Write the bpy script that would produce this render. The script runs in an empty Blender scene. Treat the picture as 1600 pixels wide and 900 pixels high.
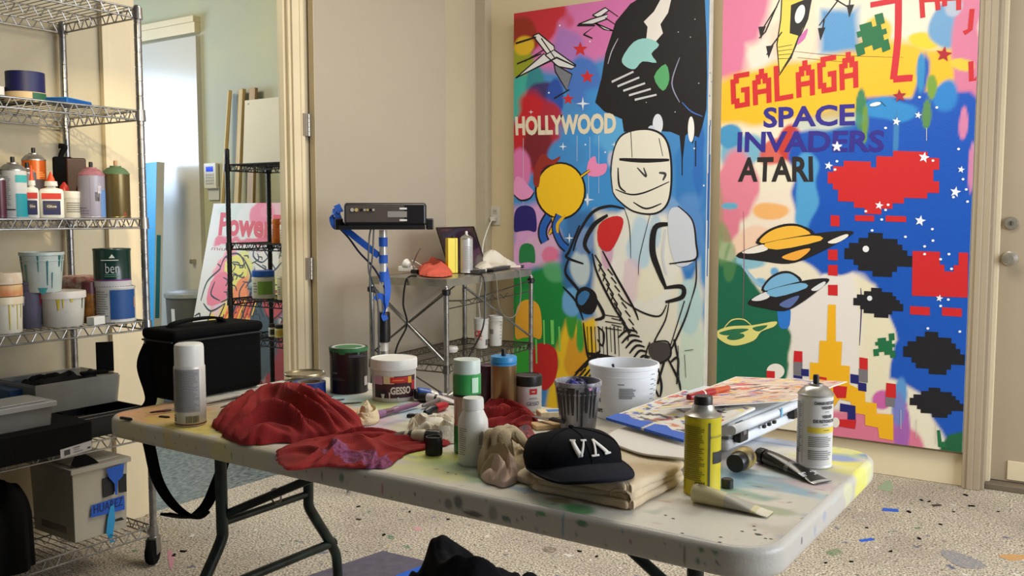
import bpy, bmesh, math, random
import numpy as np
from mathutils import Vector, Matrix, noise
from mathutils.geometry import tessellate_polygon
S = bpy.context.scene
C = S.collection
PI = math.pi
# ---------------------------------------------------------------- camera
F_PX, YAW, PITCH, CAM_H = 1430.0, math.radians(34), math.atan(113/1430), 1.275
cam = bpy.data.objects.new('camera', bpy.data.cameras.new('camera')); C.objects.link(cam)
cam.location = (0, 0, CAM_H); cam.rotation_euler = (PI/2-PITCH, 0, YAW)
cam.data.sensor_width = 36; cam.data.lens = 36*F_PX/1600; cam.data.clip_start = .05
S.camera = cam
# ---------------------------------------------------------------- world, lights, exposure
S.view_settings.view_transform = 'Standard'; S.view_settings.look = 'None'
S.view_settings.gamma = 1; S.view_settings.use_curve_mapping = False
S.view_settings.exposure = 0.5
W = bpy.data.worlds.new('world'); S.world = W; W.use_nodes = True
W.node_tree.nodes['Background'].inputs[0].default_value = (.85, .92, 1, 1)
W.node_tree.nodes['Background'].inputs[1].default_value = .06
def area(name, loc, target, sx, sy, power, col):
    l = bpy.data.lights.new(name, 'AREA'); l.shape = 'RECTANGLE'; l.size = sx; l.size_y = sy; l.energy = power; l.color = col
    o = bpy.data.objects.new(name, l); C.objects.link(o); o.location = loc
    o.rotation_euler = (Vector(target)-Vector(loc)).to_track_quat('-Z', 'Y').to_euler(); return o
area('window_daylight', (2.7, 2.7, 1.7), (-1.6, 2.9, .8), 2.6, 1.8, 112, (.84, .91, 1))
area('ceiling_light', (-1.5, 3.0, 2.9), (-1.7, 3.5, 0), 1.8, 1.0, 38, (1, .93, .8))
area('other_room_window', (-6.9, 2.75, 1.95), (-5.0, 2.9, 1.5), 1.1, 1.0, 42, (.56, .74, 1))
area('other_room_lamp', (-4.9, 2.0, 2.8), (-4.6, 3.2, 1), .7, .7, 22, (1, .88, .62))
sp = bpy.data.objects.new('warm_spot_lamp', bpy.data.lights.new('warm_spot_lamp', 'SPOT')); C.objects.link(sp); sp.location = (-1.0, .7, 2.35)  # added spot, no real fixture: stands in for the sunlight patch on the left wall
sp.data.energy = 130; sp.data.color = (1, .84, .52); sp.data.spot_size = math.radians(20); sp.data.spot_blend = .5; sp.data.shadow_soft_size = .05
sp.rotation_euler = (Vector((-3.44, 2.2, 1.35))-Vector(sp.location)).to_track_quat('-Z', 'Y').to_euler()
# ---------------------------------------------------------------- helpers
def lin(c):
    return tuple(((v/255)/12.92 if v/255 <= .04045 else ((v/255+.055)/1.055)**2.4) for v in c[:3])
MATS = {}
def mat(name, col, rough=.5, metal=0, spec=.5, noisy=0, scale=20, bump=0, bscale=200, trans=0, alpha=1, coat=0, sheen=0, emit=0, stretch=None, col2=None):
    if name in MATS: return MATS[name]
    m = bpy.data.materials.new(name); m.use_nodes = True; nt = m.node_tree; b = nt.nodes['Principled BSDF']
    c = lin(col); b.inputs['Base Color'].default_value = (*c, 1)
    b.inputs['Roughness'].default_value = rough; b.inputs['Metallic'].default_value = metal
    b.inputs['Specular IOR Level'].default_value = spec
    if trans: b.inputs['Transmission Weight'].default_value = trans; b.inputs['IOR'].default_value = 1.25
    if alpha < 1: b.inputs['Alpha'].default_value = alpha
    if coat: b.inputs['Coat Weight'].default_value = coat; b.inputs['Coat Roughness'].default_value = .08
    if sheen: b.inputs['Sheen Weight'].default_value = sheen
    if emit: b.inputs['Emission Color'].default_value = (*c, 1); b.inputs['Emission Strength'].default_value = emit
    tc = nt.nodes.new('ShaderNodeTexCoord'); src = tc.outputs['Object']
    if stretch:
        mp = nt.nodes.new('ShaderNodeMapping'); mp.inputs['Scale'].default_value = stretch
        nt.links.new(src, mp.inputs[0]); src = mp.outputs[0]
    if noisy:
        n = nt.nodes.new('ShaderNodeTexNoise'); n.inputs['Scale'].default_value = scale; n.inputs['Detail'].default_value = 6
        nt.links.new(src, n.inputs['Vector'])
        mx = nt.nodes.new('ShaderNodeMix'); mx.data_type = 'RGBA'
        r = nt.nodes.new('ShaderNodeValToRGB'); r.color_ramp.elements[0].position = .35; r.color_ramp.elements[1].position = .68
        nt.links.new(n.outputs['Fac'], r.inputs[0]); nt.links.new(r.outputs[0], mx.inputs['Factor'])
        c2 = lin(col2) if col2 else tuple(v*(1-noisy) for v in c)
        mx.inputs['A'].default_value = (*c, 1); mx.inputs['B'].default_value = (*c2, 1)
        nt.links.new(mx.outputs['Result'], b.inputs['Base Color'])
    if bump:
        n = nt.nodes.new('ShaderNodeTexNoise'); n.inputs['Scale'].default_value = bscale; n.inputs['Detail'].default_value = 4
        nt.links.new(src, n.inputs['Vector'])
        bp = nt.nodes.new('ShaderNodeBump'); bp.inputs['Strength'].default_value = bump; bp.inputs['Distance'].default_value = .01
        nt.links.new(n.outputs['Fac'], bp.inputs['Height']); nt.links.new(bp.outputs[0], b.inputs['Normal'])
    MATS[name] = m; return m
def flat(col, rough=.55, metal=0):
    return mat('paint_%d_%d_%d_%d' % (*col, int(rough*100)), col, rough, metal)
def attr_mat(name, rough=.5, bump=0, coat=0):
    m = bpy.data.materials.new(name); m.use_nodes = True; nt = m.node_tree; b = nt.nodes['Principled BSDF']
    a = nt.nodes.new('ShaderNodeVertexColor'); a.layer_name = 'Col'; nt.links.new(a.outputs[0], b.inputs['Base Color'])
    b.inputs['Roughness'].default_value = rough
    if coat: b.inputs['Coat Weight'].default_value = coat
    if bump:
        tc = nt.nodes.new('ShaderNodeTexCoord')
        n = nt.nodes.new('ShaderNodeTexNoise'); n.inputs['Scale'].default_value = 160; nt.links.new(tc.outputs['Object'], n.inputs[0])
        bp = nt.nodes.new('ShaderNodeBump'); bp.inputs['Strength'].default_value = bump; bp.inputs['Distance'].default_value = .003
        nt.links.new(n.outputs['Fac'], bp.inputs['Height']); nt.links.new(bp.outputs[0], b.inputs['Normal'])
    return m
# sight-line helpers: where the line of sight through a point of the photograph meets a real plane of the room
_fw = Vector((-math.sin(YAW)*math.cos(PITCH), math.cos(YAW)*math.cos(PITCH), -math.sin(PITCH)))
_rt = Vector((math.cos(YAW), math.sin(YAW), 0)); _up = _rt.cross(_fw); _o = Vector((0, 0, CAM_H))
def at(x, y, z=None, Y=None, X=None, d=None):
    r = _fw+_rt*((x-800)/F_PX)-_up*((y-450)/F_PX)
    t = (z-CAM_H)/r.z if z is not None else Y/r.y if Y is not None else X/r.x if X is not None else d
    return _o+r*t
def depth(p): return (Vector(p)-_o).dot(_fw)
def face_rz(p): return math.atan2(p[1], p[0])-PI/2
def cyl(x0, x1, yt, yb, z, X=None):
    """base centre, radius and height of an upright round thing from its silhouette"""
    cx = (x0+x1)/2
    p = at(cx, yb, X=X) if X is not None else at(cx, yb, z=z)
    p.z = z
    r = (x1-x0)/2*depth(p)/F_PX
    if X is None:
        h = Vector((p.x, p.y, 0)).normalized(); p = p+h*r*.95
    r = (x1-x0)/2*depth(p)/F_PX
    p0, p1 = at(cx, yt, d=1)-_o, None
    rr = at(cx, yt, d=1)-_o; t = math.hypot(p.x, p.y)/math.hypot(rr.x, rr.y)
    return p, r, (CAM_H+rr.z*t)-z
class G:
    def __init__(s): s.v = []; s.f = []; s.mi = []; s.m = 0; s.M = Matrix.Identity(4)
    def add(s, vs, fs):
        b = len(s.v); s.v += [s.M @ Vector(v) for v in vs]
        for f in fs: s.f.append([b+i for i in f]); s.mi.append(s.m)
    def box(s, x0, x1, y0, y1, z0, z1):
        s.add([(x0,y0,z0),(x1,y0,z0),(x1,y1,z0),(x0,y1,z0),(x0,y0,z1),(x1,y0,z1),(x1,y1,z1),(x0,y1,z1)],
              [(0,3,2,1),(4,5,6,7),(0,1,5,4),(1,2,6,5),(2,3,7,6),(3,0,4,7)]); return s
    def tube(s, pts, r, n=8, cap=True, closed=False, sx=1):
        pts = [Vector(p) for p in pts]; k = len(pts); rs = r if isinstance(r, (list, tuple)) else [r]*k
        ref = None; vs = []
        for i, p in enumerate(pts):
            a = pts[(i-1) % k] if (closed or i) else p; b = pts[(i+1) % k] if (closed or i < k-1) else p
            t = (b-a).normalized()
            if ref is None: ref = Vector((0,0,1)) if abs(t.z) < .9 else Vector((1,0,0))
            u = (ref-t*ref.dot(t))
            if u.length < 1e-5: u = t.orthogonal()
            u.normalize(); ref = u; w = t.cross(u)
            for j in range(n):
                an = 2*PI*j/n; vs.append(p+(u*math.cos(an)*sx+w*math.sin(an))*rs[i])
        fs = []
        for i in range(k if closed else k-1):
            for j in range(n):
                a = i*n+j; b = i*n+(j+1) % n; c = ((i+1) % k)*n+(j+1) % n; d = ((i+1) % k)*n+j
                fs.append((a, b, c, d))
        if cap and not closed: fs += [tuple(range(n))[::-1], tuple(range((k-1)*n, k*n))]
        s.add(vs, fs); return s
    def lathe(s, prof, n=32, cx=0, cy=0):
        vs = []; fs = []; k = len(prof)
        for r, z in prof:
            for j in range(n): a = 2*PI*j/n; vs.append((cx+r*math.cos(a), cy+r*math.sin(a), z))
        for i in range(k-1):
            for j in range(n): fs.append((i*n+j, i*n+(j+1) % n, (i+1)*n+(j+1) % n, (i+1)*n+j))
        if prof[0][0] > 1e-5: fs.append(tuple(range(n))[::-1])
        if prof[-1][0] > 1e-5: fs.append(tuple(range((k-1)*n, k*n)))
        s.add(vs, fs); return s
    def patch(s, rf, a0, a1, z0, z1, off=.0006, n=None, k=1):
        """curved label on a body of revolution; angles in degrees from the front, + to the right as seen"""
        n = n or max(2, int(abs(a1-a0)/8)); vs = []; fs = []
        for i in range(k+1):
            z = z0+(z1-z0)*i/k
            for j in range(n+1):
                a = math.radians(-90+a0+(a1-a0)*j/n); r = (rf(z) if callable(rf) else rf)+off
                vs.append((r*math.cos(a), r*math.sin(a), z))
        for i in range(k):
            for j in range(n): fs.append((i*(n+1)+j, i*(n+1)+j+1, (i+1)*(n+1)+j+1, (i+1)*(n+1)+j))
        s.add(vs, fs); return s
    def prism(s, poly, z0, z1):
        k = len(poly); vs = [(x, y, z0) for x, y in poly]+[(x, y, z1) for x, y in poly]
        fs = [tuple(range(k))[::-1], tuple(range(k, 2*k))]+[(i, (i+1) % k, (i+1) % k+k, i+k) for i in range(k)]
        s.add(vs, fs); return s
    def flatpoly(s, poly3):
        t = tessellate_polygon([[Vector(p) for p in poly3]])
        nn = Vector((0, 0, 0)); vs = [Vector(p) for p in poly3]
        s.add(vs, [tuple(q) for q in t])
    def ribbon(s, pts, w, th=.002, side=None):
        """a strap: flat band along pts, widened along 'side'"""
        side = Vector(side or (0, 1, 0)).normalized(); pts = [Vector(p) for p in pts]; k = len(pts); vs = []
        for i, p in enumerate(pts):
            t = (pts[min(i+1, k-1)]-pts[max(i-1, 0)]).normalized(); q = (side-t*side.dot(t)).normalized(); nn = t.cross(q)*th/2
            vs += [p-q*w/2-nn, p+q*w/2-nn, p+q*w/2+nn, p-q*w/2+nn]
        fs = [(0, 3, 2, 1), (4*k-4, 4*k-3, 4*k-2, 4*k-1)]
        for i in range(k-1):
            for j in range(4): fs.append((4*i+j, 4*i+(j+1) % 4, 4*i+4+(j+1) % 4, 4*i+4+j))
        s.add(vs, fs); return s
    def build(s, name, mats, parent=None, smooth=True, bev=0, seg=2, ang=38, loc=None):
        me = bpy.data.meshes.new(name); me.from_pydata([tuple(v) for v in s.v], [], s.f)
        for m in (mats if isinstance(mats, (list, tuple)) else [mats]): me.materials.append(m)
        me.polygons.foreach_set('material_index', s.mi); me.update()
        if smooth: me.shade_smooth(); me.set_sharp_from_angle(angle=math.radians(ang))
        o = bpy.data.objects.new(name, me); C.objects.link(o)
        if parent: o.parent = parent
        if loc is not None: o.location = loc
        if bev:
            b = o.modifiers.new('bevel', 'BEVEL'); b.width = bev; b.segments = seg; b.limit_method = 'ANGLE'; b.harden_normals = True
        return o
def smooth_path(pts, n=6, closed=False):
    P = [Vector(p) for p in pts]; out = []; k = len(P)
    for i in range(k if closed else k-1):
        a, b, c, d = (P[(i-1) % k], P[i], P[(i+1) % k], P[(i+2) % k]) if closed else (P[max(i-1, 0)], P[i], P[i+1], P[min(i+2, k-1)])
        for j in range(n):
            t = j/n; out.append(.5*((2*b)+(c-a)*t+(2*a-5*b+4*c-d)*t*t+(3*b-a-3*c+d)*t**3))
    if not closed: out.append(P[-1])
    return out
def thing(name, label, cat, loc=(0, 0, 0), rz=0, group=None):
    o = bpy.data.objects.new(name, None); C.objects.link(o); o.location = loc; o.rotation_euler = (0, 0, rz); o.empty_display_size = .1
    return tag(o, label, cat, group)
def tag(o, label, cat, group=None):
    o['label'] = label; o['category'] = cat
    if group: o['group'] = group
    return o
def struct(o): o['kind'] = 'structure'; return o
def lab(o, label): o['label'] = label; return o
# lettering: Blender's own font turned into mesh outlines, cached
_tc = {}
def text_geo(s, bold=.0):
    k = (s, bold)
    if k not in _tc:
        cu = bpy.data.curves.new('t', 'FONT'); cu.body = s; cu.resolution_u = 3; cu.offset = bold; cu.align_x = 'LEFT'
        o = bpy.data.objects.new('t', cu); C.objects.link(o)
        me = bpy.data.meshes.new_from_object(o)
        vs = [v.co.copy() for v in me.vertices]; fs = [tuple(p.vertices) for p in me.polygons]
        bpy.data.objects.remove(o); bpy.data.curves.remove(cu); bpy.data.meshes.remove(me)
        x0 = min(v.x for v in vs); x1 = max(v.x for v in vs); y0 = min(v.y for v in vs); y1 = max(v.y for v in vs)
        _tc[k] = ([((v.x-x0)/(x1-x0)-.5, (v.y-y0)/(y1-y0)-.5) for v in vs], fs)
    return _tc[k]
def text_map(g, s, w, h, fn, bold=.0, slant=0):
    """fn maps (across, up) in metres to a point"""
    vs, fs = text_geo(s, bold); g.add([fn(u*w+slant*v*h, v*h) for u, v in vs], fs)
def text_cyl(g, s, rf, a, z, w, h, bold=.02, off=.0012, vertical=False):
    def fn(u, v):
        if vertical: u, v = -v, u
        zz = z+v; r = (rf(zz) if callable(rf) else rf)+off; an = math.radians(-90+a)+u/r
        return (r*math.cos(an), r*math.sin(an), zz)
    text_map(g, s, w, h, fn, bold)
class Canvas:
    """a colour field for hand-painted surfaces, stored as a colour attribute on a real grid"""
    def __init__(s, x0, x1, y0, y1, res, base, seed=1):
        s.nx = int((x1-x0)/res)+2; s.ny = int((y1-y0)/res)+2
        s.xs = np.linspace(x0, x1, s.nx); s.ys = np.linspace(y0, y1, s.ny); s.X, s.Y = np.meshgrid(s.xs, s.ys)
        s.c = np.ones((s.ny, s.nx, 3))*np.array(lin(base)); s.rng = np.random.default_rng(seed)
        s.span = max(x1-x0, y1-y0)
    def nz(s, cells):
        ax = max(3, int(cells*(s.xs[-1]-s.xs[0])/s.span))+2; ay = max(3, int(cells*(s.ys[-1]-s.ys[0])/s.span))+2
        a = s.rng.random((ay, ax)); u = np.linspace(0, ax-1.001, s.nx); v = np.linspace(0, ay-1.001, s.ny)
        iu = u.astype(int); iv = v.astype(int); fu = u-iu; fv = v-iv; fu = fu*fu*(3-2*fu); fv = (fv*fv*(3-2*fv))[:, None]
        return (a[iv][:, iu]*(1-fu)+a[iv][:, iu+1]*fu)*(1-fv)+(a[iv+1][:, iu]*(1-fu)+a[iv+1][:, iu+1]*fu)*fv
    def blob(s, x, y, rx, ry, col, a=1, rot=0, soft=.22, rough=.3, cells=24):
        cr, sr = math.cos(rot), math.sin(rot); dx = s.X-x; dy = s.Y-y
        d = np.sqrt(((dx*cr+dy*sr)/rx)**2+((-dx*sr+dy*cr)/ry)**2)+(s.nz(cells)-.5)*2*rough
        m = (np.clip((1-d)/soft+.5, 0, 1)*a)[..., None]; s.c = s.c*(1-m)+np.array(lin(col))*m
    def poly(s, pts, col, a=1, soft=.02, wob=.02, cells=25):
        """soft-edged polygon"""
        px = s.X+(s.nz(cells)-.5)*2*wob; py = s.Y+(s.nz(cells)-.5)*2*wob; ins = np.zeros(px.shape, bool); dm = np.full(px.shape, 9.); k = len(pts)
        for i in range(k):
            (x0, y0), (x1, y1) = pts[i], pts[(i+1) % k]
            if y0 != y1: ins ^= ((y0 > py) != (y1 > py)) & (px < (x1-x0)*(py-y0)/(y1-y0)+x0)
            ex, ey = x1-x0, y1-y0; t = np.clip(((px-x0)*ex+(py-y0)*ey)/(ex*ex+ey*ey+1e-9), 0, 1)
            dm = np.minimum(dm, np.hypot(px-x0-t*ex, py-y0-t*ey))
        m = (np.clip(np.where(ins, dm, -dm)/soft+.5, 0, 1)*a)[..., None]; s.c = s.c*(1-m)+np.array(lin(col))*m
    def dirt(s, col, cells, lo, a):
        m = (np.clip((s.nz(cells)-lo)/(1-lo), 0, 1)*a)[..., None]; s.c = s.c*(1-m)+np.array(lin(col))*m
    def build(s, name, m, parent, fn):
        P = fn(s.X.ravel(), s.Y.ravel()); nv = s.nx*s.ny; me = bpy.data.meshes.new(name)
        i = np.arange(nv).reshape(s.ny, s.nx); q = np.stack([i[:-1, :-1], i[:-1, 1:], i[1:, 1:], i[1:, :-1]], -1).reshape(-1, 4)
        me.vertices.add(nv); me.vertices.foreach_set('co', np.stack(P, -1).astype(np.float32).ravel())
        me.loops.add(q.size); me.loops.foreach_set('vertex_index', q.ravel().astype(np.int32))
        me.polygons.add(len(q)); me.polygons.foreach_set('loop_start', np.arange(0, q.size, 4, dtype=np.int32))
        me.update(calc_edges=True)
        at_ = me.color_attributes.new('Col', 'FLOAT_COLOR', 'POINT')
        at_.data.foreach_set('color', np.concatenate([np.clip(s.c, 0, 1).reshape(-1, 3), np.ones((nv, 1))], 1).astype(np.float32).ravel())
        me.materials.append(m); o = bpy.data.objects.new(name, me); C.objects.link(o); o.parent = parent; return o
def cloth(name, outline, z0, h, mats, seed=0, folds=16, amp=.5, parent=None, base_fn=None, mfn=None, R=46, N=190, q=.55, rim=.004, ctr=None, peaks=(), dm=.58):
    """a crumpled cloth: closed body with a folded top over an arbitrary outline; mfn chooses a material per face centre"""
    out = smooth_path([(p[0], p[1], 0) for p in outline], 8, True); k = len(out)
    c = Vector((sum(p.x for p in out)/k, sum(p.y for p in out)/k, 0)) if ctr is None else Vector((ctr[0], ctr[1], 0))
    sz = max((p-c).length for p in out); vs = []; fs = []; mi = []
    # folds follow the level lines of a smooth field, as pushed-up cloth does
    def height(x, y, s):
        u = Vector((x/sz*.95+seed*7.3, y/sz*.95, seed)); w = noise.noise(u); w2 = noise.noise(u*1.9+Vector((5, 1, 2)))
        k = folds*.42; ph = k*(w*1.9+w2*.55+.35*(x*math.cos(seed)+y*math.sin(seed))/sz)
        f = (.5+.5*math.sin(ph*2))**1.6; f2 = (.5+.5*math.sin(ph*3.7+5*w2+2))**2
        f3 = abs(noise.noise(u*5.2))
        pr = max(0, 1-s**5)**q
        lump = .74+.5*noise.noise(u*1.25+Vector((0, 3, 0)))
        dome = 1-dm+dm*max(0, 1-s**1.7)
        hh = pr*dome*lump*((1-amp)+amp*(.95*f+.42*f2+.25*f3))+pr*.04
        for (px, py, pr_, ph_) in peaks: hh += ph_*math.exp(-((x+c.x-px)**2+(y+c.y-py)**2)/pr_**2)*pr
        return hh*h
    for i in range(R+1):
        s = (i/R)**.8
        for j in range(N):
            o = out[int(j*k/N)]; fr = j*k/N-int(j*k/N); o = o.lerp(out[(int(j*k/N)+1) % k], fr)
            e = 1+.09*noise.noise(Vector((o.x*16, o.y*16, seed)))+.04*noise.noise(Vector((o.x*50, o.y*50, seed)))
            p = c+(o-c)*s*(1+(e-1)*s); zb = base_fn(p.x, p.y) if base_fn else z0
            vs.append((p.x, p.y, zb+rim*(1 if i < R else .5)+height(p.x-c.x, p.y-c.y, s)))
    for j in range(N):
        p = Vector(vs[R*N+j]); q_ = c+(Vector((p.x, p.y, 0))-c)*.97; zb = base_fn(q_.x, q_.y) if base_fn else z0
        vs.append((q_.x, q_.y, zb+.0004))
    for i in range(R+1):
        for j in range(N): fs.append((i*N+j, (i+1)*N+j, (i+1)*N+(j+1) % N, i*N+(j+1) % N))
    fs.append(tuple(range((R+1)*N, (R+2)*N))[::-1]); fs.append(tuple(range(N)))
    g = G(); g.add(vs, fs)
    if mfn: g.mi = [mfn(sum(vs[i][0] for i in f)/len(f), sum(vs[i][1] for i in f)/len(f)) for f in fs]
    return g.build(name, mats, parent, ang=80)
# ---------------------------------------------------------------- common materials
chrome = mat('brushed_chrome', (168, 166, 164), .3, .9, noisy=.35, scale=30)
dark_steel = mat('tarnished_wire', (110, 106, 100), .38, .85, noisy=.4, scale=14)
tin = mat('tinned_steel', (185, 183, 178), .32, .85)
black_pl = mat('black_plastic', (16, 16, 18), .35)
black_mt = mat('black_matte', (8, 8, 9), .85, spec=.15)
white_pl = mat('white_plastic', (226, 224, 216), .45, noisy=.08, scale=40)
cloudy = mat('cloudy_plastic', (215, 215, 210), .35, alpha=.62)
cream = mat('cream_trim_paint', (226, 210, 176), .5, noisy=.05, scale=5)
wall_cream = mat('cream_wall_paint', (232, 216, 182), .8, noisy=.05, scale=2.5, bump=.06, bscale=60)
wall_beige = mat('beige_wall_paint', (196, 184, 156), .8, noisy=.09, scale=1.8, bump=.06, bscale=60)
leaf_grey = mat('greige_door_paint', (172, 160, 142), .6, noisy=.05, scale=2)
door_paint = mat('tan_door_paint', (172, 156, 132), .5, noisy=.06, scale=3)
ink = mat('black_print', (20, 18, 20), .5)
grey_ink = mat('grey_print', (120, 118, 114), .6)
blue_tape = mat('blue_masking_tape', (28, 92, 200), .6, noisy=.12, scale=60)
# ================================================================ the room
XL, YP = -3.44, 4.76
def carpet_mat():
    m = bpy.data.materials.new('speckled_carpet'); m.use_nodes = True; nt = m.node_tree; b = nt.nodes['Principled BSDF']; L = nt.links
    b.inputs['Roughness'].default_value = .95; b.inputs['Specular IOR Level'].default_value = .1
    tc = nt.nodes.new('ShaderNodeTexCoord')
    def tex(t, sc, det=3):
        n = nt.nodes.new(t); n.inputs['Scale'].default_value = sc
        if t == 'ShaderNodeTexNoise': n.inputs['Detail'].default_value = det
        L.new(tc.outputs['Object'], n.inputs['Vector']); return n
    def ramp(src, a, c):
        r = nt.nodes.new('ShaderNodeValToRGB'); r.color_ramp.elements[0].position = a; r.color_ramp.elements[1].position = c; L.new(src, r.inputs[0]); return r.outputs[0]
    def mix(f, A, B):
        x = nt.nodes.new('ShaderNodeMix'); x.data_type = 'RGBA'
        for k, v in (('Factor', f), ('A', A), ('B', B)):
            if hasattr(v, 'links'): L.new(v, x.inputs[k])
            elif isinstance(v, tuple): x.inputs[k].default_value = (*lin(v), 1)
            else: x.inputs[k].default_value = v
        return x.outputs['Result']
    def mul(a, c):
        x = nt.nodes.new('ShaderNodeMath'); x.operation = 'MULTIPLY'
        for i, v in enumerate((a, c)):
            if hasattr(v, 'links'): L.new(v, x.inputs[i])
            else: x.inputs[i].default_value = v
        return x.outputs[0]
    f = tex('ShaderNodeTexNoise', 130, 6).outputs['Fac']
    c = mix(ramp(f, .36, .64), (112, 102, 88), (226, 215, 196))
    c = mix(mul(ramp(tex('ShaderNodeTexNoise', 2.2).outputs['Fac'], .45, .75), .5), c, (132, 120, 112))
    sp = ramp(tex('ShaderNodeTexNoise', 46, 5).outputs['Fac'], .61, .70)
    c = mix(mul(sp, .8), c, (78, 70, 64))
    patch = ramp(tex('ShaderNodeTexNoise', 3.1).outputs['Fac'], .5, .6)
    for i, (col, sc, th) in enumerate([((40, 110, 80), 17, .67), ((60, 78, 120), 13, .66), ((205, 96, 140), 21, .72), ((214, 196, 60), 11, .70), ((225, 222, 215), 19, .66)]):
        n = tex('ShaderNodeTexNoise', sc, 6)
        mp = nt.nodes.new('ShaderNodeMapping'); mp.inputs['Location'].default_value = (i*3.3, i*1.7, 0); L.new(tc.outputs['Object'], mp.inputs[0]); L.new(mp.outputs[0], n.inputs['Vector'])
        c = mix(mul(ramp(n.outputs['Fac'], th, th+.05), .7), c, col)
    L.new(c, b.inputs['Base Color'])
    bp = nt.nodes.new('ShaderNodeBump'); bp.inputs['Strength'].default_value = .7; bp.inputs['Distance'].default_value = .006; L.new(f, bp.inputs['Height']); L.new(bp.outputs[0], b.inputs['Normal'])
    return m
struct(G().box(XL, 3.2, -1.5, YP+.3, -.08, 0).build('floor', carpet_mat(), smooth=False))
green_floor = mat('green_flecked_vinyl', (70, 80, 78), .5, noisy=1, scale=60, col2=(132, 140, 138), stretch=(1, .6, 1), bump=.1)
struct(G().box(-7.2, XL, 1.2, 4.1, -.08, -.002).build('floor', green_floor, smooth=False))
ceil = mat('white_ceiling_paint', (190, 186, 176), .9, bump=.05)
struct(G().box(XL-.12, 3.2, -1.5, YP+.3, 3.0, 3.1).build('ceiling', ceil, smooth=False))
struct(G().box(-7.2, XL-.12, 1.2, 4.1, 3.0, 3.1).build('ceiling', ceil, smooth=False))
YA, YB = 2.285, 3.163
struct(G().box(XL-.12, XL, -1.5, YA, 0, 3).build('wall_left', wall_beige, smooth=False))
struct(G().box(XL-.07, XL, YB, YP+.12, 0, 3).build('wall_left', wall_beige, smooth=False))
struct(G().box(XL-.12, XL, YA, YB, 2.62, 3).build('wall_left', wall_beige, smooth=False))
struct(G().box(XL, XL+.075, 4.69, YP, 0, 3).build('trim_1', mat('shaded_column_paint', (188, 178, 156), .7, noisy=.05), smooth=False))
struct(G().box(XL, -.50, YP, YP+.12, 0, 3).build('wall_back', wall_cream, smooth=False))
struct(G().box(.46, 3.2, YP, YP+.12, 0, 3).build('wall_back', wall_cream, smooth=False))
struct(G().box(-.50, .46, YP, YP+.12, 2.5, 3).build('wall_back', wall_cream, smooth=False))
# right-hand wall with the daylight window (outside the frame)
struct(G().box(3.2, 3.3, -1.5, 1.0, 0, 3).box(3.2, 3.3, 4.2, YP+.12, 0, 3).box(3.2, 3.3, 1.0, 4.2, 0, .8).box(3.2, 3.3, 1.0, 4.2, 2.7, 3).build('wall_right', wall_cream, smooth=False))
# other room shell
grn = mat('sage_wall_paint', (188, 186, 150), .75, noisy=.12, scale=1.3, col2=(170, 172, 158))
struct(G().box(-7.2, XL-.12, 4.0, 4.1, 0, 3).build('wall_back', grn, smooth=False))
struct(G().box(-7.3, -7.2, 1.2, 4.1, 0, 3).build('wall_left', grn, smooth=False))
struct(G().box(-7.2, XL-.12, 1.1, 1.2, 0, 3).build('wall_front', grn, smooth=False))
# baseboards
struct(G().box(XL+.075, -.60, 4.70, YP, 0, .155).build('baseboard_back', wall_cream, bev=.004))
struct(G().box(XL+.075, -.60, 4.695, YP, .155, .172).build('trim_2', mat('ledge_paint', (150, 138, 118), .7), bev=.002))
struct(G().box(XL, XL+.012, 3.3, 4.69, 0, .1).build('baseboard_left', cream, bev=.002))
# doorway jambs and casings
struct(G().box(XL-.14, XL+.004, YA-.004, YA+.03, 0, 2.62).build("trim_3", cream, bev=.002))
struct(G().box(XL-.075, XL+.004, YB-.014, YB+.004, 0, 2.62).build('trim_4', cream, bev=.002))
struct(G().box(XL-.045, XL-.02, YB-.028, YB-.014, 0, 2.6).build('trim_5', cream, bev=.002))
struct(G().box(XL, XL+.018, YA-.13, YA, 0, 2.72).box(XL+.018, XL+.026, YA-.13, YA-.105, 0, 2.72).build('trim_6', cream, bev=.003))
struct(G().box(XL, XL+.018, YB, YB+.068, 0, 2.72).box(XL+.018, XL+.024, YB+.045, YB+.068, 0, 2.72).build('trim_7', cream, bev=.003))
# open door leaf with its hinges
def hinge(parent, x, y, z):
    g = G(); g.box(x, x+.003, y-.034, y-.004, z-.055, z+.055); g.box(x, x+.003, y+.004, y+.034, z-.055, z+.055)
    for k in range(5): g.tube([(x+.004, y, z-.055+k*.022), (x+.004, y, z-.035+k*.022)], .006, 8)
    for yy in (y-.02, y+.02):
        for zz in (-.038, 0, .038): g.tube([(x+.003, yy, z+zz), (x+.0042, yy, z+zz)], .004, 8)
    return g.build('hinge', mat('satin_nickel', (176, 170, 158), .35, .8), parent)
a0 = Vector((-3.405, 3.268, 0)); a1 = Vector((-3.275, 4.15, 0)); dv = (a1-a0).normalized(); nv = Vector((dv.y, -dv.x, 0))
leaf = struct(bpy.data.objects.new('door_2', None)); C.objects.link(leaf)
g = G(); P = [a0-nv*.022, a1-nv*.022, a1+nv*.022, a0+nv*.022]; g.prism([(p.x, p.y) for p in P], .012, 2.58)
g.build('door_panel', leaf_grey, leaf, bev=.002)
g = G(); P = [a0-nv*.0215-dv*.001, a0+nv*.0225-dv*.001, a0+nv*.0225+dv*.0005, a0-nv*.0215+dv*.0005]; g.prism([(p.x, p.y) for p in P], .013, 2.579)
lab(g.build('door_edge', cream, leaf), 'cream painted hinge edge')
for z in (1.725, 1.01, .28): hinge(leaf, XL+.026, YB+.085, z)
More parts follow.
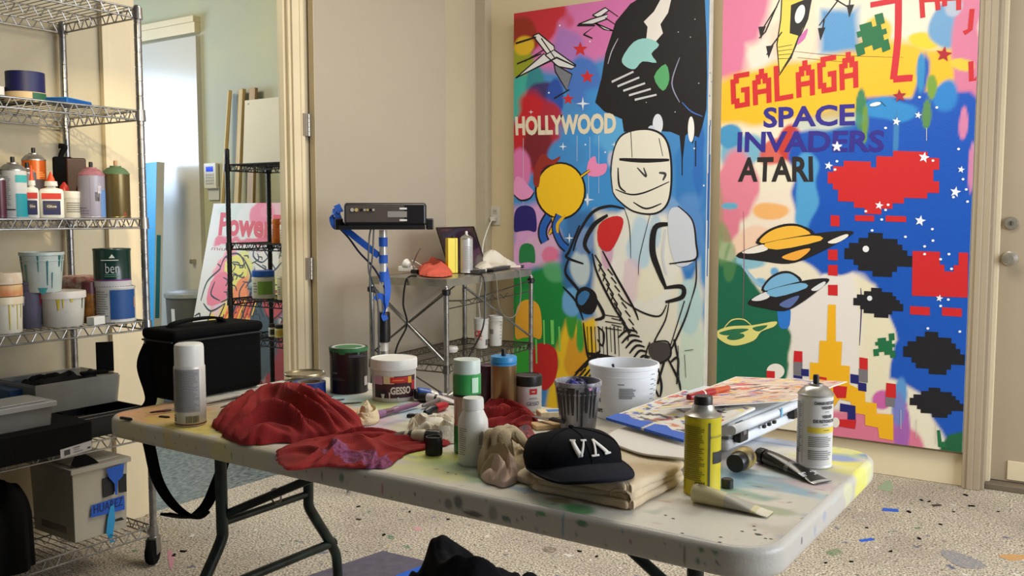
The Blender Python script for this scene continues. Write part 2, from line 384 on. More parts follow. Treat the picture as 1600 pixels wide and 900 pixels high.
# right-hand exterior door and its frame
struct(G().box(-.606, -.53, 4.665, YP+.02, 0, 2.6).box(-.585, -.56, 4.658, 4.665, 0, 2.6).box(-.545, -.515, 4.69, YP+.06, 0, 2.58).build('trim_8', door_paint, bev=.004))
struct(G().box(.46, .54, 4.67, YP+.02, 0, 2.6).box(-.53, .46, 4.67, YP+.02, 2.5, 2.6).build('trim_9', door_paint, bev=.004))
d3 = struct(bpy.data.objects.new('door_3', None)); C.objects.link(d3)
G().box(-.515, .46, 4.80, 4.845, .03, 2.49).build('door_panel', door_paint, d3, bev=.002)
struct(G().box(-.515, .46, 4.72, 4.87, 0, .028).build('trim_10', mat('threshold', (120, 108, 92), .5, .3), bev=.004))
G().box(-.43, .44, 4.792, 4.80, .04, .13).build('kick_plate', cream, d3, bev=.002)
nickel = mat('satin_nickel', (176, 170, 158), .35, .8)
k = at(1578, 404, Y=4.8)
g = G(); g.M = Matrix.Translation((k.x, 4.80, k.z)) @ Matrix.Rotation(PI/2, 4, 'X')
g.lathe([(.0, .0), (.034, 0), (.034, .006), (.016, .012), (.013, .03), (.026, .042), (.029, .056), (.022, .066), (0, .069)]); g.build('door_knob', nickel, d3)
k = at(1580, 349, Y=4.8); g = G(); g.M = Matrix.Translation((k.x, 4.80, k.z)) @ Matrix.Rotation(PI/2, 4, 'X')
g.lathe([(0, 0), (.031, 0), (.03, .008), (.026, .018), (.012, .02), (.012, .017), (0, .017)]); db = g.build('deadbolt', nickel, d3)
g.M = Matrix.Identity(4); q = G(); q.box(k.x-.002, k.x+.002, 4.778, 4.781, k.z-.008, k.z+.008); q.build('keyway', ink, db)
# other room: far door with casing
gloss = mat('glossy_white_door', (205, 200, 190), .22, noisy=.03, scale=2)
d4 = struct(bpy.data.objects.new('door_4', None)); C.objects.link(d4)
G().box(-6.04, -5.215, 3.965, 4.0, .01, 2.47).build('door_panel', gloss, d4, bev=.002)
G().box(-5.30, -5.27, 3.93, 3.965, .95, .98).build('door_handle', nickel, d4, bev=.004)
struct(G().box(-6.14, -6.05, 3.955, 4.0, 0, 2.6).box(-6.14, -5.21, 3.955, 4.0, 2.49, 2.56).box(-6.14, -5.21, 3.945, 4.0, 2.56, 2.6).build('trim_11', cream, bev=.003))
# thermostat-like keypad
kp = thing('alarm_keypad', 'white wall keypad with a small blue screen beside the far door', 'keypad', at(333, 275, Y=3.995))
G().box(-.062, .062, -.028, 0, -.085, .085).build('casing', white_pl, kp, bev=.006)
G().box(-.036, .036, -.030, -.027, .028, .062).build('screen', mat('blue_lcd', (30, 60, 190), .2, emit=.6), kp, bev=.001)
for r in range(4):
    for c in range(4): G().box(-.042+c*.022, -.026+c*.022, -.032, -.027, -.055+r*.019, -.043+r*.019).build('button', mat('keypad_button', (196, 196, 198), .5), kp, bev=.001)
fo = tag(G().box(-.055, .055, -.006, 0, -.045, .045).build('paper_note', mat('note_paper', (208, 208, 206), .9)), 'small blank paper note stuck below the wall keypad', 'note'); fo.location = at(335, 302, Y=3.996)
# wall outlet
op = at(765, 337, Y=4.69)
ou = thing('wall_outlet', 'white double wall outlet above the wire cart', 'outlet', (op.x+.035, 4.69 if op.x < -3.37 else 4.76, op.z))
ou.location = (-3.335, 4.76, op.z)
G().box(-.036, .036, -.007, 0, -.06, .06).build('cover_plate', white_pl, ou, bev=.003)
for s in (-1, 1):
    f = G().box(-.017, .017, -.010, -.006, s*.028-.016, s*.028+.016).build('socket', mat('socket_plastic', (212, 206, 192), .4), ou, bev=.003)
    G().box(-.008, -.005, -.0108, -.0098, s*.028-.006, s*.028+.006).box(.005, .008, -.0108, -.0098, s*.028-.006, s*.028+.006).build('slots', ink, f)
# ================================================================ wire shelving helpers
def wire_shelf(parent, L, D, z, m, name='shelf', posts=True, dense=.028):
    """local x = long side 0..L, y = 0..D; lip rails, zigzag truss, support wires; top at z"""
    g = G()
    for y in (0, D):
        for zz in (z, z-.032): g.tube([(0, y, zz), (L, y, zz)], .0034, 6)
    for x in (0, L):
        for zz in (z, z-.032): g.tube([(x, 0, zz), (x, D, zz)], .0034, 6)
    fr = g.build(name, m, parent)
    g = G()
    def zig(p, q):
        n = int((q-p).length/.05); pts = []
        for i in range(n):
            for t, hi in ((.0, 0), (.3, 1), (.5, 1), (.8, 0)): pts.append(p+(q-p)*((i+t)/n)+Vector((0, 0, -.003 if hi else -.029)))
        pts.append(q+Vector((0, 0, -.029))); g.tube(pts, .0022, 5)
    zv = Vector((0, 0, z))
    zig(Vector((.02, 0, 0))+zv, Vector((L-.02, 0, 0))+zv); zig(Vector((.02, D, 0))+zv, Vector((L-.02, D, 0))+zv)
    zig(Vector((0, .02, 0))+zv, Vector((0, D-.02, 0))+zv); zig(Vector((L, .02, 0))+zv, Vector((L, D-.02, 0))+zv)
    zig(Vector((.02, D/2, -.004))+zv, Vector((L-.02, D/2, -.004))+zv)
    g.build('truss_wire', m, fr)
    g = G(); n = int(L/dense)
    for i in range(1, n): g.tube([(L*i/n, 0, z), (L*i/n, D, z)], .0017, 5, cap=False)
    g.tube([(0, D/2, z-.006), (L, D/2, z-.006)], .0028, 5)
    s = g.build('deck_wires', m, fr); s['kind'] = 'stuff'
    if posts:
        for x in (0, L):
            for y in (0, D):
                q = G(); q.lathe([(.013, z-.036), (.019, z-.036), (.0165, z+.004), (.013, z+.004)], 16, x, y); q.build('collar', m, fr)
    return fr
def post(parent, x, y, z0, z1, m, r=.0127):
    g = G(); prof = [(r, z0)]
    z = z0+.05
    while z < z1-.03: prof += [(r, z), (r*.88, z+.001), (r*.88, z+.003), (r, z+.004)]; z += .0508
    prof += [(r, z1-.006), (r*.7, z1), (0, z1)]; g.lathe(prof, 14, x, y); return g.build('post', m, parent)
def caster(parent, x, y, rot=0):
    g = G(); g.M = Matrix.Translation((x, y, 0)) @ Matrix.Rotation(rot, 4, 'Z')
    g.tube([(0, 0, .105), (0, 0, .135)], .009, 10); g.lathe([(.0, .088), (.022, .09), (.024, .1), (.012, .106), (0, .106)], 16)
    for s in (-1, 1): g.prism([(-.015, s*.019-.0015), (.028, s*.019-.0015), (.028, s*.019+.0015), (-.015, s*.019+.0015)], .038, .095)
    c = g.build('caster', chrome, parent)
    g = G(); g.M = Matrix.Translation((x, y, 0)) @ Matrix.Rotation(rot, 4, 'Z') @ Matrix.Translation((.014, 0, .045)) @ Matrix.Rotation(PI/2, 4, 'X')
    g.lathe([(.012, -.015), (.04, -.015), (.045, -.008), (.045, .008), (.04, .015), (.012, .015)], 24); lab(g.build('wheel', black_mt, c), 'black rubber wheel'); return c
# ---------------------------------------------------------------- big rack on the left
RX0, RX1, RY0, RY1 = -3.405, -2.93, .77, 1.986
rack = thing('wire_rack', 'tall chrome wire shelving rack on casters crowded with paint supplies', 'shelving', (RX1, RY1, 0), -PI/2)
RL, RD = RY1-RY0, RX1-RX0       # local x runs toward the camera (-Y), local y runs ... +X rotated
# local frame: x' -> -Y world, y' -> +X world ; shift so that y' from -D..0 is the depth
ZS = [2.0, 1.645, 1.264, .897, .498, .138]
class Sh: pass
hold = rack
def rack_shelf(z):
    fr = wire_shelf(rack, RL, RD, z, chrome)
    fr.location = (0, -RD, 0); return fr
for z in ZS: rack_shelf(z)
for x in (0, RL):
    for y in (-RD, 0): post(rack, x, y, .12, 2.012, chrome)
for x in (0, RL):
    for y in (-RD, 0): caster(rack, x, y, .6)
# ---------------------------------------------------------------- wire cart beyond the table
ca = at(697, 430, d=4.3); CZ = .975
crz = math.radians(90+6-0)
cart = thing('wire_cart', 'low chrome wire utility cart holding a laptop, behind the table', 'cart', (ca.x, ca.y, 0), math.radians(90+6.5))
CL, CD = .90, .43
# local x -> roughly +Y world, local y -> roughly -X world
solid = mat('steel_cart_top', (172, 168, 158), .3, .8, noisy=.3, scale=8)
g = G(); g.box(0, CL, 0, CD, CZ-.004, CZ)
for a in ((0, CL, -.004, 0), (0, CL, CD, CD+.004)): g.box(a[0], a[1], a[2], a[3], CZ-.034, CZ+.002)
for a in ((-.004, 0, 0, CD), (CL, CL+.004, 0, CD)): g.box(a[0], a[1], a[2], a[3], CZ-.034, CZ+.002)
lab(g.build('tray_top', solid, cart, smooth=False), 'flat steel tray top')
s = wire_shelf(cart, CL, CD, .565, dark_steel, dense=.03)
s = wire_shelf(cart, CL, CD, .14, dark_steel, dense=.03)
q = G(); q.tube([(.0, 0, CZ-.10), (.2, 0, CZ-.115), (CL*.6, 0, CZ-.09), (CL, 0, CZ-.06)], .004, 6); q.tube([(.0, 0, CZ-.14), (CL, 0, CZ-.12)], .003, 6)
pts = []
for i in range(13): pts.append((.12+.5*i/12, 0, CZ-.108-(.026 if i % 2 else 0)))
q.tube(pts, .0026, 5); q.build('rail', dark_steel, cart)
for x, y in ((0, 0), (CL, 0), (0, CD), (CL, CD)):
    post(cart, x, y, .1, CZ-.03, chrome); caster(cart, x, y, 1.2)
    c = G(); c.lathe([(.013, CZ-.075), (.021, CZ-.07), (.021, CZ-.05), (.013, CZ-.045)], 14, x, y); lab(c.build('collar', black_pl, cart), 'black plastic collar')
for (p, q_) in (((0, 0, .6), (0, CD, CZ-.06)), ((0, 0, CZ-.05), (0, CD, .6)), ((CL, 0, .6), (.18, 0, CZ-.05)), ((0, CD, .6), (CL, CD, CZ-.06)), ((0, 0, .42), (0, CD, .62))):
    G().tube([p, q_], .0065 if p[0] else .004, 8).build('brace', chrome if p[0] else dark_steel, cart)
G().tube([(0, 0, .575), (-.0, CD*.99, CZ-.05)], .009, 10).build('brace', chrome, cart)
def cartp(x, y, z=CZ): return cart.matrix_basis @ Vector((x, y, z))
bpy.context.view_layer.update()
# ================================================================ paintings
class Painting:
    """root at the base; px() turns sight lines into points of the canvas plane (local x across, z up)"""
    def __init__(s, name, label, cat, M, w, h, th, res, base, seed, rough=.45, side=(232, 226, 210)):
        s.root = thing(name, label, cat); s.root.matrix_world = M; s.M = M; s.w, s.h = w, h
        s.o = M.translation.copy(); s.ux = (M.to_3x3() @ Vector((1, 0, 0))); s.uz = (M.to_3x3() @ Vector((0, 0, 1))); s.n = s.ux.cross(s.uz)
        G().box(0, w, .001, th, 0, h).build('canvas', mat('canvas_side_%d' % seed, side, .7, noisy=.12, scale=14), s.root, smooth=False)
        s.cv = Canvas(0, w, 0, h, res, base, seed); s.G = {}; s.layer = 0; s.am = attr_mat(name+'_wash', rough, .25)
    def px(s, x, y):
        r = _fw+_rt*((x-800)/F_PX)-_up*((y-450)/F_PX); t = (s.o-_o).dot(s.n)/r.dot(s.n); q = _o+r*t-s.o
        return (q.dot(s.ux), q.dot(s.uz))
    def cl(s, p): return (min(max(p[0], .001), s.w-.001), min(max(p[1], .001), s.h-.001))
    def blob(s, x, y, rx, ry, col, a=1, **k):
        u, v = s.px(x, y); sc = (s.px(x+10, y)[0]-u)/10; s.cv.blob(u, v, rx*abs(sc), ry*abs(sc), col, a, **k)
    def soft(s, pts, col, a=1, **k): s.cv.poly([s.px(*p) for p in pts], col, a, **k)
    def _g(s, col):
        if col not in s.G: s.G[col] = G()
        return s.G[col]
    def _y(s): s.layer += 1; return -.0012-.00002*s.layer
    def uv(s, pts, col):
        y = s._y(); s._g(col).flatpoly([(u, y, v) for u, v in map(s.cl, pts)])
    def poly(s, pts, col, rnd=0):
        q = [s.px(*p) for p in pts]
        if rnd: q = [(p.x, p.y) for p in smooth_path([(a, b, 0) for a, b in q], rnd, True)]
        s.uv(q, col)
    def ell(s, x, y, rx, ry, col, rot=0, n=28):
        s.poly([(x+rx*math.cos(2*PI*i/n)*math.cos(rot)-ry*math.sin(2*PI*i/n)*math.sin(rot), y+rx*math.cos(2*PI*i/n)*math.sin(rot)+ry*math.sin(2*PI*i/n)*math.cos(rot)) for i in range(n)], col)
    def line(s, pts, w, col, sm=5, closed=False, taper=True):
        q = [Vector((*s.px(*p), 0)) for p in pts]; sc = abs(s.px(pts[0][0]+10, pts[0][1])[0]-q[0].x)/10
        q = smooth_path(q, sm, closed) if sm and len(q) > 2 else q; k = len(q); L = []; R = []
        for i, p in enumerate(q):
            a = q[(i-1) % k] if closed or i else p; b = q[(i+1) % k] if closed or i < k-1 else p
            t = (b-a); t = t.normalized() if t.length else Vector((1, 0, 0)); n_ = Vector((-t.y, t.x, 0))
            ww = w*sc/2*((.45+.55*math.sin(PI*min(1, max(0, (i+.6)/(k))))) if taper and not closed else 1)
            L.append(p+n_*ww); R.append(p-n_*ww)
        y = s._y(); g = s._g(col); vs = []
        for a, b in zip(L, R): vs += [(*s.cl(a)[:1], y, s.cl(a)[1]), (s.cl(b)[0], y, s.cl(b)[1])]
        m = k if closed else k-1
        g.add(vs, [(2*i, 2*i+1, (2*i+3) % (2*k), (2*i+2) % (2*k)) for i in range(m)])
    def star(s, x, y, r, col, n=5, inner=.42, rot=0):
        s.poly([(x+(r if i % 2 == 0 else r*inner)*math.sin(PI*i/n+rot), y-(r if i % 2 == 0 else r*inner)*math.cos(PI*i/n+rot)) for i in range(2*n)], col)
    def pixels(s, quad, rows, col):
        """block pattern mapped on a quad of the photograph (tl, tr, br, bl); runs of # in each row are filled"""
        tl, tr, br, bl = [Vector((*s.px(*p), 0)) for p in quad]; H = len(rows); Wd = max(map(len, rows)); y = s._y(); g = s._g(col)
        P = lambda u, v: tl.lerp(tr, u/Wd).lerp(bl.lerp(br, u/Wd), v/H)
        for r, row in enumerate(rows):
            c = 0
            while c < len(row):
                if row[c] == '#':
                    e = c
                    while e < len(row) and row[e] == '#': e += 1
                    q = [s.cl(P(a, b)) for a, b in ((c, r), (e, r), (e, r+1), (c, r+1))]
                    g.add([(u, y, v) for u, v in q], [(0, 1, 2, 3)]); c = e
                else: c += 1
    def text(s, st, quad, col, bold=.03, name='lettering', label=None):
        """word fitted on a quad (tl, tr, br, bl)"""
        tl, tr, br, bl = [Vector((*s.px(*p), 0)) for p in quad]; y = s._y(); g = G(); vs, fs = text_geo(st, bold); out = []
        for u, v in vs:
            p = tl.lerp(tr, u+.5).lerp(bl.lerp(br, u+.5), .5-v); out.append((*s.cl(p)[:1], y, s.cl(p)[1]))
        g.add(out, fs); o = g.build(name, flat(col), s.root, smooth=False)
        if label: lab(o, label)
    def done(s):
        s.layer = 0
        s.cv.build('painted_ground', s.am, s.root, lambda X, Y: (X, np.full_like(X, -.0008), Y))
        ks = list(s.G); g = G()
        for i, k in enumerate(ks):
            b = len(g.v); g.v += s.G[k].v; g.f += [[b+j for j in f] for f in s.G[k].f]; g.mi += [i]*len(s.G[k].f)
        g.build('painted_shapes', [flat(k) for k in ks], s.root, smooth=False)['kind'] = 'stuff'
BK = (22, 20, 24)
# ---------------------------------------------------------------- painting one (leans beside the corner)
x0 = at(803, 300, Y=4.62).x; x1 = at(1104, 300, Y=4.62).x
p = Painting('painting', 'tall graffiti painting with HOLLYWOOD lettering and a large pale figure', 'painting', Matrix.Translation((x0, 4.62, .0)), x1-x0, 2.475, .055, .008, (70, 140, 205), 11)
B, PO, L = p.blob, p.soft, p.line
PO([(800,0),(1000,-20),(1000,60),(900,110),(800,110)], (214,118,178), soft=.06)
B(840,40,42,30,(196,44,58)); B(815,60,25,22,(150,46,30)); B(812,95,20,28,(150,158,40)); B(818,72,16,12,(222,180,40)); B(812,150,22,26,(64,176,160)); B(838,128,16,20,(52,140,150))
B(850,158,22,30,(62,52,110)); B(868,150,14,24,(40,80,170)); B(888,90,26,40,(150,120,196),.7); B(912,130,26,36,(70,118,200))
B(828,212,34,52,(196,32,44)); B(858,200,20,40,(176,40,60)); B(838,236,24,28,(122,30,44)); B(812,262,18,30,(220,120,176)); 
B(930,250,60,80,(62,146,216)); B(880,238,30,24,(64,140,208)); B(960,210,30,30,(90,170,226))
PO([(800,320),(850,318),(892,395),(896,410),(800,425)], (214,160,208), soft=.05); B(848,392,28,26,(214,172,206)); B(862,398,14,12,(226,120,160))
PO([(800,425),(860,410),(890,420),(900,480),(884,560),(868,600),(800,620)], (28,136,62), soft=.04); B(868,425,20,18,(96,176,120),.8); B(822,470,16,14,(40,150,70)); B(816,560,20,34,(60,176,60))
PO([(884,500),(930,498),(960,560),(958,640),(850,640),(868,570)], (240,196,40), soft=.03); B(900,560,16,30,(222,160,40)); B(893,500,8,30,(60,150,50)); B(906,524,7,22,(60,160,60))
PO([(890,330),(960,330),(960,420),(900,470),(880,440),(872,400)], (56,110,170), soft=.05); B(895,470,16,20,(110,170,220))
PO([(930,330),(1095,330),(1098,640),(950,640),(930,500)], (228,224,206), soft=.04); B(1080,300,26,110,(52,124,196)); B(1075,360,26,50,(86,140,206)); B(1092,250,8,60,(46,110,190))
B(1078,560,24,66,(206,222,206)); B(1080,480,20,40,(182,212,214)); B(990,395,30,26,(170,206,226),.8); B(1010,380,20,30,(196,220,234)); B(1040,330,24,30,(150,180,220),.5); B(960,620,20,20,(240,190,60),.6)
B(1062,360,22,34,(180,150,200),.6); B(960,250,14,14,(236,216,230),.6)
# dark mass and its white drip, abstract
p.poly([(962,34),(985,6),(1010,-20),(1070,-30),(1101,-10),(1104,60),(1105,120),(1104,170),(1098,196),(1092,215),(1086,212),(1082,226),(1078,206),(1071,212),(1066,258),(1062,212),(1048,206),(1018,204),(975,206),(972,186),(944,174),(930,160),(940,122),(946,84)], BK)
p.poly([(1034,-4),(1052,-14),(1044,20),(1032,38),(1036,52),(1024,66),(1010,60),(1012,42),(1006,34),(1022,18)], (232,226,220))
p.poly([(972,92),(990,66),(1012,60),(1030,70),(1018,84),(1026,98),(1004,96),(992,108),(978,104)], (150,206,204), 3); p.poly([(1022,120),(1040,100),(1046,124),(1036,142)], (90,170,110), 3)
for i in range(5): L([(956+i*9,128+i*7),(990+i*9,112+i*9)], 3.4, (206,206,210), 0)
L([(1062,90),(1050,130),(1062,160)], 2, (150,150,180)); L([(950,100),(956,80),(966,60)], 1.6, (180,180,200))
for a, b in ((1060,50),(1079,58),(1086,30),(1092,130),(1055,175),(1030,190),(1010,160)): p.ell(a, b, .9, .9, (200,196,200))
L([(1066,160),(1080,174),(1098,182)], 2, (70,110,190)); p.ell(1028,194,8,16,(222,226,236)); p.ell(1018,204,6,8,(200,210,230)); p.ell(1080,202,5,20,(240,240,238))
for a,b,c in ((1066,214,60),(1087,220,40),(972,224,24)): L([(a,b),(a,b+c)], 2.2, BK, 0)
# angular flying shards
def shard(pts, c): p.poly(pts, c); L(pts+[pts[0]], 1.8, BK, 0, taper=False)
shard([(806,122),(850,84),(864,94),(838,106)], (226,226,226)); shard([(833,56),(842,52),(866,72),(868,92),(856,86)], (232,230,226)); shard([(852,86),(866,78),(900,102),(894,108),(872,104)], (222,222,224))
shard([(866,100),(894,116),(886,142),(868,112)], (120,122,132)); L([(806,68),(838,58)], 3, BK, 0); L([(808,100),(846,84)], 2.4, BK, 0); L([(820,96),(850,78)], 2, BK, 0); L([(866,154),(890,140)], 2.4, BK, 0); L([(838,106),(870,90),(900,104)], 2.6, BK, 0); L([(846,60),(868,92)], 2, BK, 0)
shard([(926,24),(946,12),(952,16),(936,28)], (228,224,226)); shard([(904,38),(924,30),(950,22),(948,30),(926,38)], (220,218,222)); shard([(930,36),(958,48),(944,46)], (224,222,224)); L([(902,40),(930,40),(912,54)], 3, BK, 0); L([(912,54),(926,60)], 2.6, BK, 0); L([(946,12),(966,26)], 1.6, BK, 0); L([(946,28),(964,40)], 1.6, BK, 0)
for a, b, r in ((907,77,12),(918,120,11.5),(888,155,9.5)): p.star(a, b, r, (206,40,44)); 
for a, b, r in ((911,162,11),(880,229,7),(918,312,11),(830,175,4),(960,226,5),(890,372,8),(866,362,4)): p.star(a, b, r, (226,236,246), 4, .22)
for a, b in ((915,226),(1085,232),(858,145),(1100,290),(946,238),(875,40),(922,65)): p.ell(a, b, 1.4, 1.4, (226,232,240))
p.text('HOLLYWOOD', [(805,182),(963,176),(963,209),(806,212)], (226,216,190), .05, label='cream block lettering')
for a, b, c in ((818,216,110),(902,212,40),(922,214,60),(936,212,90),(920,260,60)): L([(a,b),(a,b+c)], .8, (200,210,226), 0)
# round cartoon-like blobs without faces
p.ell(876,298,40,45,BK); p.ell(876,298,37,42,(244,196,28)); p.poly([(836,262),(848,240),(862,250),(876,244),(868,256),(848,262),(842,292),(834,286)], (150,44,34), 3)
p.poly([(920,252),(930,244),(934,256),(948,256),(946,270),(932,276),(918,272)], (236,140,190), 4); L([(908,276),(922,266)], 5, BK, 0); L([(908,276),(922,266)], 2.6, (244,196,28), 0)
p.poly([(803,286),(808,276),(818,280),(826,290),(834,300),(826,310),(812,312),(803,304)], (232,150,200), 4); L([(803,304),(814,313),(828,310),(835,300)], 2.4, BK)
L([(858,338),(850,352),(848,366),(852,378)], 15, BK, taper=False); L([(858,338),(850,352),(848,366),(852,378)], 10, (34,96,184), taper=False)
L([(864,340),(866,352),(858,366)], 8, BK); L([(864,340),(866,352),(858,366)], 5, (228,182,30)); L([(874,336),(868,356),(876,378),(886,388)], 12, BK, taper=False); L([(874,336),(868,356),(876,378),(886,388)], 8, (34,96,184), taper=False); L([(884,336),(872,350),(872,364)], 5, (228,182,30))
def dome(x, y, w, h, c): p.poly([(x-w,y+h),(x-w,y-h*.2),(x-w*.7,y-h*.8),(x,y-h),(x+w*.7,y-h*.8),(x+w,y-h*.2),(x+w,y+h),(x+w*.3,y+h*.94),(x-w*.4,y+h)], c, 4)
dome(821,341,17,20,(38,28,110)); dome(824,395,12,15,(30,124,66)); dome(826,498,20,30,(236,172,48)); p.poly([(828,560),(836,540),(852,536),(868,546),(872,570),(866,596),(850,610),(840,588),(828,574)], (196,36,36), 4)
for a, b, w in ((850,500,3),(863,500,6),(838,530,3),(874,510,3)): L([(a,b),(a+1,b+38)], w, (120,210,100), 0)
# generic pale mannequin figure in loose black strokes
WH = (234,230,214)
p.poly([(958,250),(964,222),(980,206),(1012,202),(1036,212),(1048,240),(1048,290),(1040,322),(1020,334),(990,330),(966,312),(956,290)], WH, 4)
L([(958,300),(955,260),(964,222),(982,206),(1014,202),(1038,214),(1048,244),(1049,290),(1042,320),(1022,334),(990,330),(966,312),(958,300)], 3, BK)
L([(968,249),(1006,251),(1046,250)], 6, BK); L([(986,206),(988,246)], 1.4, BK, 0); L([(966,262),(968,290),(978,300)], 3, BK); L([(1030,216),(1036,244)], 1.4, BK); L([(962,296),(986,304),(1010,300),(1046,284)], 2.4, BK); L([(990,316),(1010,326),(1034,318)], 2.6, BK); L([(996,262),(1010,276),(1006,262)], 3, (60,60,66)); L([(1030,270),(1040,272),(1036,282)], 4, (60,60,66))
PO([(950,340),(980,330),(1040,334),(1058,350),(1062,420),(1040,480),(1010,490),(980,476),(960,430),(944,390)], (230,230,220), soft=.03); B(1000,380,18,40,(176,210,232),.8); B(1012,450,24,24,(234,230,206)); B(985,440,16,30,(226,190,206),.6); B(950,388,10,26,(206,140,190),.7); B(1024,360,10,20,(150,196,226),.6); B(965,420,10,20,(236,232,226)); B(905,420,16,26,(190,206,210)); B(915,380,14,20,(120,150,196))
PO([(940,520),(1010,500),(1060,520),(1060,600),(1020,620),(930,590)], (228,224,208), soft=.03)
p.poly([(936,352),(958,338),(974,342),(970,364),(954,392),(936,384)], (206,40,42), 3)
p.poly([(1046,330),(1066,326),(1084,350),(1088,402),(1060,416),(1046,380)], (206,212,224), 4)
L([(896,392),(906,362),(926,332),(952,322),(976,326)], 4, BK); L([(950,336),(928,352),(914,380),(922,396)], 7, BK); L([(906,352),(890,392),(886,402),(912,412)], 4, BK); L([(890,402),(884,426),(902,450),(906,462)], 4, BK)
L([(926,396),(934,428),(960,480),(986,520)], 3.5, BK); L([(942,392),(962,430),(990,480),(998,500)], 3.5, BK); L([(976,326),(984,354),(986,404)], 1.3, BK); L([(1016,336),(1000,400),(998,430)], 1.2, BK)
L([(1044,350),(1024,356),(1020,392),(1030,424),(1040,448)], 10, BK); L([(1040,358),(1036,400),(1042,430)], 4, (206,210,216)); L([(1060,322),(1082,344),(1088,380),(1088,404),(1062,410),(1046,412)], 3, BK); L([(1088,404),(1088,440),(1080,470)], 2.5, BK)
L([(1038,450),(1066,448),(1066,464),(1040,472)], 7, BK); L([(1046,470),(1040,500),(1022,536),(1026,552)], 2.4, BK); L([(1080,470),(1070,500),(1052,540),(1044,556)], 3, BK); L([(1070,470),(1048,540)], 2, BK); L([(970,466),(1000,486),(1030,494),(1042,476)], 2.6, BK)
p.poly([(902,456),(914,448),(930,456),(934,474),(926,490),(910,488),(900,474)], BK, 4); p.poly([(904,462),(914,454),(922,460),(912,476),(904,474)], (58,116,170), 3); L([(926,458),(944,492),(930,500)], 5, BK); L([(880,448),(900,470),(912,500)], 3, BK)
for i in range(8): L([(930+i*6,398+i*15),(940+i*6.2,414+i*15.2),(936+i*6.5,424+i*15.5)], 2.6, BK, 0); L([(950+i*5.5,420+i*13),(958+i*5.5,430+i*13)], 2.4, BK, 0)
for i in range(6): L([(966+i*6,528+i*8),(980+i*5,516+i*8),(996+i*4,518+i*8)], 3.4, BK)
for i in range(9): L([(918+i*6,510),(920+i*6,550+(i % 3)*3)], 2.4 if i % 2 else 1.4, BK, 0)
for i in range(5): L([(946+(i%2)*10,492+i*5),(972,496+i*5)], 1.6, BK, 0)
L([(918,552),(940,556),(974,562)], 6, BK); L([(912,504),(918,552),(926,566)], 3.4, BK); L([(934,510),(944,520),(942,540),(934,530)], 3, BK)
for i in range(5): L([(900+i*7,584-i*5),(926+i*3,556-i*2)], 4, BK, 0); L([(896+i*8,590),(908+i*8,576)], 3, BK, 0)
p.poly([(1014,540),(1026,534),(1046,538),(1046,556),(1030,566),(1016,556)], (70,64,64), 3); L([(1016,534),(1010,556),(1028,568),(1048,556),(1044,534),(1022,534)], 3, BK)
for a in ([(1026,566),(1034,600),(1032,620)],[(1038,566),(1028,600)],[(1044,560),(1060,592),(1064,610)],[(1048,566),(1060,560),(1058,600)],[(1010,556),(1004,580),(1016,600)],[(1054,530),(1060,560)],[(1016,590),(1030,620)]): L(a, 4, BK)
L([(1070,548),(1084,546)], 1, BK, 0); L([(1070,554),(1072,590)], 1, BK, 0); L([(1060,540),(1062,600)], 1.4, (60,60,60), 0)
#p.text('PI', [(920,504),(934,504),(934,530),(920,530)], (222,214,196), .04)
p.done()
# blue drips and scuffs running down the right edge of this canvas
g = G()
for i, (y, z0, z1, w) in enumerate([(.02,.95,1.75,.012),(.034,1.1,1.6,.008),(.01,1.25,1.5,.008),(.03,1.75,1.78,.01),(.015,1.9,1.91,.008),(.02,2.02,2.028,.006),(.036,1.98,1.984,.01)]):
    g.box(p.w+.0002, p.w+.0012, y, y+w, z0, z1)
o = lab(g.build('paint_drips', flat((38,104,178)), p.root, smooth=False), 'blue paint drips on the canvas edge'); o['kind'] = 'stuff'
# ---------------------------------------------------------------- painting two (on the ledge by the door)
x0 = at(1128, 300, Y=4.69).x; x1 = -.607
p = Painting('painting', 'tall painting of blocky pixel shapes with GALAGA and ATARI lettering', 'painting', Matrix.Translation((x0, 4.66, .172)), x1-x0, 2.43, .035, .008, (236,228,206), 23)
B, PO, L = p.blob, p.soft, p.line
PO([(1120,-20),(1210,-20),(1190,60),(1168,70),(1165,120),(1120,130)], (222,122,160), soft=.05)
B(1200,90,30,30,(240,226,214)); B(1235,60,40,50,(236,210,190)); B(1250,40,26,50,(240,222,196))
PO([(1120,125),(1160,112),(1300,84),(1340,60),(1390,60),(1440,70),(1500,70),(1530,90),(1530,120),(1470,150),(1400,160),(1320,180),(1200,196),(1120,200)], (242,190,36), soft=.04)
PO([(1280,12),(1342,10),(1340,84),(1278,84)], (84,150,206), soft=.04)
B(1425,25,60,40,(238,226,208)); B(1372,50,24,30,(238,196,60)); B(1440,64,30,12,(240,206,40),rot=-.4); B(1478,40,24,34,(108,160,206)); B(1510,80,24,130,(216,124,156)); B(1490,10,14,16,(180,190,210)); B(1500,100,20,10,(226,200,60),rot=-.4)
B(1165,235,34,28,(120,180,206)); B(1140,215,16,16,(70,150,200)); B(1210,240,26,22,(214,70,60),.9); B(1232,220,20,30,(200,60,50)); B(1150,290,30,50,(226,132,152)); B(1140,345,22,30,(222,126,148)); B(1120,330,10,60,(140,150,90),.5)
B(1215,345,50,50,(238,224,206)); B(1205,330,24,12,(240,180,110)); B(1180,378,40,24,(240,206,180)); B(1140,322,12,5,(100,170,200)); B(1168,410,26,12,(140,190,210))
PO([(1236,212),(1330,196),(1350,158),(1420,150),(1446,84),(1452,100),(1450,140),(1480,140),(1512,138),(1530,160),(1528,400),(1526,720),(1464,700),(1440,620),(1388,590),(1386,560),(1400,520),(1370,440),(1330,428),(1300,440),(1268,420),(1240,400),(1262,380),(1240,330)], (14,84,186), soft=.02)
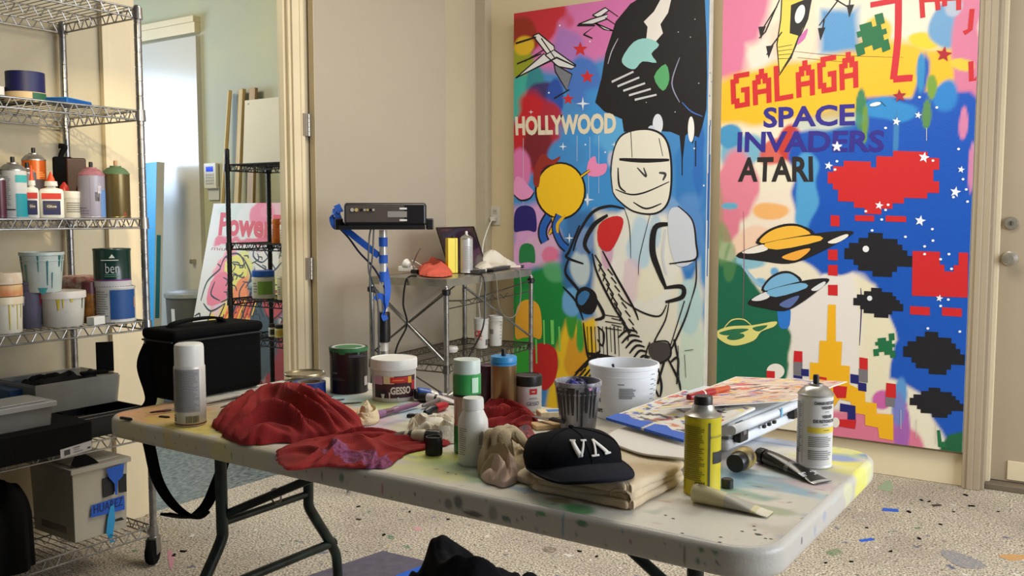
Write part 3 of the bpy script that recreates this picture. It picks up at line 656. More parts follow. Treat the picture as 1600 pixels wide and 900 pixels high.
B(1390,172,40,18,(46,140,208)); B(1440,110,8,34,(46,140,200)); B(1480,150,20,24,(40,130,206)); B(1345,170,8,30,(60,130,90)); B(1456,140,8,20,(120,160,60)); B(1448,180,6,22,(90,140,80)); B(1400,210,4,40,(60,130,190)); B(1260,300,18,60,(80,160,214)); B(1506,190,8,30,(214,130,170)); B(1518,260,5,50,(206,130,170)); B(1352,190,5,30,(110,150,60)); B(1300,190,50,20,(90,160,180),.35)
PO([(1110,400),(1160,420),(1200,470),(1236,474),(1232,570),(1220,600),(1224,650),(1110,650)], (20,104,76), soft=.012); B(1128,380,14,40,(110,150,90),.7); B(1140,410,10,30,(90,140,80),.6)
PO([(1236,470),(1290,430),(1330,428),(1346,470),(1344,580),(1356,640),(1300,650),(1228,650)], (234,228,222), soft=.012)
PO([(1344,440),(1372,450),(1400,530),(1388,600),(1400,640),(1350,640),(1342,560)], (234,226,196), soft=.012); L([(1345,450),(1346,480),(1343,540)], 2, (40,40,110))
PO([(1290,640),(1400,650),(1460,690),(1450,720),(1290,690)], (222,122,150), soft=.03); B(1380,625,14,16,(206,100,170)); B(1408,670,12,50,(168,100,180)); B(1408,610,12,26,(90,150,210)); B(1404,640,10,26,(120,130,200))
PO([(1420,640),(1448,640),(1480,690),(1470,712),(1440,705)], (238,230,206), soft=.02); PO([(1478,676),(1530,672),(1530,720),(1470,715)], (24,98,60), soft=.01); B(1188,440,10,5,(120,180,220)); B(1210,425,7,7,(110,170,220)); L([(1160,415),(1186,445),(1204,446)], 6, (150,190,214))
p.poly([(1216,478),(1234,478),(1234,508),(1225,514),(1217,508)], (40,120,210), 3)
# upper motifs: shard with strokes, red marks
def shard(pts, c): p.poly(pts, c); L(pts+[pts[0]], 2, BK, 0, taper=False)
shard([(1222,-10),(1270,-12),(1262,30),(1238,84),(1218,114),(1214,70),(1220,30)], (236,212,90)); p.poly([(1236,8),(1270,-6),(1262,30),(1248,56),(1234,52)], BK); p.ell(1250,22,7,15,(236,236,236),.3); p.poly([(1248,60),(1262,44),(1258,60),(1246,70)], (206,110,180), 3)
for a in ([(1218,0),(1196,50),(1186,60)],[(1222,50),(1206,72),(1198,86)],[(1288,30),(1284,56)],[(1328,0),(1326,20)],[(1214,10),(1190,48)],[(1262,20),(1236,90),(1216,120)],[(1310,0),(1280,40)],[(1300,-4),(1330,14)]): L(a, 2.6, BK, 0)
for a, b in ((1190,50),(1202,80),(1283,52),(1328,16)): p.poly([(a-5,b-8),(a+7,b-9),(a-1,b+12)], BK)
for i in range(4): L([(1216,74+i*6),(1238,70+i*7)], 1, BK, 0)
L([(1238,80),(1300,86),(1412,90)], .8, (120,90,40)); L([(1246,90),(1330,98)], .8, (120,90,40))
L([(1360,8),(1404,0),(1408,-6)], 9, (208,34,50), 0, taper=False); L([(1404,-10),(1403,60),(1396,124)], 11, (208,34,50), 3, taper=False); L([(1396,124),(1420,122),(1426,122)], 11, (208,34,50), 0, taper=False)
for a in ([(1440,-4),(1442,28)],[(1464,-4),(1466,16)],[(1476,-4),(1476,10)],[(1498,-6),(1498,16)],[(1519,14),(1516,46),(1506,52)],[(1517,96),(1518,126),(1528,122)]): L(a, 8, (206,36,44), 0, taper=False)
L([(1440,2),(1500,-2)], 5, (206,36,44), 0, taper=False)
GL = {'G': ['.####', '##...', '#....', '#..##', '#...#', '##..#', '.####'], 'A': ['..#..', '.###.', '##.##', '#...#', '#####', '#...#', '#...#'], 'L': ['#....', '#....', '#....', '#....', '#....', '#....', '#####']}
for i, ch in enumerate('GALAGA'):
    a = 1141+i*33.9; t = 117-i*6.6; b = 171-i*5.9
    rows = []
    for r in GL[ch]: rows.append(''.join(c*2 for c in r))
    # thicken strokes by one cell
    rows = [''.join('#' if (r[k] == '#' or (k and r[k-1] == '#')) else '.' for k in range(len(r)))+('#' if r[-1] == '#' else '.') for r in rows]
    p.pixels([(a, t), (a+30, t-5.5), (a+31, b-5), (a+2, b)], rows, (206,34,38))
p.text('SPACE', [(1193,168),(1336,162),(1336,196),(1193,200)], (44,36,140), .03, label='dark blue rounded lettering')
p.text('INVADERS', [(1153,206),(1383,203),(1381,238),(1152,238)], (44,36,140), .03, label='dark blue rounded lettering')
p.text('ATARI', [(1156,246),(1270,244),(1271,284),(1153,284)], (34,28,30), .03, label='black lettering')
p.star(1308,229,9,(240,240,244))
# block motifs: plain stepped patterns
RD_, BL_, GR_, YL_, NV_, GY_ = (206,30,34), (18,18,26), (22,110,66), (244,182,20), (24,28,110), (120,116,122)
T1 = ['............######..', '.........###########', '...#####.###########', '.##################.', '###################.', '####################', '.###################', '..################..', '..############......', '.....#######........', '.......###..........']
def motif(x0, y0, x1, y1, rows, c, sk=0): p.pixels([(x0, y0), (x1, y0+sk), (x1-1, y1+sk), (x0-1, y1)], rows, c)
motif(1294, 232, 1468, 332, T1, RD_, 6)
p.pixels([(1336,336),(1366,337),(1366,346),(1336,345)], ['#'], RD_); p.pixels([(1384,337),(1416,338),(1416,347),(1384,346)], ['#'], RD_)
T2 = ['.....###......', '...########...', '.###########..', '#############.', '##############', '..############', '...########...', '......####....']
motif(1320, 362, 1426, 430, T2, BL_, 4); p.ell(1353,389,5,5,(236,236,240)); 
motif(1334, 448, 1412, 494, T2, BL_, 4); p.ell(1359,466,4,4,(236,236,240))
motif(1412, 516, 1508, 582, T2, BL_, 5); motif(1422, 604, 1506, 650, T2, BL_, 4)
T3 = ['######....##', '######....##', '#######..###', '############', '############', '############', '############']
motif(1426, 392, 1513, 462, T3, RD_, 3)
for a, b in ((1422,478),(1472,480)): p.pixels([(a,b),(a+31,b+2),(a+31,b+15),(a,b+13)], ['#'], RD_)
T4 = ['......##.', '..###.##.', '.######..', '..######.', '#######..', '##..####.', '......##.']
p.pixels([(1328,34),(1386,18),(1398,74),(1342,98)], T4, GR_); p.pixels([(1362,524),(1402,520),(1404,558),(1366,562)], T4, GR_)
p.pixels([(1464,672),(1474,672),(1480,700),(1466,698)], ['#.', '#.', '##'], GR_)
p.pixels([(1298,336),(1312,337),(1312,354),(1298,353)], ['#'], RD_)
for b in (390, 414, 445): p.pixels([(1294,b),(1309,b),(1309,b+17),(1294,b+16)], ['#'], RD_)
p.pixels([(1294,476),(1306,476),(1306,534),(1292,534)], ['#'], YL_); p.pixels([(1281,532),(1316,534),(1314,574),(1279,572)], ['#'], YL_)
p.poly([(1266,566),(1328,572),(1327,600),(1352,612),(1352,628),(1370,630),(1370,646),(1396,648),(1396,688),(1374,684),(1372,668),(1352,664),(1352,648),(1330,644),(1330,628),(1300,620),(1265,616)], YL_)
p.poly([(1300,604),(1316,606),(1316,618),(1300,640)], YL_)
for q in ([(1241,548),(1254,549),(1254,566),(1240,565)],[(1343,558),(1356,560),(1356,578),(1343,576)],[(1385,598),(1400,600),(1400,622),(1384,620)],[(1198,579),(1211,580),(1211,592),(1198,590)]): p.pixels(q, ['#'], RD_)
for q in ([(1240,565),(1254,566),(1254,588),(1240,586)],[(1342,576),(1356,578),(1356,598),(1342,596)],[(1384,620),(1398,622),(1398,636),(1384,634)]): p.pixels(q, ['#'], GY_)
for q in ([(1252,576),(1264,577),(1264,588),(1252,587)],[(1240,586),(1254,588),(1254,592),(1240,590)],[(1329,584),(1342,586),(1342,600),(1329,598)],[(1341,597),(1354,599),(1354,612),(1341,610)]): p.pixels(q, ['#'], NV_)
p.poly([(1302,602),(1324,604),(1322,622),(1308,622),(1302,612)], RD_); p.pixels([(1313,630),(1337,634),(1337,656),(1312,655)], ['##', '.#'], NV_); p.pixels([(1312,655),(1338,656),(1336,670),(1311,666)], ['#'], RD_); p.ell(1306,660,6,8,(236,232,224)); p.ell(1212,580,14,12,(238,234,224)); p.pixels([(1198,579),(1211,580),(1211,592),(1198,590)], ['#'], RD_); p.pixels([(1280,588),(1292,590),(1292,594),(1280,592)], ['#'], RD_)
# saucers
def saucer(x, y, w, c1, c2, c3):
    p.poly([(x-w*.62,y-6),(x-w*.5,y-26),(x-w*.18,y-38),(x+w*.12,y-36),(x+w*.3,y-20)], BK, 4); p.poly([(x-w*.56,y-8),(x-w*.46,y-24),(x-w*.18,y-34),(x+w*.1,y-33),(x+w*.24,y-18)], c1, 4)
    p.poly([(x-w,y+12),(x-w*.6,y-6),(x,y-18),(x+w*.6,y-26),(x+w,y-26),(x+w*.8,y-12),(x+w*.3,y+12),(x-w*.1,y+24),(x-w*.55,y+20)], BK, 4)
    p.poly([(x-w*.9,y+6),(x-w*.55,y-6),(x-w*.46,y+2),(x-w*.7,y+8)], c3, 3); p.poly([(x-w*.5,y-8),(x+w*.3,y-20),(x+w*.44,y-12),(x-w*.3,y+2)], c1, 3); p.poly([(x-w*.22,y+14),(x,y+5),(x+w*.26,y),(x+w*.18,y+10),(x,y+19)], c2, 4); p.poly([(x+w*.56,y-10),(x+w*.86,y-22),(x+w*.9,y-18),(x+w*.7,y-8)], c3, 3)
saucer(1242,388,92,(244,186,60),(244,170,60),(238,232,222)); saucer(1232,462,64,(120,180,220),(90,110,170),(226,228,230))
for w, c in ((0, (226,220,130)),):
    p.poly([(1118,520),(1140,510),(1176,508),(1212,502),(1210,510),(1190,518),(1178,532),(1150,540),(1130,534)], c, 4); p.poly([(1124,520),(1146,514),(1170,514),(1158,520),(1136,524)], (40,112,76), 4); p.poly([(1176,512),(1200,508),(1186,518)], (40,112,76), 3); p.ell(1150,526,14,5,(40,112,76), -.15); L([(1132,512),(1144,500),(1162,499),(1174,508)], 2, c)
L([(1162,330),(1163,400),(1161,500)], 1, (150,90,110))
for a, b, r in ((1401,190,7),(1435,180,6),(1444,246,9),(1295,259,7),(1493,300,9),(1502,265,6),(1438,345,9),(1374,321,7),(1468,466,6),(1308,229,8)): p.star(a, b, r, (236,240,248), rot=.2)
for a, b in ((1384,200),(1464,168),(1458,251),(1498,233),(1305,265),(1308,252),(1505,280),(1510,296),(1388,320),(1384,328),(1353,330),(1457,358),(1458,376),(1445,385),(1445,397),(1415,370),(1470,405),(1483,397),(1487,420),(1470,478),(1482,468),(1450,513),(1500,518),(1363,360),(1437,152),(1378,343),(1490,308),(1512,315)): p.ell(a, b, 2.3, 1.9, (236,240,248))
p.star(1475,85,13,(176,24,40), rot=.15); p.star(1406,150,11,(170,34,50), rot=-.1); p.ell(1368,163,9,3,(232,232,232),-.2)
L([(1376,158),(1384,166)], 1, BK)
for a, b, c in ((1448,200,20),(1408,640,30),(1432,655,30),(1462,660,34)): L([(a,b),(a,b+c)], 1.2, (200,200,190), 0)
p.done()
# ---------------------------------------------------------------- painting in the other room, leaning
top = at(334, 318, Y=3.83); 
lean = math.atan2(3.83-3.50, top.z)
pM = Matrix.Translation((top.x, 3.50, 0.0)) @ Matrix.Rotation(-lean, 4, 'X')
hgt = math.hypot(.33, top.z)
p = Painting('painting', 'comic style painting with red Power lettering leaning in the far room', 'painting', pM, 1.05, hgt, .045, .01, (206,200,190), 37, side=(214,224,170))
B, PO, L = p.blob, p.soft, p.line
B(410,335,20,14,(214,60,90),.9); B(430,328,26,10,(220,120,130),.6); B(360,330,20,10,(190,196,180)); B(350,450,20,40,(226,120,130)); B(372,425,20,24,(214,206,80)); B(366,470,20,40,(232,150,60)); B(344,490,16,26,(214,180,190)); B(400,480,24,40,(60,90,90)); B(380,500,18,30,(230,110,40)); B(425,480,20,20,(196,44,44)); B(446,470,12,20,(50,110,190)); B(352,520,30,30,(226,190,60)); B(430,450,14,14,(200,200,70)); B(440,560,30,50,(150,40,40)); B(410,540,30,40,(70,76,80)); B(446,400,12,30,(190,170,120))
PO([(338,371),(362,372),(362,382),(336,382)], (206,50,56), soft=.01); PO([(338,372),(450,371),(452,381),(337,382)], (206,52,58), soft=.01)
p.text('PowerF', [(345,332),(442,336),(440,374),(341,368)], (206,50,56), .04, label='red italic lettering')
p.text('mium    orts', [(332,385),(412,388),(410,394),(330,391)], (160,80,96), 0)
for pts, c in (([(352,410),(372,398),(384,404),(386,430),(372,450),(356,440)], (226,214,90)), ([(330,440),(352,424),(362,446),(350,470),(324,476)], (220,110,130)), ([(372,440),(386,436),(384,470),(366,504),(344,520),(352,490)], (236,130,50)), ([(350,520),(376,500),(386,520),(376,560),(344,560)], (244,190,60)), ([(392,450),(420,440),(424,520),(396,530)], (50,66,70)), ([(412,462),(440,456),(446,480),(430,500),(414,490)], (190,50,44)), ([(416,462),(438,459),(436,470),(420,474)], (220,206,80)), ([(442,470),(456,466),(456,500),(444,500)], (50,110,196)), ([(398,400),(420,392),(436,400),(430,424),(404,430)], (222,214,200))): p.poly(pts, c, 3)
for a in ([(314,470),(324,440),(344,420),(340,412)],[(344,420),(352,402),(368,396),(378,402),(384,420)],[(318,474),(330,486),(352,474)],[(304,494),(312,490),(312,498)],[(330,486),(322,510)],[(352,474),(340,500),(326,516)],[(366,430),(356,452),(362,470)],[(384,440),(374,460),(382,500)],[(400,384),(396,400),(410,410),(424,396)],[(410,386),(430,420)],[(424,390),(440,384),(436,404)],[(372,470),(360,500),(352,520)],[(410,452),(404,470),(412,496)],[(420,456),(440,456),(446,478),(424,500),(412,480)],[(398,410),(424,424),(440,410)],[(380,402),(392,430),(384,450)],[(392,440),(406,430),(420,436)],[(336,440),(330,460),(344,470)]): L(a, 2, BK)
rg_ = random.Random(7)
for i in range(46):
    a, b = rg_.uniform(346, 450), rg_.uniform(392, 540); t_ = rg_.uniform(0, 3); w_ = rg_.uniform(6, 18); L([(a,b),(a+w_*.5*math.cos(t_)+2,b+w_*.5*math.sin(t_)),(a+w_*math.cos(t_+.5),b+w_*math.sin(t_+.5))], 1.5, BK)
for i in range(10): L([(340+i*6,520-i*3),(356+i*6,486-i*5)], 2.2, [(232,90,40),(240,190,50),(40,40,50),(200,50,50)][i % 4], 0)
p.done()
# ================================================================ folding table
TX0, TX1, TY0, TY1, TZ = -2.285, -.447, 1.393, 2.165, .74
table = thing('folding_table', 'long white plastic folding table covered in paint stains, in the foreground', 'table', ((TX0+TX1)/2, (TY0+TY1)/2, 0))
tl = Vector(((TX0+TX1)/2, (TY0+TY1)/2, 0))
def rrect(x0, x1, y0, y1, r, n=8):
    out = []
    for cx, cy, a in ((x1-r, y1-r, 0), (x0+r, y1-r, 90), (x0+r, y0+r, 180), (x1-r, y0+r, 270)):
        for i in range(n+1): t = math.radians(a+90*i/n); out.append((cx+r*math.cos(t), cy+r*math.sin(t)))
    return out
hx, hy = (TX1-TX0)/2, (TY1-TY0)/2
tbl_pl = mat('stained_table_plastic', (206, 200, 188), .42, noisy=.14, scale=9, bump=.05, bscale=90)
G().prism(rrect(-hx+.03, hx-.03, -hy+.03, hy-.03, .06, 8), .684, .688).build('underside', mat('table_underside', (190, 186, 176), .6), table, smooth=False)
top_am = attr_mat('painted_tabletop', .42, .15)
PROF = [(-.013, .7395), (-.008, .7385), (-.004, .7355), (-.0008, .731), (0, .727), (0, .700), (-.002, .690), (-.008, .686), (-.03, .685)]
pl = [0]
for (a_, b_), (c_, d_) in zip(PROF, PROF[1:]): pl.append(pl[-1]+math.hypot(a_-c_, b_-d_))
CR = .085; s1 = 2*(hx-CR); s2 = 2*(hy-CR); qa = CR*PI/2; PER = 2*s1+2*s2+4*qa
ap = Canvas(0, PER, 0, pl[-1], .004, (192, 187, 179), 9)      # u runs from the front left corner along the front, then up the right end
def AB(u, z, ru, rz, c, a=.8, **k): ap.blob(u, .008+.7355-z+.004, ru, rz, c, a, **{'rough': .45, 'cells': 220, 'soft': .5, **k})
def fx(px): return at(px, 700, Y=TY0).x-tl.x+hx-CR      # u of a sight line on the front edge
for px, ru, c, al in ((150,.06,(214,186,140),.7),(200,.08,(200,188,140),.6),(262,.02,(206,180,110),.7),(290,.07,(200,190,146),.5),(345,.04,(208,200,120),.6),(390,.06,(200,194,156),.4)): AB(fx(px), .715, ru, .05, c, al)
R_ = random.Random(4)
for i in range(70):
    u = R_.uniform(-.1, s1); AB(u, R_.uniform(.69, .732), R_.uniform(.0008, .0022), R_.uniform(.001, .004), R_.choice([(110,104,96),(70,70,74),(150,160,140),(60,100,70),(150,90,80),(110,130,160)]), .8, rough=.2)
for px, z, ru, rz, c in ((1094,.706,.006,.009,(30,120,60)),(1098,.727,.006,.005,(30,120,60)),(1120,.727,.005,.003,(30,120,60)),(1072,.712,.0015,.02,(110,110,100)),(880,.715,.0022,.03,(100,150,190)),(912,.728,.016,.006,(40,120,70)),(845,.73,.012,.006,(60,140,70)),(843,.71,.0015,.02,(90,150,150)),(361,.71,.0025,.012,(40,130,80)),(503,.71,.002,.014,(90,90,80)),(533,.715,.009,.012,(60,120,80)),(597,.71,.002,.014,(180,60,60)),(640,.722,.03,.0015,(80,120,190)),(715,.712,.012,.016,(90,90,90)),(735,.70,.03,.006,(46,40,40)),(700,.712,.01,.012,(120,116,110)),(790,.706,.01,.006,(70,100,90)),(770,.712,.012,.02,(140,136,126))): AB(fx(px), z, ru*.8, rz*.8, c, .8)
ue = s1+qa
AB(ue+.50, .71, .055, .05, (226,222,110), .95, rough=.3); AB(ue+.40, .715, .03, .03, (214,214,170), .7); AB(ue+.56, .72, .05, .03, (226,226,150), .6); AB(ue+.08, .715, .004, .006, (40,60,110)); AB(ue+.16, .71, .008, .012, (110,140,200),.5); AB(ue+.22, .72, .01, .008, (130,150,200),.5); AB(ue+.3,.73,.02,.004,(190,196,190))
def rim_fn(U, V):
    prr = np.array(PROF); off = np.interp(V, pl, prr[:, 0]); z = np.interp(V, pl, prr[:, 1]); x = np.zeros_like(U); y = np.zeros_like(U); U = U % PER
    segs = [(s1, 0), (qa, 1), (s2, 2), (qa, 3), (s1, 4), (qa, 5), (s2, 6), (qa, 7)]; u0 = 0
    for L_, k in segs:
        m = (U >= u0) & (U <= u0+L_); t = (U-u0)
        if k == 0: X_, Y_ = -hx+CR+t, -hy-off
        if k == 1: an = -PI/2+t/CR; X_, Y_ = hx-CR+(CR+off)*np.cos(an), -hy+CR+(CR+off)*np.sin(an)
        if k == 2: X_, Y_ = hx+off, -hy+CR+t
        if k == 3: an = t/CR; X_, Y_ = hx-CR+(CR+off)*np.cos(an), hy-CR+(CR+off)*np.sin(an)
        if k == 4: X_, Y_ = hx-CR-t, hy+off
        if k == 5: an = PI/2+t/CR; X_, Y_ = -hx+CR+(CR+off)*np.cos(an), hy-CR+(CR+off)*np.sin(an)
        if k == 6: X_, Y_ = -hx-off, hy-CR-t
        if k == 7: an = PI+t/CR; X_, Y_ = -hx+CR+(CR+off)*np.cos(an), -hy+CR+(CR+off)*np.sin(an)
        x = np.where(m, X_, x); y = np.where(m, Y_, y); u0 += L_
    return x, y, z
o = ap.build('table_rim', top_am, table, rim_fn); o.data.flip_normals(); o.data.shade_smooth()
# painted stains on the top: colour field
cv = Canvas(-hx+.012, hx-.012, -hy+.012, hy-.012, .006, (208, 203, 190), 5)
def tp(x, y): p = at(x, y, z=TZ)-tl; return p.x, p.y
def TB(x, y, rx, ry, c, a=.8, **k):   # centre by sight line, radii in metres
    u, v = tp(x, y); cv.blob(u, v, rx, ry, c, a, **{'rough': .5, 'cells': 40, 'soft': .6, **k})
TB(215,645,.16,.14,(222,170,112),.9); TB(180,645,.08,.1,(224,160,110)); TB(260,640,.12,.1,(206,160,110)); TB(300,668,.14,.07,(220,200,90),.9); TB(330,655,.12,.08,(214,190,120)); TB(380,690,.06,.05,(222,206,90))
TB(470,640,.2,.12,(232,190,90),.9); TB(530,640,.12,.08,(236,176,96)); TB(560,625,.12,.08,(170,200,206),.9); TB(620,640,.12,.08,(160,190,216)); TB(590,630,.08,.06,(200,206,120)); TB(600,665,.14,.06,(196,170,196),.8); TB(640,668,.1,.05,(206,210,180)); TB(700,718,.12,.05,(206,212,100),.9); TB(680,735,.1,.05,(214,216,150)); TB(740,730,.1,.05,(140,190,160),.7); TB(800,640,.14,.08,(190,180,140),.6)
TB(770,750,.07,.03,(110,170,130),.6); TB(880,760,.06,.04,(70,140,90),.7); TB(860,790,.05,.03,(90,140,80),.5); TB(905,795,.03,.02,(30,130,60)); TB(865,780,.03,.012,(120,110,60)); TB(815,765,.05,.015,(120,160,190),.8)
TB(1160,720,.14,.1,(196,190,196),.8); TB(1180,752,.12,.07,(110,150,170),.85); TB(1150,765,.06,.05,(90,150,130),.7); TB(1210,765,.09,.04,(150,180,196),.7); TB(1230,775,.07,.02,(214,206,190)); TB(1200,740,.1,.015,(200,214,220)); TB(1250,755,.06,.03,(186,160,170),.6); TB(1200,795,.06,.02,(130,150,110),.6)
TB(1330,705,.09,.05,(226,222,96),.95); TB(1310,722,.09,.045,(222,214,100),.9); TB(1355,712,.03,.02,(96,140,196),.9); TB(1300,715,.05,.03,(110,140,206),.8); TB(1335,735,.06,.03,(226,220,120),.8); TB(1330,712,.1,.008,(150,180,160),.7); TB(1220,690,.12,.06,(190,196,214),.7); TB(1205,692,.07,.008,(90,110,170),.6)
cv.dirt((160, 150, 130), 30, .7, .5); cv.dirt((110, 140, 120), 46, .84, .6); cv.dirt((130, 150, 180), 40, .84, .6); cv.dirt((190, 120, 110), 60, .9, .7); cv.dirt((60, 56, 54), 110, .93, .9)
def top_fn(X, Y):
    dx = np.maximum(abs(X)-(hx-CR), 0); dy = np.maximum(abs(Y)-(hy-CR), 0); d = np.hypot(dx, dy); r = CR-.0125; k = np.where(d > r, r/np.maximum(d, 1e-6), 1)
    k = np.where((dx > 0) & (dy > 0), k, 1)
    return np.sign(X)*(np.minimum(abs(X), hx-CR)+dx*k), np.sign(Y)*(np.minimum(abs(Y), hy-CR)+dy*k), np.full_like(X, .7396)
cv.build('tabletop', top_am, table, top_fn)
g = G()
for k, (x, y) in enumerate([(1160,830),(1178,822),(1180,828),(1126,839),(1125,847),(1196,841),(1205,842),(1066,833),(1040,805),(1052,810),(775,735),(790,741),(1185,835),(700,738),(712,741)]):
    u, v = tp(x, y); sc = .5 if k != 12 else 1; g.add([(u+sc*.006*math.cos(a*1.05+k)*(1.4 if a % 2 else .8), v+sc*.005*math.sin(a*1.05+k), .7400) for a in range(6)], [tuple(range(6))])
g.build('paint_specks', flat((50, 60, 56)), table, smooth=False)['kind'] = 'stuff'
# steel legs
tube_m = mat('black_painted_tube', (18, 18, 20), .35, .3, noisy=.3, scale=20, col2=(30, 50, 44))
for sx in (-1, 1):
    X = sx*(hx-.218)
    for sy in (-1, 1):
        y0 = sy*.162; pts = [(X, y0, .70), (X, y0, .42), (X, y0, .385), (X, y0+sy*.02, .345), (X, y0+sy*.10, .22), (X, y0+sy*.118, .16), (X, y0+sy*.12, .02)]
        l = G().tube(smooth_path(pts, 4), .0165 if sy < 0 else .016, 12).build('leg', tube_m, table)
        f = G(); f.lathe([(0, 0), (.02, 0), (.021, .02), (.019, .04), (.016, .04)], 14, X, y0+sy*.12); lab(f.build('foot_cap', black_pl, l), 'black rubber foot')
    G().tube([(X, -.27, .235), (X, .27, .235)], .014, 10).build('crossbar', tube_m, table)
    G().tube([(X, -.17, .66), (X, .17, .66)], .012, 10).build('crossbar', tube_m, table)
    G().tube([(X+.0, -.0 if sx > 0 else -.155, .44 if sx < 0 else .40), (X-sx*.30, 0, .59), (X-sx*.42, 0, .683)], .0125, 10).build('folding_brace', tube_m, table)
    G().tube([(X, -.165, .42), (X, .165, .42)], .011, 10).build('crossbar', tube_m, table)
    rg = [(X-sx*.06+.022*math.cos(a*PI/6), -.02, .47+.022*math.sin(a*PI/6)) for a in range(12)]
    G().tube(rg, .003, 6, closed=True).build('lock_ring', chrome, table)
for y in (-.05, .05): G().box(-hx+.1, hx-.1, y-.01, y+.01, .672, .689).build('rail', tube_m, table, smooth=False)
# ================================================================ things on the table
def noz(g, z, r=.006):
    g.lathe([(0, z), (r*.75, z), (r*.75, z+.006), (r*1.1, z+.007), (r*1.1, z+.016), (r*.8, z+.02), (0, z+.02)], 14); return g
def spray(label, x0, x1, yt, yb, z, body, group=None, cap=None, nozzle=(20, 20, 24), X=None, shoulder=None, name='spray_can', capr=.93, coneh=.13):
    p, r, h = cyl(x0, x1, yt, yb, z, X); t = thing(name, label, 'spray can', p, face_rz(p), group); bm = body if not isinstance(body, tuple) else mat('can_%d_%d_%d' % body, body, .35, .2, noisy=.1, scale=25)
    if cap:
        hb = h*.72; g = G().lathe([(0, 0), (r*.94, 0), (r, .003), (r, hb), (r*.93, hb+.004), (r*.7, hb+.02), (0, hb+.02)], 36); g.build('can_body', bm, t)
        G().lathe([(r*capr*1.01, hb+.002), (r*capr*1.01, h-.012), (r*capr*.97, h-.003), (r*capr*.86, h), (0, h)], 36).build('cap', cap, t)
    else:
        hn = .019; sh = r*.62; hb = h-hn-sh
        G().lathe([(0, .0), (r*.92, 0), (r*1.01, .002), (r*1.01, .005), (r*.98, .007), (r, .010), (r, hb)], 36).build('can_body', bm, t)
        G().lathe([(r*1.02, hb-.002), (r*1.02, hb+.002), (r*.96, hb+.004), (r*.86, hb+sh*.4), (r*.62, hb+sh*.75), (r*.42, hb+sh*.84), (r*.42, hb+sh), (r*.3, hb+sh*1.0), (r*.28, hb+sh*.8), (0, hb+sh*.8)], 36).build('shoulder', shoulder or tin, t)
        g = G(); g.lathe([(0, hb+sh*.8), (.0022, hb+sh*.8), (.0022, hb+sh*1.0), (.0062, hb+sh), (.0066, h-.004), (.0055, h), (0, h)], 14); g.build('nozzle', mat('nozzle_%d_%d_%d' % nozzle, nozzle, .5), t)
    return t, r, h
def label_patch(t, rf, a0, a1, z0, z1, col, off=.0005, name='label', text=None):
    m = col if not isinstance(col, tuple) else flat(col)
    o = G().patch(rf, a0, a1, z0, z1, off, k=4 if callable(rf) else 1).build(name, m, t)
    if text: lab(o, text)
    return o
def fine_print(t, rf, a0, a1, z0, z1, n, col=grey_ink, seed=1, off=.0009, parent=None, hfrac=.45):
    g = G(); rr = random.Random(seed); dz = (z1-z0)/n
    for i in range(n):
        z = z1-dz*(i+.5); e = a0+(a1-a0)*rr.uniform(.75, 1); g.patch(rf, a0, e, z-dz*hfrac/2, z+dz*hfrac/2, off)
    return g.build('fine_print', col, parent or t)
def barcode(t, rf, a0, a1, z0, z1, parent=None, off=.0011, col=ink):
    g = G(); rr = random.Random(3); a = a0
    while a < a1: w = rr.uniform(.6, 2.2); g.patch(rf, a, min(a+w, a1), z0, z1, off, n=1); a += w+rr.uniform(.6, 1.8)
    return g.build('barcode', col, parent or t)
def words(t, rf, items, col, parent=None, off=.0012):
    g = G()
    for s_, a, z, w, h, *b in items: text_cyl(g, s_, rf, a, z, w, h, b[0] if b else .03, off)
    return g.build('lettering', col, parent or t)
def drips(t, rf, items, off=.0014, name='paint_drips'):
    """items: (angle, z top, width in m, length, colour)"""
    ms = []; g = G()
    for a, z, w, ln, c in items:
        if c not in ms: ms.append(c)
        g.m = ms.index(c); r0 = rf(z) if callable(rf) else rf; dw = math.degrees(w/2/r0)
        k = 6; vs = []; fs = []
        for i in range(k+1):
            zz = z-ln*i/k; r = (rf(zz) if callable(rf) else rf)+off; f = (1-.45*math.sin(PI*.5*i/k)) if i < k else .35
            for s_ in (-1, 0, 1): an = math.radians(-90+a+s_*dw*f); vs.append(((r+(.0008 if s_ == 0 else 0))*math.cos(an), (r+(.0008 if s_ == 0 else 0))*math.sin(an), zz))
        for i in range(k):
            for j in range(2): fs.append((i*3+j, i*3+j+1, i*3+j+4, i*3+j+3))
        g.add(vs, fs)
    o = g.build(name, [flat(c, .4) for c in ms], t); o['kind'] = 'stuff'; return o
# --- white spray can on the left end
t, r, h = spray('white capped spray can with grey text panel, beside the black bag', 275, 322, 536, 667, TZ, (214, 210, 200), cap=mat('white_cap', (226, 224, 216), .4))
G().lathe([(r*.9, .002), (r*1.012, .004), (r*1.012, .007), (r*.9, .009)], 30).build('base_rim', mat('rust_red_rim', (110, 40, 34), .5), t)
lp = label_patch(t, r, -62, 36, .037, h*.70, (150, 148, 146)); label_patch(t, r, -88, -66, .037, h*.70, (160, 158, 158)); fine_print(t, r, -60, 34, .04, h*.68, 26, flat((110,108,108)), hfrac=.35)
fine_print(t, r, -86, -68, .05, h*.62, 14, flat((120,118,118))); barcode(t, r, -18, 30, .010, .028, col=flat((96,90,70))); fine_print(t, r, -84, -60, .012, .03, 3, ink)
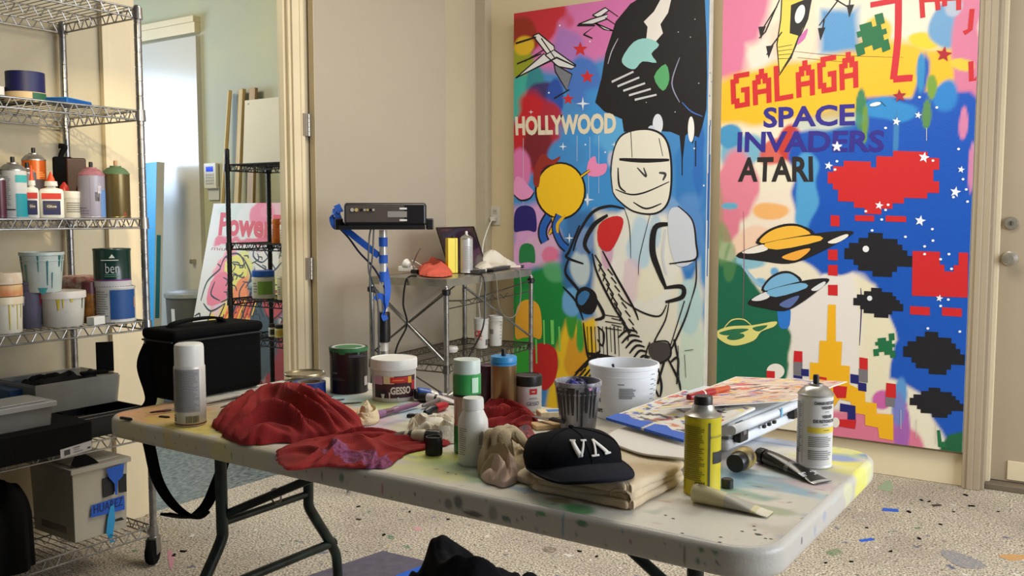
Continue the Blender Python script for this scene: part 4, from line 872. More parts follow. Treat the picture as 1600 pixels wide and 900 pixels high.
# --- black insulated bag
bagm = mat('black_nylon', (5, 5, 6), .85, spec=.12, bump=.12, bscale=240)
b0 = at(290, 634, z=TZ); b1 = at(421, 605, z=TZ)
bag = thing('camera_bag', 'boxy black fabric shoulder bag at the left end of the table', 'bag', (-2.325, (b0.y+b1.y)/2, TZ))
bl = (b1.y-b0.y)/2; bh = .205
g = G(); g.box(-.06, .09, -bl, bl, .002, bh-.014); g.build('body', bagm, bag, bev=.022, seg=4)
g = G(); g.box(-.063, .093, -bl-.003, bl+.003, bh-.028, bh+.004); g.build('lid', bagm, bag, bev=.014, seg=4)
g = G(); g.tube([(.093, -bl+.01, bh-.03), (.093, bl-.01, bh-.03)], .003, 6); g.tube([(-.055, -bl-.002, bh-.03), (.085, -bl-.002, bh-.03)], .003, 6); g.build('zipper', mat('dark_zip', (30, 30, 32), .4, .4), bag)
G().ribbon(smooth_path([(.015, -bl*.75, bh+.002), (.015, -bl*.6, bh+.016), (.015, -bl*.1, bh+.022), (.015, bl*.3, bh+.018), (.015, bl*.42, bh+.002)], 5), .032, .007, (1, 0, 0)).build('handle', bagm, bag)
q = lambda x, y, X=-2.34: at(x, y, X=X)-Vector(bag.location)
st = smooth_path([(-.02, -bl-.004, .16), (-.03, -bl-.02, .10)]+[tuple(q(*a)) for a in ((236,622),(224,650),(234,700),(247,752),(272,790),(300,806),(322,790),(338,755),(350,720),(362,660))]+[(-.07, bl*.8, .04), (-.064, bl*.8, .15)], 8)
G().ribbon(st, .036, .003, (1, .55, 0)).build('shoulder_strap', bagm, bag)
G().ribbon(smooth_path([tuple(q(*a)) for a in ((258,803),(300,809),(320,796))], 4), .044, .007, (1, .55, 0)).build('shoulder_pad', bagm, bag)
# --- cloths
redm = mat('brick_red_cotton', (150, 26, 26), .9, noisy=.3, scale=14, bump=.35, bscale=420)
purm = mat('purple_stained_cotton', (150, 84, 130), .9, noisy=.9, scale=90, col2=(110, 30, 50), bump=.3, bscale=400)
def T(*pts): return [tuple(at(x, y, z=TZ))[:2] for x, y in pts]
o = cloth('red_rag', T((336,664),(348,646),(385,625),(430,622),(480,626),(520,640),(556,655),(560,672),(540,684),(500,688),(440,694),(390,697),(350,682)), TZ, .105, redm, seed=2, folds=21, amp=.62, q=.45, peaks=[(*T((440,655))[0], .10, .25)])
tag(o, 'large crumpled brick red rag near the left end of the table', 'rag')
pu = T((560,722))[0]
o = cloth('red_rag', T((432,714),(450,700),(500,690),(550,678),(600,682),(640,686),(690,690),(700,697),(650,706),(628,716),(600,732),(560,733),(500,731),(450,736)), TZ, .034, [redm, purm], seed=5, folds=22, amp=.8, q=.45,
          mfn=lambda x, y: 1 if ((x-pu[0])/.105)**2+((y-pu[1])/.034)**2 < 1+.3*math.sin(x*90) else 0)
tag(o, 'flattened red rag with a purple paint patch at the front edge of the table', 'rag')
o = cloth('red_rag', T((748,660),(752,636),(775,640),(806,640),(836,652),(838,668),(800,668),(766,668)), TZ, .05, redm, seed=8, folds=22, amp=.6)
tag(o, 'small crumpled red rag between the green bottle and the gold spray can', 'rag')
khaki = mat('khaki_cotton', (178, 158, 122), .9, noisy=.2, scale=14, bump=.3, bscale=380, sheen=.2); cream_c = mat('cream_cotton', (206, 196, 176), .9, noisy=.15, scale=18, bump=.3, bscale=380)
o = cloth('rag', T((638,668),(655,656),(690,654),(716,660),(716,690),(690,694),(660,690),(640,682)), TZ, .05, cream_c, seed=11, folds=24, amp=.75)
tag(o, 'twisted pale grey-cream rag left of the green bottle', 'rag')
o = cloth('rag', T((748,742),(752,722),(770,708),(800,705),(822,712),(832,735),(812,752),(788,762),(765,756)), TZ, .08, [khaki, mat('pinkish_cotton', (206,180,166), .9, bump=.3, bscale=380)], seed=15, folds=15, amp=.6, q=.4, mfn=lambda x, y: 1 if y < 1.50+.02*math.sin(x*60) and x > -1.13 else 0)
tag(o, 'crumpled khaki rag in front of the small white bottle', 'rag'); kr = o
for pts, rr_ in (([(756,748,.004),(757,728,.05),(768,712,.074),(784,708,.07),(792,722,.045)], .013), ([(772,756,.006),(772,738,.05),(780,720,.082),(798,712,.085),(812,722,.06)], .014), ([(790,758,.008),(788,744,.045),(790,726,.078),(806,716,.08),(826,726,.045)], .013), ([(806,752,.006),(810,738,.03),(822,730,.03),(836,738,.012)], .011)):
    q_ = smooth_path([tuple(at(x, y, z=TZ)+Vector((0, 0, z))) for x, y, z in [(px_, 742-(742-py_)*.35, z_) for px_, py_, z_ in pts]], 6)
    G().tube(q_, [rr_*(.8+.3*math.sin(i*.7)) for i in range(len(q_))], 10, sx=.6).build('fold', khaki, kr)
o = cloth('rag', T((762,700),(780,690),(810,690),(824,700),(812,712),(780,714)), TZ, .045, cream_c, seed=17, folds=16, amp=.6)
tag(o, 'white rag tucked behind the khaki rag', 'rag')
o = cloth('rag', T((556,664),(558,648),(572,645),(590,650),(592,660),(578,666)), TZ, .042, mat('ivory_cotton', (214,196,160), .9, bump=.4, bscale=300), seed=19, folds=14, amp=.8)
tag(o, 'little balled-up ivory rag beside the large red rag', 'rag')
o = cloth('red_rag', T((790,690),(800,682),(830,680),(838,690),(828,704),(800,706)), TZ, .034, mat('stained_red_cotton', (150, 60, 56), .9, noisy=.8, scale=30, col2=(60, 66, 70), bump=.3), seed=23, folds=7, amp=.6)
tag(o, 'small red and grey stained rag behind the navy cap', 'rag')
# --- folded canvas drop cloth: layered slabs with rolled edges
cvm = mat('raw_canvas_cloth', (222, 206, 178), .85, noisy=.1, scale=7, col2=(200, 176, 140), bump=.25, bscale=500)
dc = thing('folded_canvas', 'folded cream canvas drop cloth under the navy cap', 'folded cloth', (0, 0, TZ))
def slab(pts, z, th, seed, name='fold', m=cvm):
    c = Vector((sum(p[0] for p in pts)/len(pts), sum(p[1] for p in pts)/len(pts), 0)); out = smooth_path([(p[0], p[1], 0) for p in pts], 10, True); K = len(out)
    rings = []; rr = th/2
    for u in (0, .25, .5, .75, .9): rings.append((1-.0, u, 1))
    vs = []; fs = []; prof = [(.0, 1), (.4, 1), (.7, 1), (.86, 1), (.94, 1), ('e', 60), ('e', 35), ('e', 10), ('e', -15), ('e', -40), ('e', -65), (.9, -1)]
    for a, b in prof:
        for j, o in enumerate(out):
            dirv = (o-c); L_ = dirv.length; dn = dirv/L_
            wob = 1+.012*math.sin(j*.35+seed)+.008*math.sin(j*.9+seed*2)
            if a == 'e': an = math.radians(b); rad = L_*wob-rr+rr*math.cos(an); zz = rr+rr*math.sin(an)
            else: rad = (L_*wob-rr)*a; zz = th if b == 1 else 0
            p = c+dn*rad; w = noise.noise(Vector((p.x*6+seed, p.y*6, seed)))
            vs.append((p.x, p.y, z+zz+w*th*.3*(1 if zz > th*.5 else .3)))
    R2 = len(prof)
    for i in range(R2-1):
        for j in range(K): fs.append((i*K+j, (i+1)*K+j, (i+1)*K+(j+1) % K, i*K+(j+1) % K))
    fs.append(tuple(range((R2-1)*K, R2*K))); fs.append(tuple(range(K))[::-1])
    g = G(); g.add(vs, fs); return g.build(name, m, dc, ang=80)
def corners(pts, r=.02):   # keep corners tight on a smoothed outline
    out = []; k = len(pts)
    for i in range(k):
        a, b, c = Vector(pts[i-1]), Vector(pts[i]), Vector(pts[(i+1) % k]); out += [tuple(b+(a-b).normalized()*r), tuple(b+((a-b).normalized()+(c-b).normalized())*r*.28), tuple(b+(c-b).normalized()*r)]
        out.append(tuple((b+c)/2))
    return out
A, B_, C_, D_ = T((826,766))[0], T((988,800))[0], T((1072,752))[0], T((912,712))[0]
slab(corners([A, B_, C_, D_]), 0, .016, 1); 
A2, B2, C2 = T((838,768))[0], T((984,797))[0], T((1068,753))[0]
slab(corners([A2, B2, C2, D_]), .013, .014, 4)
slab(corners([A, B2, C_, D_]), .025, .019, 7)
slab(corners([T((796,752))[0], T((850,765))[0], T((900,735))[0], T((850,722))[0]]), .0, .017, 9, name='side_flap')
rl = G(); sp = []
for i in range(26): a = i*.5; rr_ = .004+.0006*i; sp.append((rr_*math.cos(a), rr_*math.sin(a)))
# rolled end seen at the near corner
Bv = Vector((*B_, 0)); Av = Vector((*A, 0)); dA = (Av-Bv).normalized(); dC = (Vector((*C_, 0))-Bv).normalized(); base = Bv+dA*.03+dC*.004; vs = []; fs = []
for i, (a, b) in enumerate(sp):
    for e in (0, .05): vs.append(tuple(base+dA*(a*1.6)+dC*e+Vector((0, 0, .022+b))))
for i in range(len(sp)-1): fs.append((2*i, 2*i+1, 2*i+3, 2*i+2))
rl.add(vs, fs); o = rl.build('rolled_edge', cvm, dc, ang=80); sm = o.modifiers.new('s', 'SOLIDIFY'); sm.thickness = .0012
CT = TZ+.044
# ================================================================ more things on the table
def tub(name, label, cat, x0, x1, yt, yb, z, col, lid=None, rb=.9, group=None, X=None, lid_h=.018, rim=True, open_=False, th=.0016, lidm=None, body_m=None):
    """straight or tapered tub; x0..x1 is the top width"""
    p, r, h = cyl(x0, x1, yt, yb, z, X); t = thing(name, label, cat, p, face_rz(p), group); m = body_m or mat('tub_%d_%d_%d' % col, col, .4, noisy=.06, scale=30)
    r_b = r*rb; hb = h-(lid_h if lid else 0); rf = lambda zz: r_b+(r*.97-r_b)*zz/h
    if open_:
        pr = [(0, 0), (r_b*.97, 0), (r_b, .003), (rf(h-.012), h-.012), (r, h-.010), (r, h-.002), (r*.985, h), (rf(h)-th*1.6, h), (r_b-th*1.5, .005), (0, .005)]
        if rim: pr[3:3] = [(rf(h-.03), h-.03), (rf(h-.03)+.002, h-.029), (rf(h-.03)+.002, h-.027), (rf(h-.026), h-.026)]
        G().lathe(pr, 44).build('tub_body', m, t, ang=30)
    else:
        G().lathe([(0, 0), (r_b*.97, 0), (r_b, .003), (rf(hb), hb), (0, hb)], 44).build('tub_body', m, t)
        if lid: lm = lidm or mat('lid_%d_%d_%d' % lid, lid, .42, noisy=.06, scale=30); G().lathe([(r*.97, hb-.006), (r*1.01, hb-.006), (r*1.01, h-.004), (r*.985, h-.0008), (r*.93, h), (r*.91, h-.0016), (0, h-.0016)], 44).build('lid', lm, t)
    return t, r, h, rf
def paint_can(label, x0, x1, yt, yb, z, body, X=None, lidc=(190, 188, 182), label_c=None, group=None):
    p, r, h = cyl(x0, x1, yt, yb, z, X); t = thing('paint_can', label, 'paint can', p, face_rz(p), group)
    G().lathe([(0, .003), (r*.96, .003), (r*.99, 0), (r*1.01, .002), (r, .006), (r*.985, .008), (r*.985, h-.010), (r*1.0, h-.008), (r*1.015, h-.003), (r*1.0, h), (r*.93, h), (r*.92, h-.004), (0, h-.004)], 44).build('can_body', body, t)
    G().lathe([(r*.70, h-.005), (r*.72, h-.001), (r*.86, h+.0005), (r*.9, h-.003)], 40).build('lid', mat('can_lid_%d_%d_%d' % lidc, lidc, .35, .5), t)
    return t, r, h
# navy tape roll and metal lid
p, r, h = cyl(459, 509, 596, 621, TZ); t = thing('tape_roll', 'roll of deep blue tape lying flat in front of the dark paint can', 'tape', p, face_rz(p))
G().lathe([(r*.72, 0), (r, 0), (r, h), (r*.72, h), (r*.72, 0)], 40).build('tape', mat('navy_tape', (18, 50, 130), .45), t)
G().lathe([(r*.66, 0), (r*.72, 0), (r*.72, h), (r*.66, h), (r*.66, 0)], 40).build('cardboard_core', mat('core_card', (150, 130, 100), .8), t)
p, r, h = cyl(445, 508, 586, 596, TZ); t = thing('tin_lid', 'round tinned metal lid propped beside the dark paint can', 'lid', p, face_rz(p))
G().box(-.02, .02, -.02, .02, 0, .010).build('wax_block', mat('pale_block', (206, 198, 180), .7), t, bev=.002)
G().lathe([(r*.9, .012), (r, .012), (r, .018), (r*.97, .020), (r*.94, .016), (r*.8, .0155), (0, .0155)], 40).build('lid_disc', mat('gold_tin', (176, 166, 140), .25, .9, noisy=.3), t)
wb = tag(G().box(-.05, .05, -.035, .035, 0, .016).build('paper_box', mat('white_card', (224, 222, 214), .7), bev=.001), 'small plain white carton behind the blue tape roll', 'box'); wb.location = at(438, 612, z=TZ)+Vector((-.012, .03, 0)); wb.rotation_euler.z = .1
# dark paint can with green rim
pcm = mat('dark_plum_label', (30, 18, 30), .35, noisy=.3, scale=9, col2=(14, 12, 18))
t, r, h = paint_can('dark plum paint can with a green-smeared rim, behind the gesso tub', 516, 575, 541, 616, TZ, pcm, lidc=(206, 208, 200))
G().lathe([(r*.93, h-.001), (r*1.022, h-.001), (r*1.022, h-.009), (r*1.0, h-.012)], 40).build('green_rim', flat((40, 110, 60)), t); drips(t, r, [(-70, h-.01, .02, .012, (30, 90, 50)), (-20, h-.01, .03, .008, (30, 100, 50)), (30, h-.01, .012, .01, (30, 90, 50))])
fine_print(t, r, -54, -30, h*.42, h*.50, 1, flat((110, 104, 114))); fine_print(t, r, -60, -10, h*.30, h*.36, 2, flat((90, 84, 96))); label_patch(t, r, 52, 70, h*.16, h*.36, (196, 192, 200)); fine_print(t, r, 0, 60, h*.8, h*.86, 2, flat((80, 76, 84))); fine_print(t, r, -66, -40, h*.75, h*.78, 1, flat((100, 96, 104)))
# gesso tub
t, r, h, rf = tub('gesso_tub', 'squat white tub with a GESSO label and scuffed white lid', 'tub', 580, 652, 558, 629, TZ, (206, 204, 200), (226, 224, 218), rb=.93, lid_h=.024)
label_patch(t, rf, -58, 66, h*.10, h*.62, (66, 24, 38), text='maroon wrap label'); label_patch(t, rf, -58, -30, h*.42, h*.62, (196, 150, 180), .0008); label_patch(t, rf, -28, 0, h*.44, h*.62, (214, 190, 150), .0008); label_patch(t, rf, -10, 50, h*.46, h*.60, (196, 40, 36), .0010); label_patch(t, rf, 38, 50, h*.44, h*.60, (236, 170, 50), .0012)
words(t, rf, [('GESSO', 18, h*.28, r*.92, h*.18, .04)], flat((230, 214, 200)), off=.0016); fine_print(t, rf, -4, 34, h*.49, h*.56, 1, flat((240, 120, 50)), off=.0018)
label_patch(t, rf, -56, -20, h*.12, h*.3, (24, 22, 40), .001); label_patch(t, rf, 50, 64, h*.28, h*.5, (190, 40, 60), .0012)
drips(t, rf, [(-30, h*.2, .012, .016, (214, 206, 210)), (-12, h*.24, .005, .02, (210, 190, 200)), (60, h*.24, .006, .03, (206, 200, 210)), (-68, h*.66, .004, .06, (170, 150, 170)), (10, h*.12, .006, .01, (210, 206, 206))])
# paint tubes: round at the cap, flat at the crimp
def ptube(name, label, p0, p1, r, body, capc, capl=.022, capr=.62, bands=(), z=TZ, cap=True, crimp=None, flatw=1.25, lift=0):
    """p0 cap end, p1 crimped end: points on the surface"""
    p0 = Vector(p0); p1 = Vector(p1); d = p1-p0; L = d.length; t = thing(name, label, 'paint tube', (p0.x, p0.y, z+lift), math.atan2(d.y, d.x)); n = 24; N = 14
    c0 = capl if cap else .004; vs = []; fs = []; rings = [(c0, r*.55, r*.55, r), (c0+.002, r*.9, r*.9, r), (c0+.006, r, r, r)]
    for i in range(1, N+1): s_ = i/N; rings.append((c0+.006+(L-c0-.006)*s_, r*(1+(flatw-1)*s_), max(r*(1-s_**1.6), .0014), max(r*(1-s_**1.6*.9), .003)))
    for x, w, hgt, zc in rings:
        for j in range(n): a = 2*PI*j/n; vs.append((x, w*math.cos(a), zc+hgt*math.sin(a)))
    for i in range(len(rings)-1):
        for j in range(n): fs.append((i*n+j, i*n+(j+1) % n, (i+1)*n+(j+1) % n, (i+1)*n+j))
    fs += [tuple(range(n))[::-1], tuple(range((len(rings)-1)*n, len(rings)*n))]
    g = G(); g.add([v for v in vs], fs); g.mi = [0]*len(fs); mats = [body]
    for a, b, m in bands:
        if m not in mats: mats.append(m)
        for k in range(len(rings)-1):
            xm = (rings[k][0]+rings[k+1][0])/2/L
            if a <= xm <= b:
                for j in range(n): g.mi[k*n+j] = mats.index(m)
    o = g.build('tube_body', mats, t, ang=60)
    if cap:
        g = G(); g.M = Matrix.Translation((0, 0, r)) @ Matrix.Rotation(PI/2, 4, 'Y'); pr = [(0, 0), (r*capr*.95, 0), (r*capr, .001)]
        g.lathe([(0, 0), (r*capr*.93, 0), (r*capr, .0015), (r*capr, capl), (0, capl)], 24)
        for k in range(12): a = k*PI/6; g.tube([(r*capr*math.cos(a), r*capr*math.sin(a), .003), (r*capr*math.cos(a), r*capr*math.sin(a), capl-.003)], .0008, 5)
        g.build('cap', capc, t)
    return t, L
def P_(x, y): return at(x, y, z=TZ)
tw = mat('white_tube_body', (214, 208, 210), .35); tb = mat('blue_tube_body', (34, 84, 176), .35, noisy=.2, scale=30); silver = mat('crimp_foil', (196, 194, 190), .35, .6, bump=.3, bscale=120)
blk = mat('glossy_black_tube', (14, 14, 16), .25); capb = mat('ribbed_black_cap', (16, 16, 18), .45)
ptube('paint_tube', 'blue paint tube with a striped silver end beside the gesso tub', P_(648, 626), P_(704, 622), .019, tb, capb, .006, .8, bands=((.45, .6, silver), (.6, .72, mat('navy_band', (40, 50, 90), .4)), (.72, 1.1, silver)))
ptube('paint_tube', 'white paint tube with black cap and black collar band', P_(655, 628), P_(722, 632), .0135, tw, capb, .022, .98, bands=((.36, .42, ink),))
t, L = ptube('paint_tube', 'used cream and black paint tube with a ribbed black cap on the red rag', P_(688, 697), P_(584, 690), .0165, mat('creamy_tube', (206, 196, 172), .45, noisy=.25, scale=40), capb, .034, 1.0, bands=((.42, .47, ink), (.52, .72, mat('grey_tube_label', (90, 84, 84), .4, noisy=.5, scale=60))), lift=.004)
p, r, h = cyl(665, 691, 682, 713, TZ); t = thing('bottle_cap', 'black screw cap standing by itself near the front edge', 'cap', p, face_rz(p)); G().lathe([(0, 0), (r, 0), (r, h*.85), (r*.96, h), (r*.8, h), (r*.8, h-.003), (0, h-.003)], 28).build('shell', black_pl, t)
g = G()
for k in range(28): a = k*PI/14; g.tube([(r*math.cos(a), r*math.sin(a), .002), (r*math.cos(a), r*math.sin(a), h*.82)], .0007, 4)
g.build('ribs', black_pl, t)['kind'] = 'stuff'
# green bottle (tall, clear lower half streaked with red, green bottom)
p, r, h = cyl(708, 752, 561, 711, TZ); t = thing('paint_bottle', 'tall green paint bottle with white lid and red-brown streaks', 'bottle', p, face_rz(p))
G().lathe([(0, 0), (r*.9, 0), (r*.94, .004), (r*.94, h*.30), (0, h*.30)], 36).build('green_base', mat('green_label', (24, 130, 56), .4), t)
G().lathe([(r*.94, h*.30), (r*.92, h*.32), (r*.92, h*.60), (r*.98, h*.62), (0, h*.62)], 36).build('clear_body', mat('streaked_clear', (170, 100, 80), .25, noisy=.8, scale=40, col2=(206, 196, 186), stretch=(1, 1, .15)), t)
G().lathe([(r*.98, h*.62), (r*1.0, h*.64), (r*1.0, h*.845), (r*.95, h*.85), (0, h*.85)], 36).build('green_collar', mat('green_paint_gloss', (60, 160, 84), .25, noisy=.15), t)
G().lathe([(r*.93, h*.85), (r*.96, h*.855), (r*.96, h*.985), (r*.92, h), (0, h)], 36).build('lid', mat('pale_mint_lid', (206, 218, 208), .4, noisy=.1), t)
label_patch(t, r, 20, 50, h*.66, h*.82, (190, 224, 196), .0012, name='paint_smear'); label_patch(t, r, -70, 70, h*.615, h*.64, (30, 40, 34), .0008, name='dark_band')
# small white bottle
p, r, h = cyl(716, 763, 621, 730, TZ); t = thing('white_bottle', 'small matte white plastic bottle with printed text, front of the green bottle', 'bottle', p, face_rz(p))
G().lathe([(0, 0), (r*.92, 0), (r, .005), (r, h*.62), (r*.96, h*.68), (r*.74, h*.79), (r*.66, h*.82), (r*.66, h*.88), (0, h*.88)], 40).build('bottle_body', mat('milky_plastic', (222, 218, 208), .4), t)
G().lathe([(r*.68, h*.83), (r*.72, h*.835), (r*.70, h*.97), (r*.66, h), (0, h)], 32).build('screw_cap', white_pl, t)
g = G(); rr = random.Random(2)
for i in range(13): z = h*.56-i*h*.032; g.patch(r, -64, -64+rr.uniform(26, 40), z, z+h*.012, .0008)
g.build('fine_print', flat((150, 146, 140)), t); 
g = G()
for i in range(9): g.patch(r, 22+i*5, 24.5+i*5, h*.33, h*.33+h*rr.uniform(.12, .2), .0008)
g.build('side_print', flat((110, 106, 102)), t); barcode(t, r, 28, 48, h*.2, h*.3)
# maroon jar behind, gold spray can, gesso jar
t, r, h, rf = tub('paint_jar', 'dark plum jar half hidden behind the green bottle', 'jar', 748, 774, 570, 640, TZ, (52, 24, 44), (70, 28, 60), rb=.97)
t, r, h = spray('gold spray can with a bright blue shoulder ring and black nozzle', 767, 807, 545, 648, TZ, mat('gold_can', (140, 110, 74), .32, .75, noisy=.15, scale=30, stretch=(1, 1, .05)), shoulder=mat('sky_blue_ring', (50, 140, 200), .4, noisy=.15))
G().lathe([(r*1.0, h*.80), (r*1.03, h*.80), (r*1.03, h*.87), (r*.97, h*.89)], 36).build('blue_ring', mat('sky_blue_ring', (50, 140, 200), .4), t)
t, r, h, rf = tub('gesso_jar', 'white jar with black screw lid and small red oval mark', 'jar', 804, 847, 585, 645, TZ, (226, 224, 222), (22, 20, 20), rb=.96, lid_h=.022)
G().patch(rf, 6, 40, h*.50, h*.66, .0007).build('oval_mark', flat((200, 40, 48)), t); words(t, rf, [('GESSO', 22, h*.25, r*.95, h*.11, .0), ], flat((60, 60, 120))); fine_print(t, rf, 14, 32, h*.55, h*.61, 1, flat((236, 214, 214)), off=.0018); fine_print(t, rf, 4, 46, h*.36, h*.42, 2, flat((120, 116, 130)))
# smeared paint cup with a brush in it
t, r, h, rf = tub('paint_cup', 'clear plastic cup smeared with black paint, holding a blue lump', 'cup', 866, 940, 594, 678, TZ, (196, 194, 198), open_=True, rb=.74, body_m=mat('smeared_cup', (180, 176, 182), .3, noisy=1, scale=24, col2=(34, 34, 38), stretch=(1, 1, .3)))
drips(t, rf, [(-80+i*13, h*(.93-.12*((i*7) % 5)/5), .006+.004*(i % 3), h*(.5+.3*((i*5) % 4)/4), (24, 24, 28)) for i in range(11)]); drips(t, rf, [(30, h*.96, .02, .012, (196, 130, 180)), (52, h*.94, .02, .016, (150, 130, 190)), (60, h*.99, .012, .01, (60, 80, 150)), (-20, h*.98, .03, .02, (34, 34, 40)), (-52, h*.99, .012, .014, (30, 34, 60))])
bp = Vector(t.location)+Vector((0, 0, h))
o = cloth('paint_rag', [(bp.x+a, bp.y+b) for a, b in ((-.03, -.03), (.0, -.045), (.02, -.035), (.03, 0), (0, .02), (-.03, .01))], bp.z-.02, .034, mat('ultramarine_lump', (34, 30, 130), .4, noisy=.4, scale=40, col2=(14, 14, 50)), seed=3, folds=5, amp=.6, R=16, N=50); tag(o, 'lump of ultramarine painted rag on top of the smeared cup', 'rag')
G().lathe([(0, .004), (r*.7, .004), (r*.74, h*.8), (0, h*.8)], 30).build('dark_paint', mat('black_paint_wet', (20, 20, 26), .2), t)
# clear measuring bucket
clr = mat('frosted_bucket', (240, 242, 246), .35, alpha=.86)
t, r, h, rf = tub('measuring_bucket', 'large frosted measuring bucket with black graduation marks', 'bucket', 919, 1029, 566, 660, TZ, (220, 220, 220), open_=True, rb=.84, body_m=clr)
g = G()
for i in range(6): g.patch(rf, 52, 62, h*(.84-i*.09), h*(.85-i*.09), .001); g.patch(rf, 64, 70, h*(.80-i*.09), h*(.81-i*.09), .001)
g.build('graduation_marks', ink, t)['kind'] = 'stuff'
words(t, rf, [('MIX', -50, h*.36, .018, .010), ('quart', -52, h*.16, .03, .016)], ink); fine_print(t, rf, -8, 22, h*.42, h*.62, 10, flat((90, 90, 92)), hfrac=.5); fine_print(t, rf, -10, 4, h*.67, h*.70, 1, ink)
g = G()
for i in range(3): g.patch(rf, -60, -52, h*(.60-i*.09), h*(.65-i*.09), .001)
g.build('red_print', flat((200, 40, 40)), t); G().tube([(0.0, .02, .01), (-.03, -.0, h*.96)], .0035, 8).build('stir_stick', black_pl, t)
# packets and sponge behind
for i, (x, y, w, d_, hh, rz, c, lb) in enumerate([(852, 668, .07, .05, .012, .4, (206, 170, 120), 'tan card packet between the gesso jar and smeared cup'), (862, 650, .075, .05, .016, .25, (222, 206, 170), 'cream packet with a blue corner behind the tan packet')]):
    b = thing('packet', lb, 'packet', at(x, y, z=TZ)+Vector((0, .0, 0)), .55+rz); G().box(-w/2, w/2, -d_/2, d_/2, 0, hh).build('wrapper', mat('packet_%d' % i, c, .6, noisy=.15, scale=40), b, bev=.003)
    if i: G().box(-w/5, w/4, -d_/2+.004, d_/6, hh, hh+.0006).build('blue_print', flat((50, 120, 190)), b, smooth=False)
b = thing('palette_knife', 'steel palette knife with dark handle lying on the packets', 'palette knife', at(850, 655, z=TZ+.02)); b.rotation_euler = (0, 0, -.3); G().prism([(-.04, -.009), (.02, -.006), (.024, 0), (.02, .006), (-.04, .009)], 0, .0015).build('blade', chrome, b); G().tube([(.02, 0, .003), (.035, 0, .006), (.075, 0, .006)], [.003, .006, .005], 10).build('handle', black_pl, b)
# brushes
def brush(label, a, b, z0, rh, hc, bc, fer=(180, 176, 168), name='paint_brush', bl=.03, fl=.025, w=1.0, za=.006, zb=.006, cat='paintbrush', lb2=None):
    """a: handle end, b: bristle end"""
    a = Vector(a); b = Vector(b); a.z = z0+za; b.z = z0+zb; d = b-a; L = d.length; t = thing(name, label, cat, (a.x, a.y, z0)); u = d.normalized(); o_ = Vector((a.x, a.y, z0)); f = lambda s_: a+u*s_-o_
    G().tube([f(0), f(L*.08), f(L*.5), f(L-bl-fl-.02), f(L-bl-fl)], [rh*.4, rh*.75, rh, rh*1.15, rh*.9], 10).build('handle', mat('handle_%d_%d_%d' % hc, hc, .35), t)
    G().tube([f(L-bl-fl), f(L-bl)], [rh*.9, rh*1.15*w], 12).build('ferrule', mat('ferrule_%d_%d_%d' % fer, fer, .3, .85), t)
    G().tube([f(L-bl), f(L-bl*.5), f(L)], [rh*1.1*w, rh*1.3*w, rh*.4*w], 12).build('bristles', mat('bristle_%d_%d_%d' % bc, bc, .85, bump=.4, bscale=500), t)
    return t
def B2(label, x0, y0, x1, y1, *a, **k): return brush(label, P_(x0, y0), P_(x1, y1), TZ, *a, **k)
B2('thin black brush lying in front of the blue tape roll', 566, 632, 492, 637, .0032, (16, 16, 18), (60, 50, 40), bl=.02)
B2('thicker black brush beside the blue tape roll', 538, 627, 482, 633, .004, (18, 22, 34), (110, 104, 96))
B2('wooden brush with red tip lying against the bag base', 345, 640, 420, 617, .004, (90, 50, 34), (70, 40, 36))
B2('dark brush lying along the front of the bag', 322, 634, 400, 618, .004, (60, 40, 34), (50, 50, 50), fer=(160, 156, 150))
B2('brush with pale ferrule pointing at the blue tape roll', 350, 643, 430, 612, .0045, (44, 28, 26), (30, 28, 30), fer=(206, 202, 196), zb=.014)
B2('slim black marker brush near the bag front corner', 366, 634, 438, 616, .0035, (30, 24, 24), (26, 26, 26), zb=.006)
B2('fine steel-ferruled brush crossing behind the tape roll', 498, 604, 452, 600, .003, (30, 30, 34), (60, 60, 60), bl=.012)
B2('short dark brush beside the thin black brush', 520, 622, 478, 628, .0045, (70, 60, 54), (40, 40, 44))
t = B2('fat purple-stained brush in front of the gesso tub', 655, 637, 584, 655, .0085, (130, 84, 110), (150, 110, 140), fer=(150, 110, 130), bl=.04, fl=.03, za=.012, zb=.010)
t = B2('wide flat brush with grey ferrule behind the purple brush', 660, 640, 712, 622, .008, (110, 104, 100), (150, 140, 126), fer=(120, 118, 114), w=1.5, bl=.02, za=.010, zb=.012)
# red-handled scraper and black clip
rp = P_(664, 650); t = thing('scraper', 'red and black handled scraper lying beyond the pale rag', 'scraper', rp, math.atan2((P_(708, 636)-rp).y, (P_(708, 636)-rp).x)); 
G().tube([(.0, 0, .010), (.02, 0, .012), (.045, 0, .012)], [.006, .012, .012], 14).build('black_grip', black_pl, t); G().tube([(.045, 0, .012), (.08, 0, .012), (.10, 0, .012)], [.0125, .0125, .009], 14).build('red_handle', mat('red_gloss', (176, 26, 36), .3), t)
t = thing('binder_clip', 'glossy black binder clip left of the red-handled scraper', 'clip', P_(646, 652), .5); G().prism([(-.018, -.008), (.018, -.008), (.016, .008), (-.016, .008)], 0, .009).build('clip_body', mat('gloss_black', (12, 12, 14), .15), t, bev=.003); G().tube([(-.008, 0, .008), (-.014, .016, .006), (0, .024, .004), (.012, .016, .006), (.008, 0, .008)], .0012, 6).build('wire_arm', chrome, t)
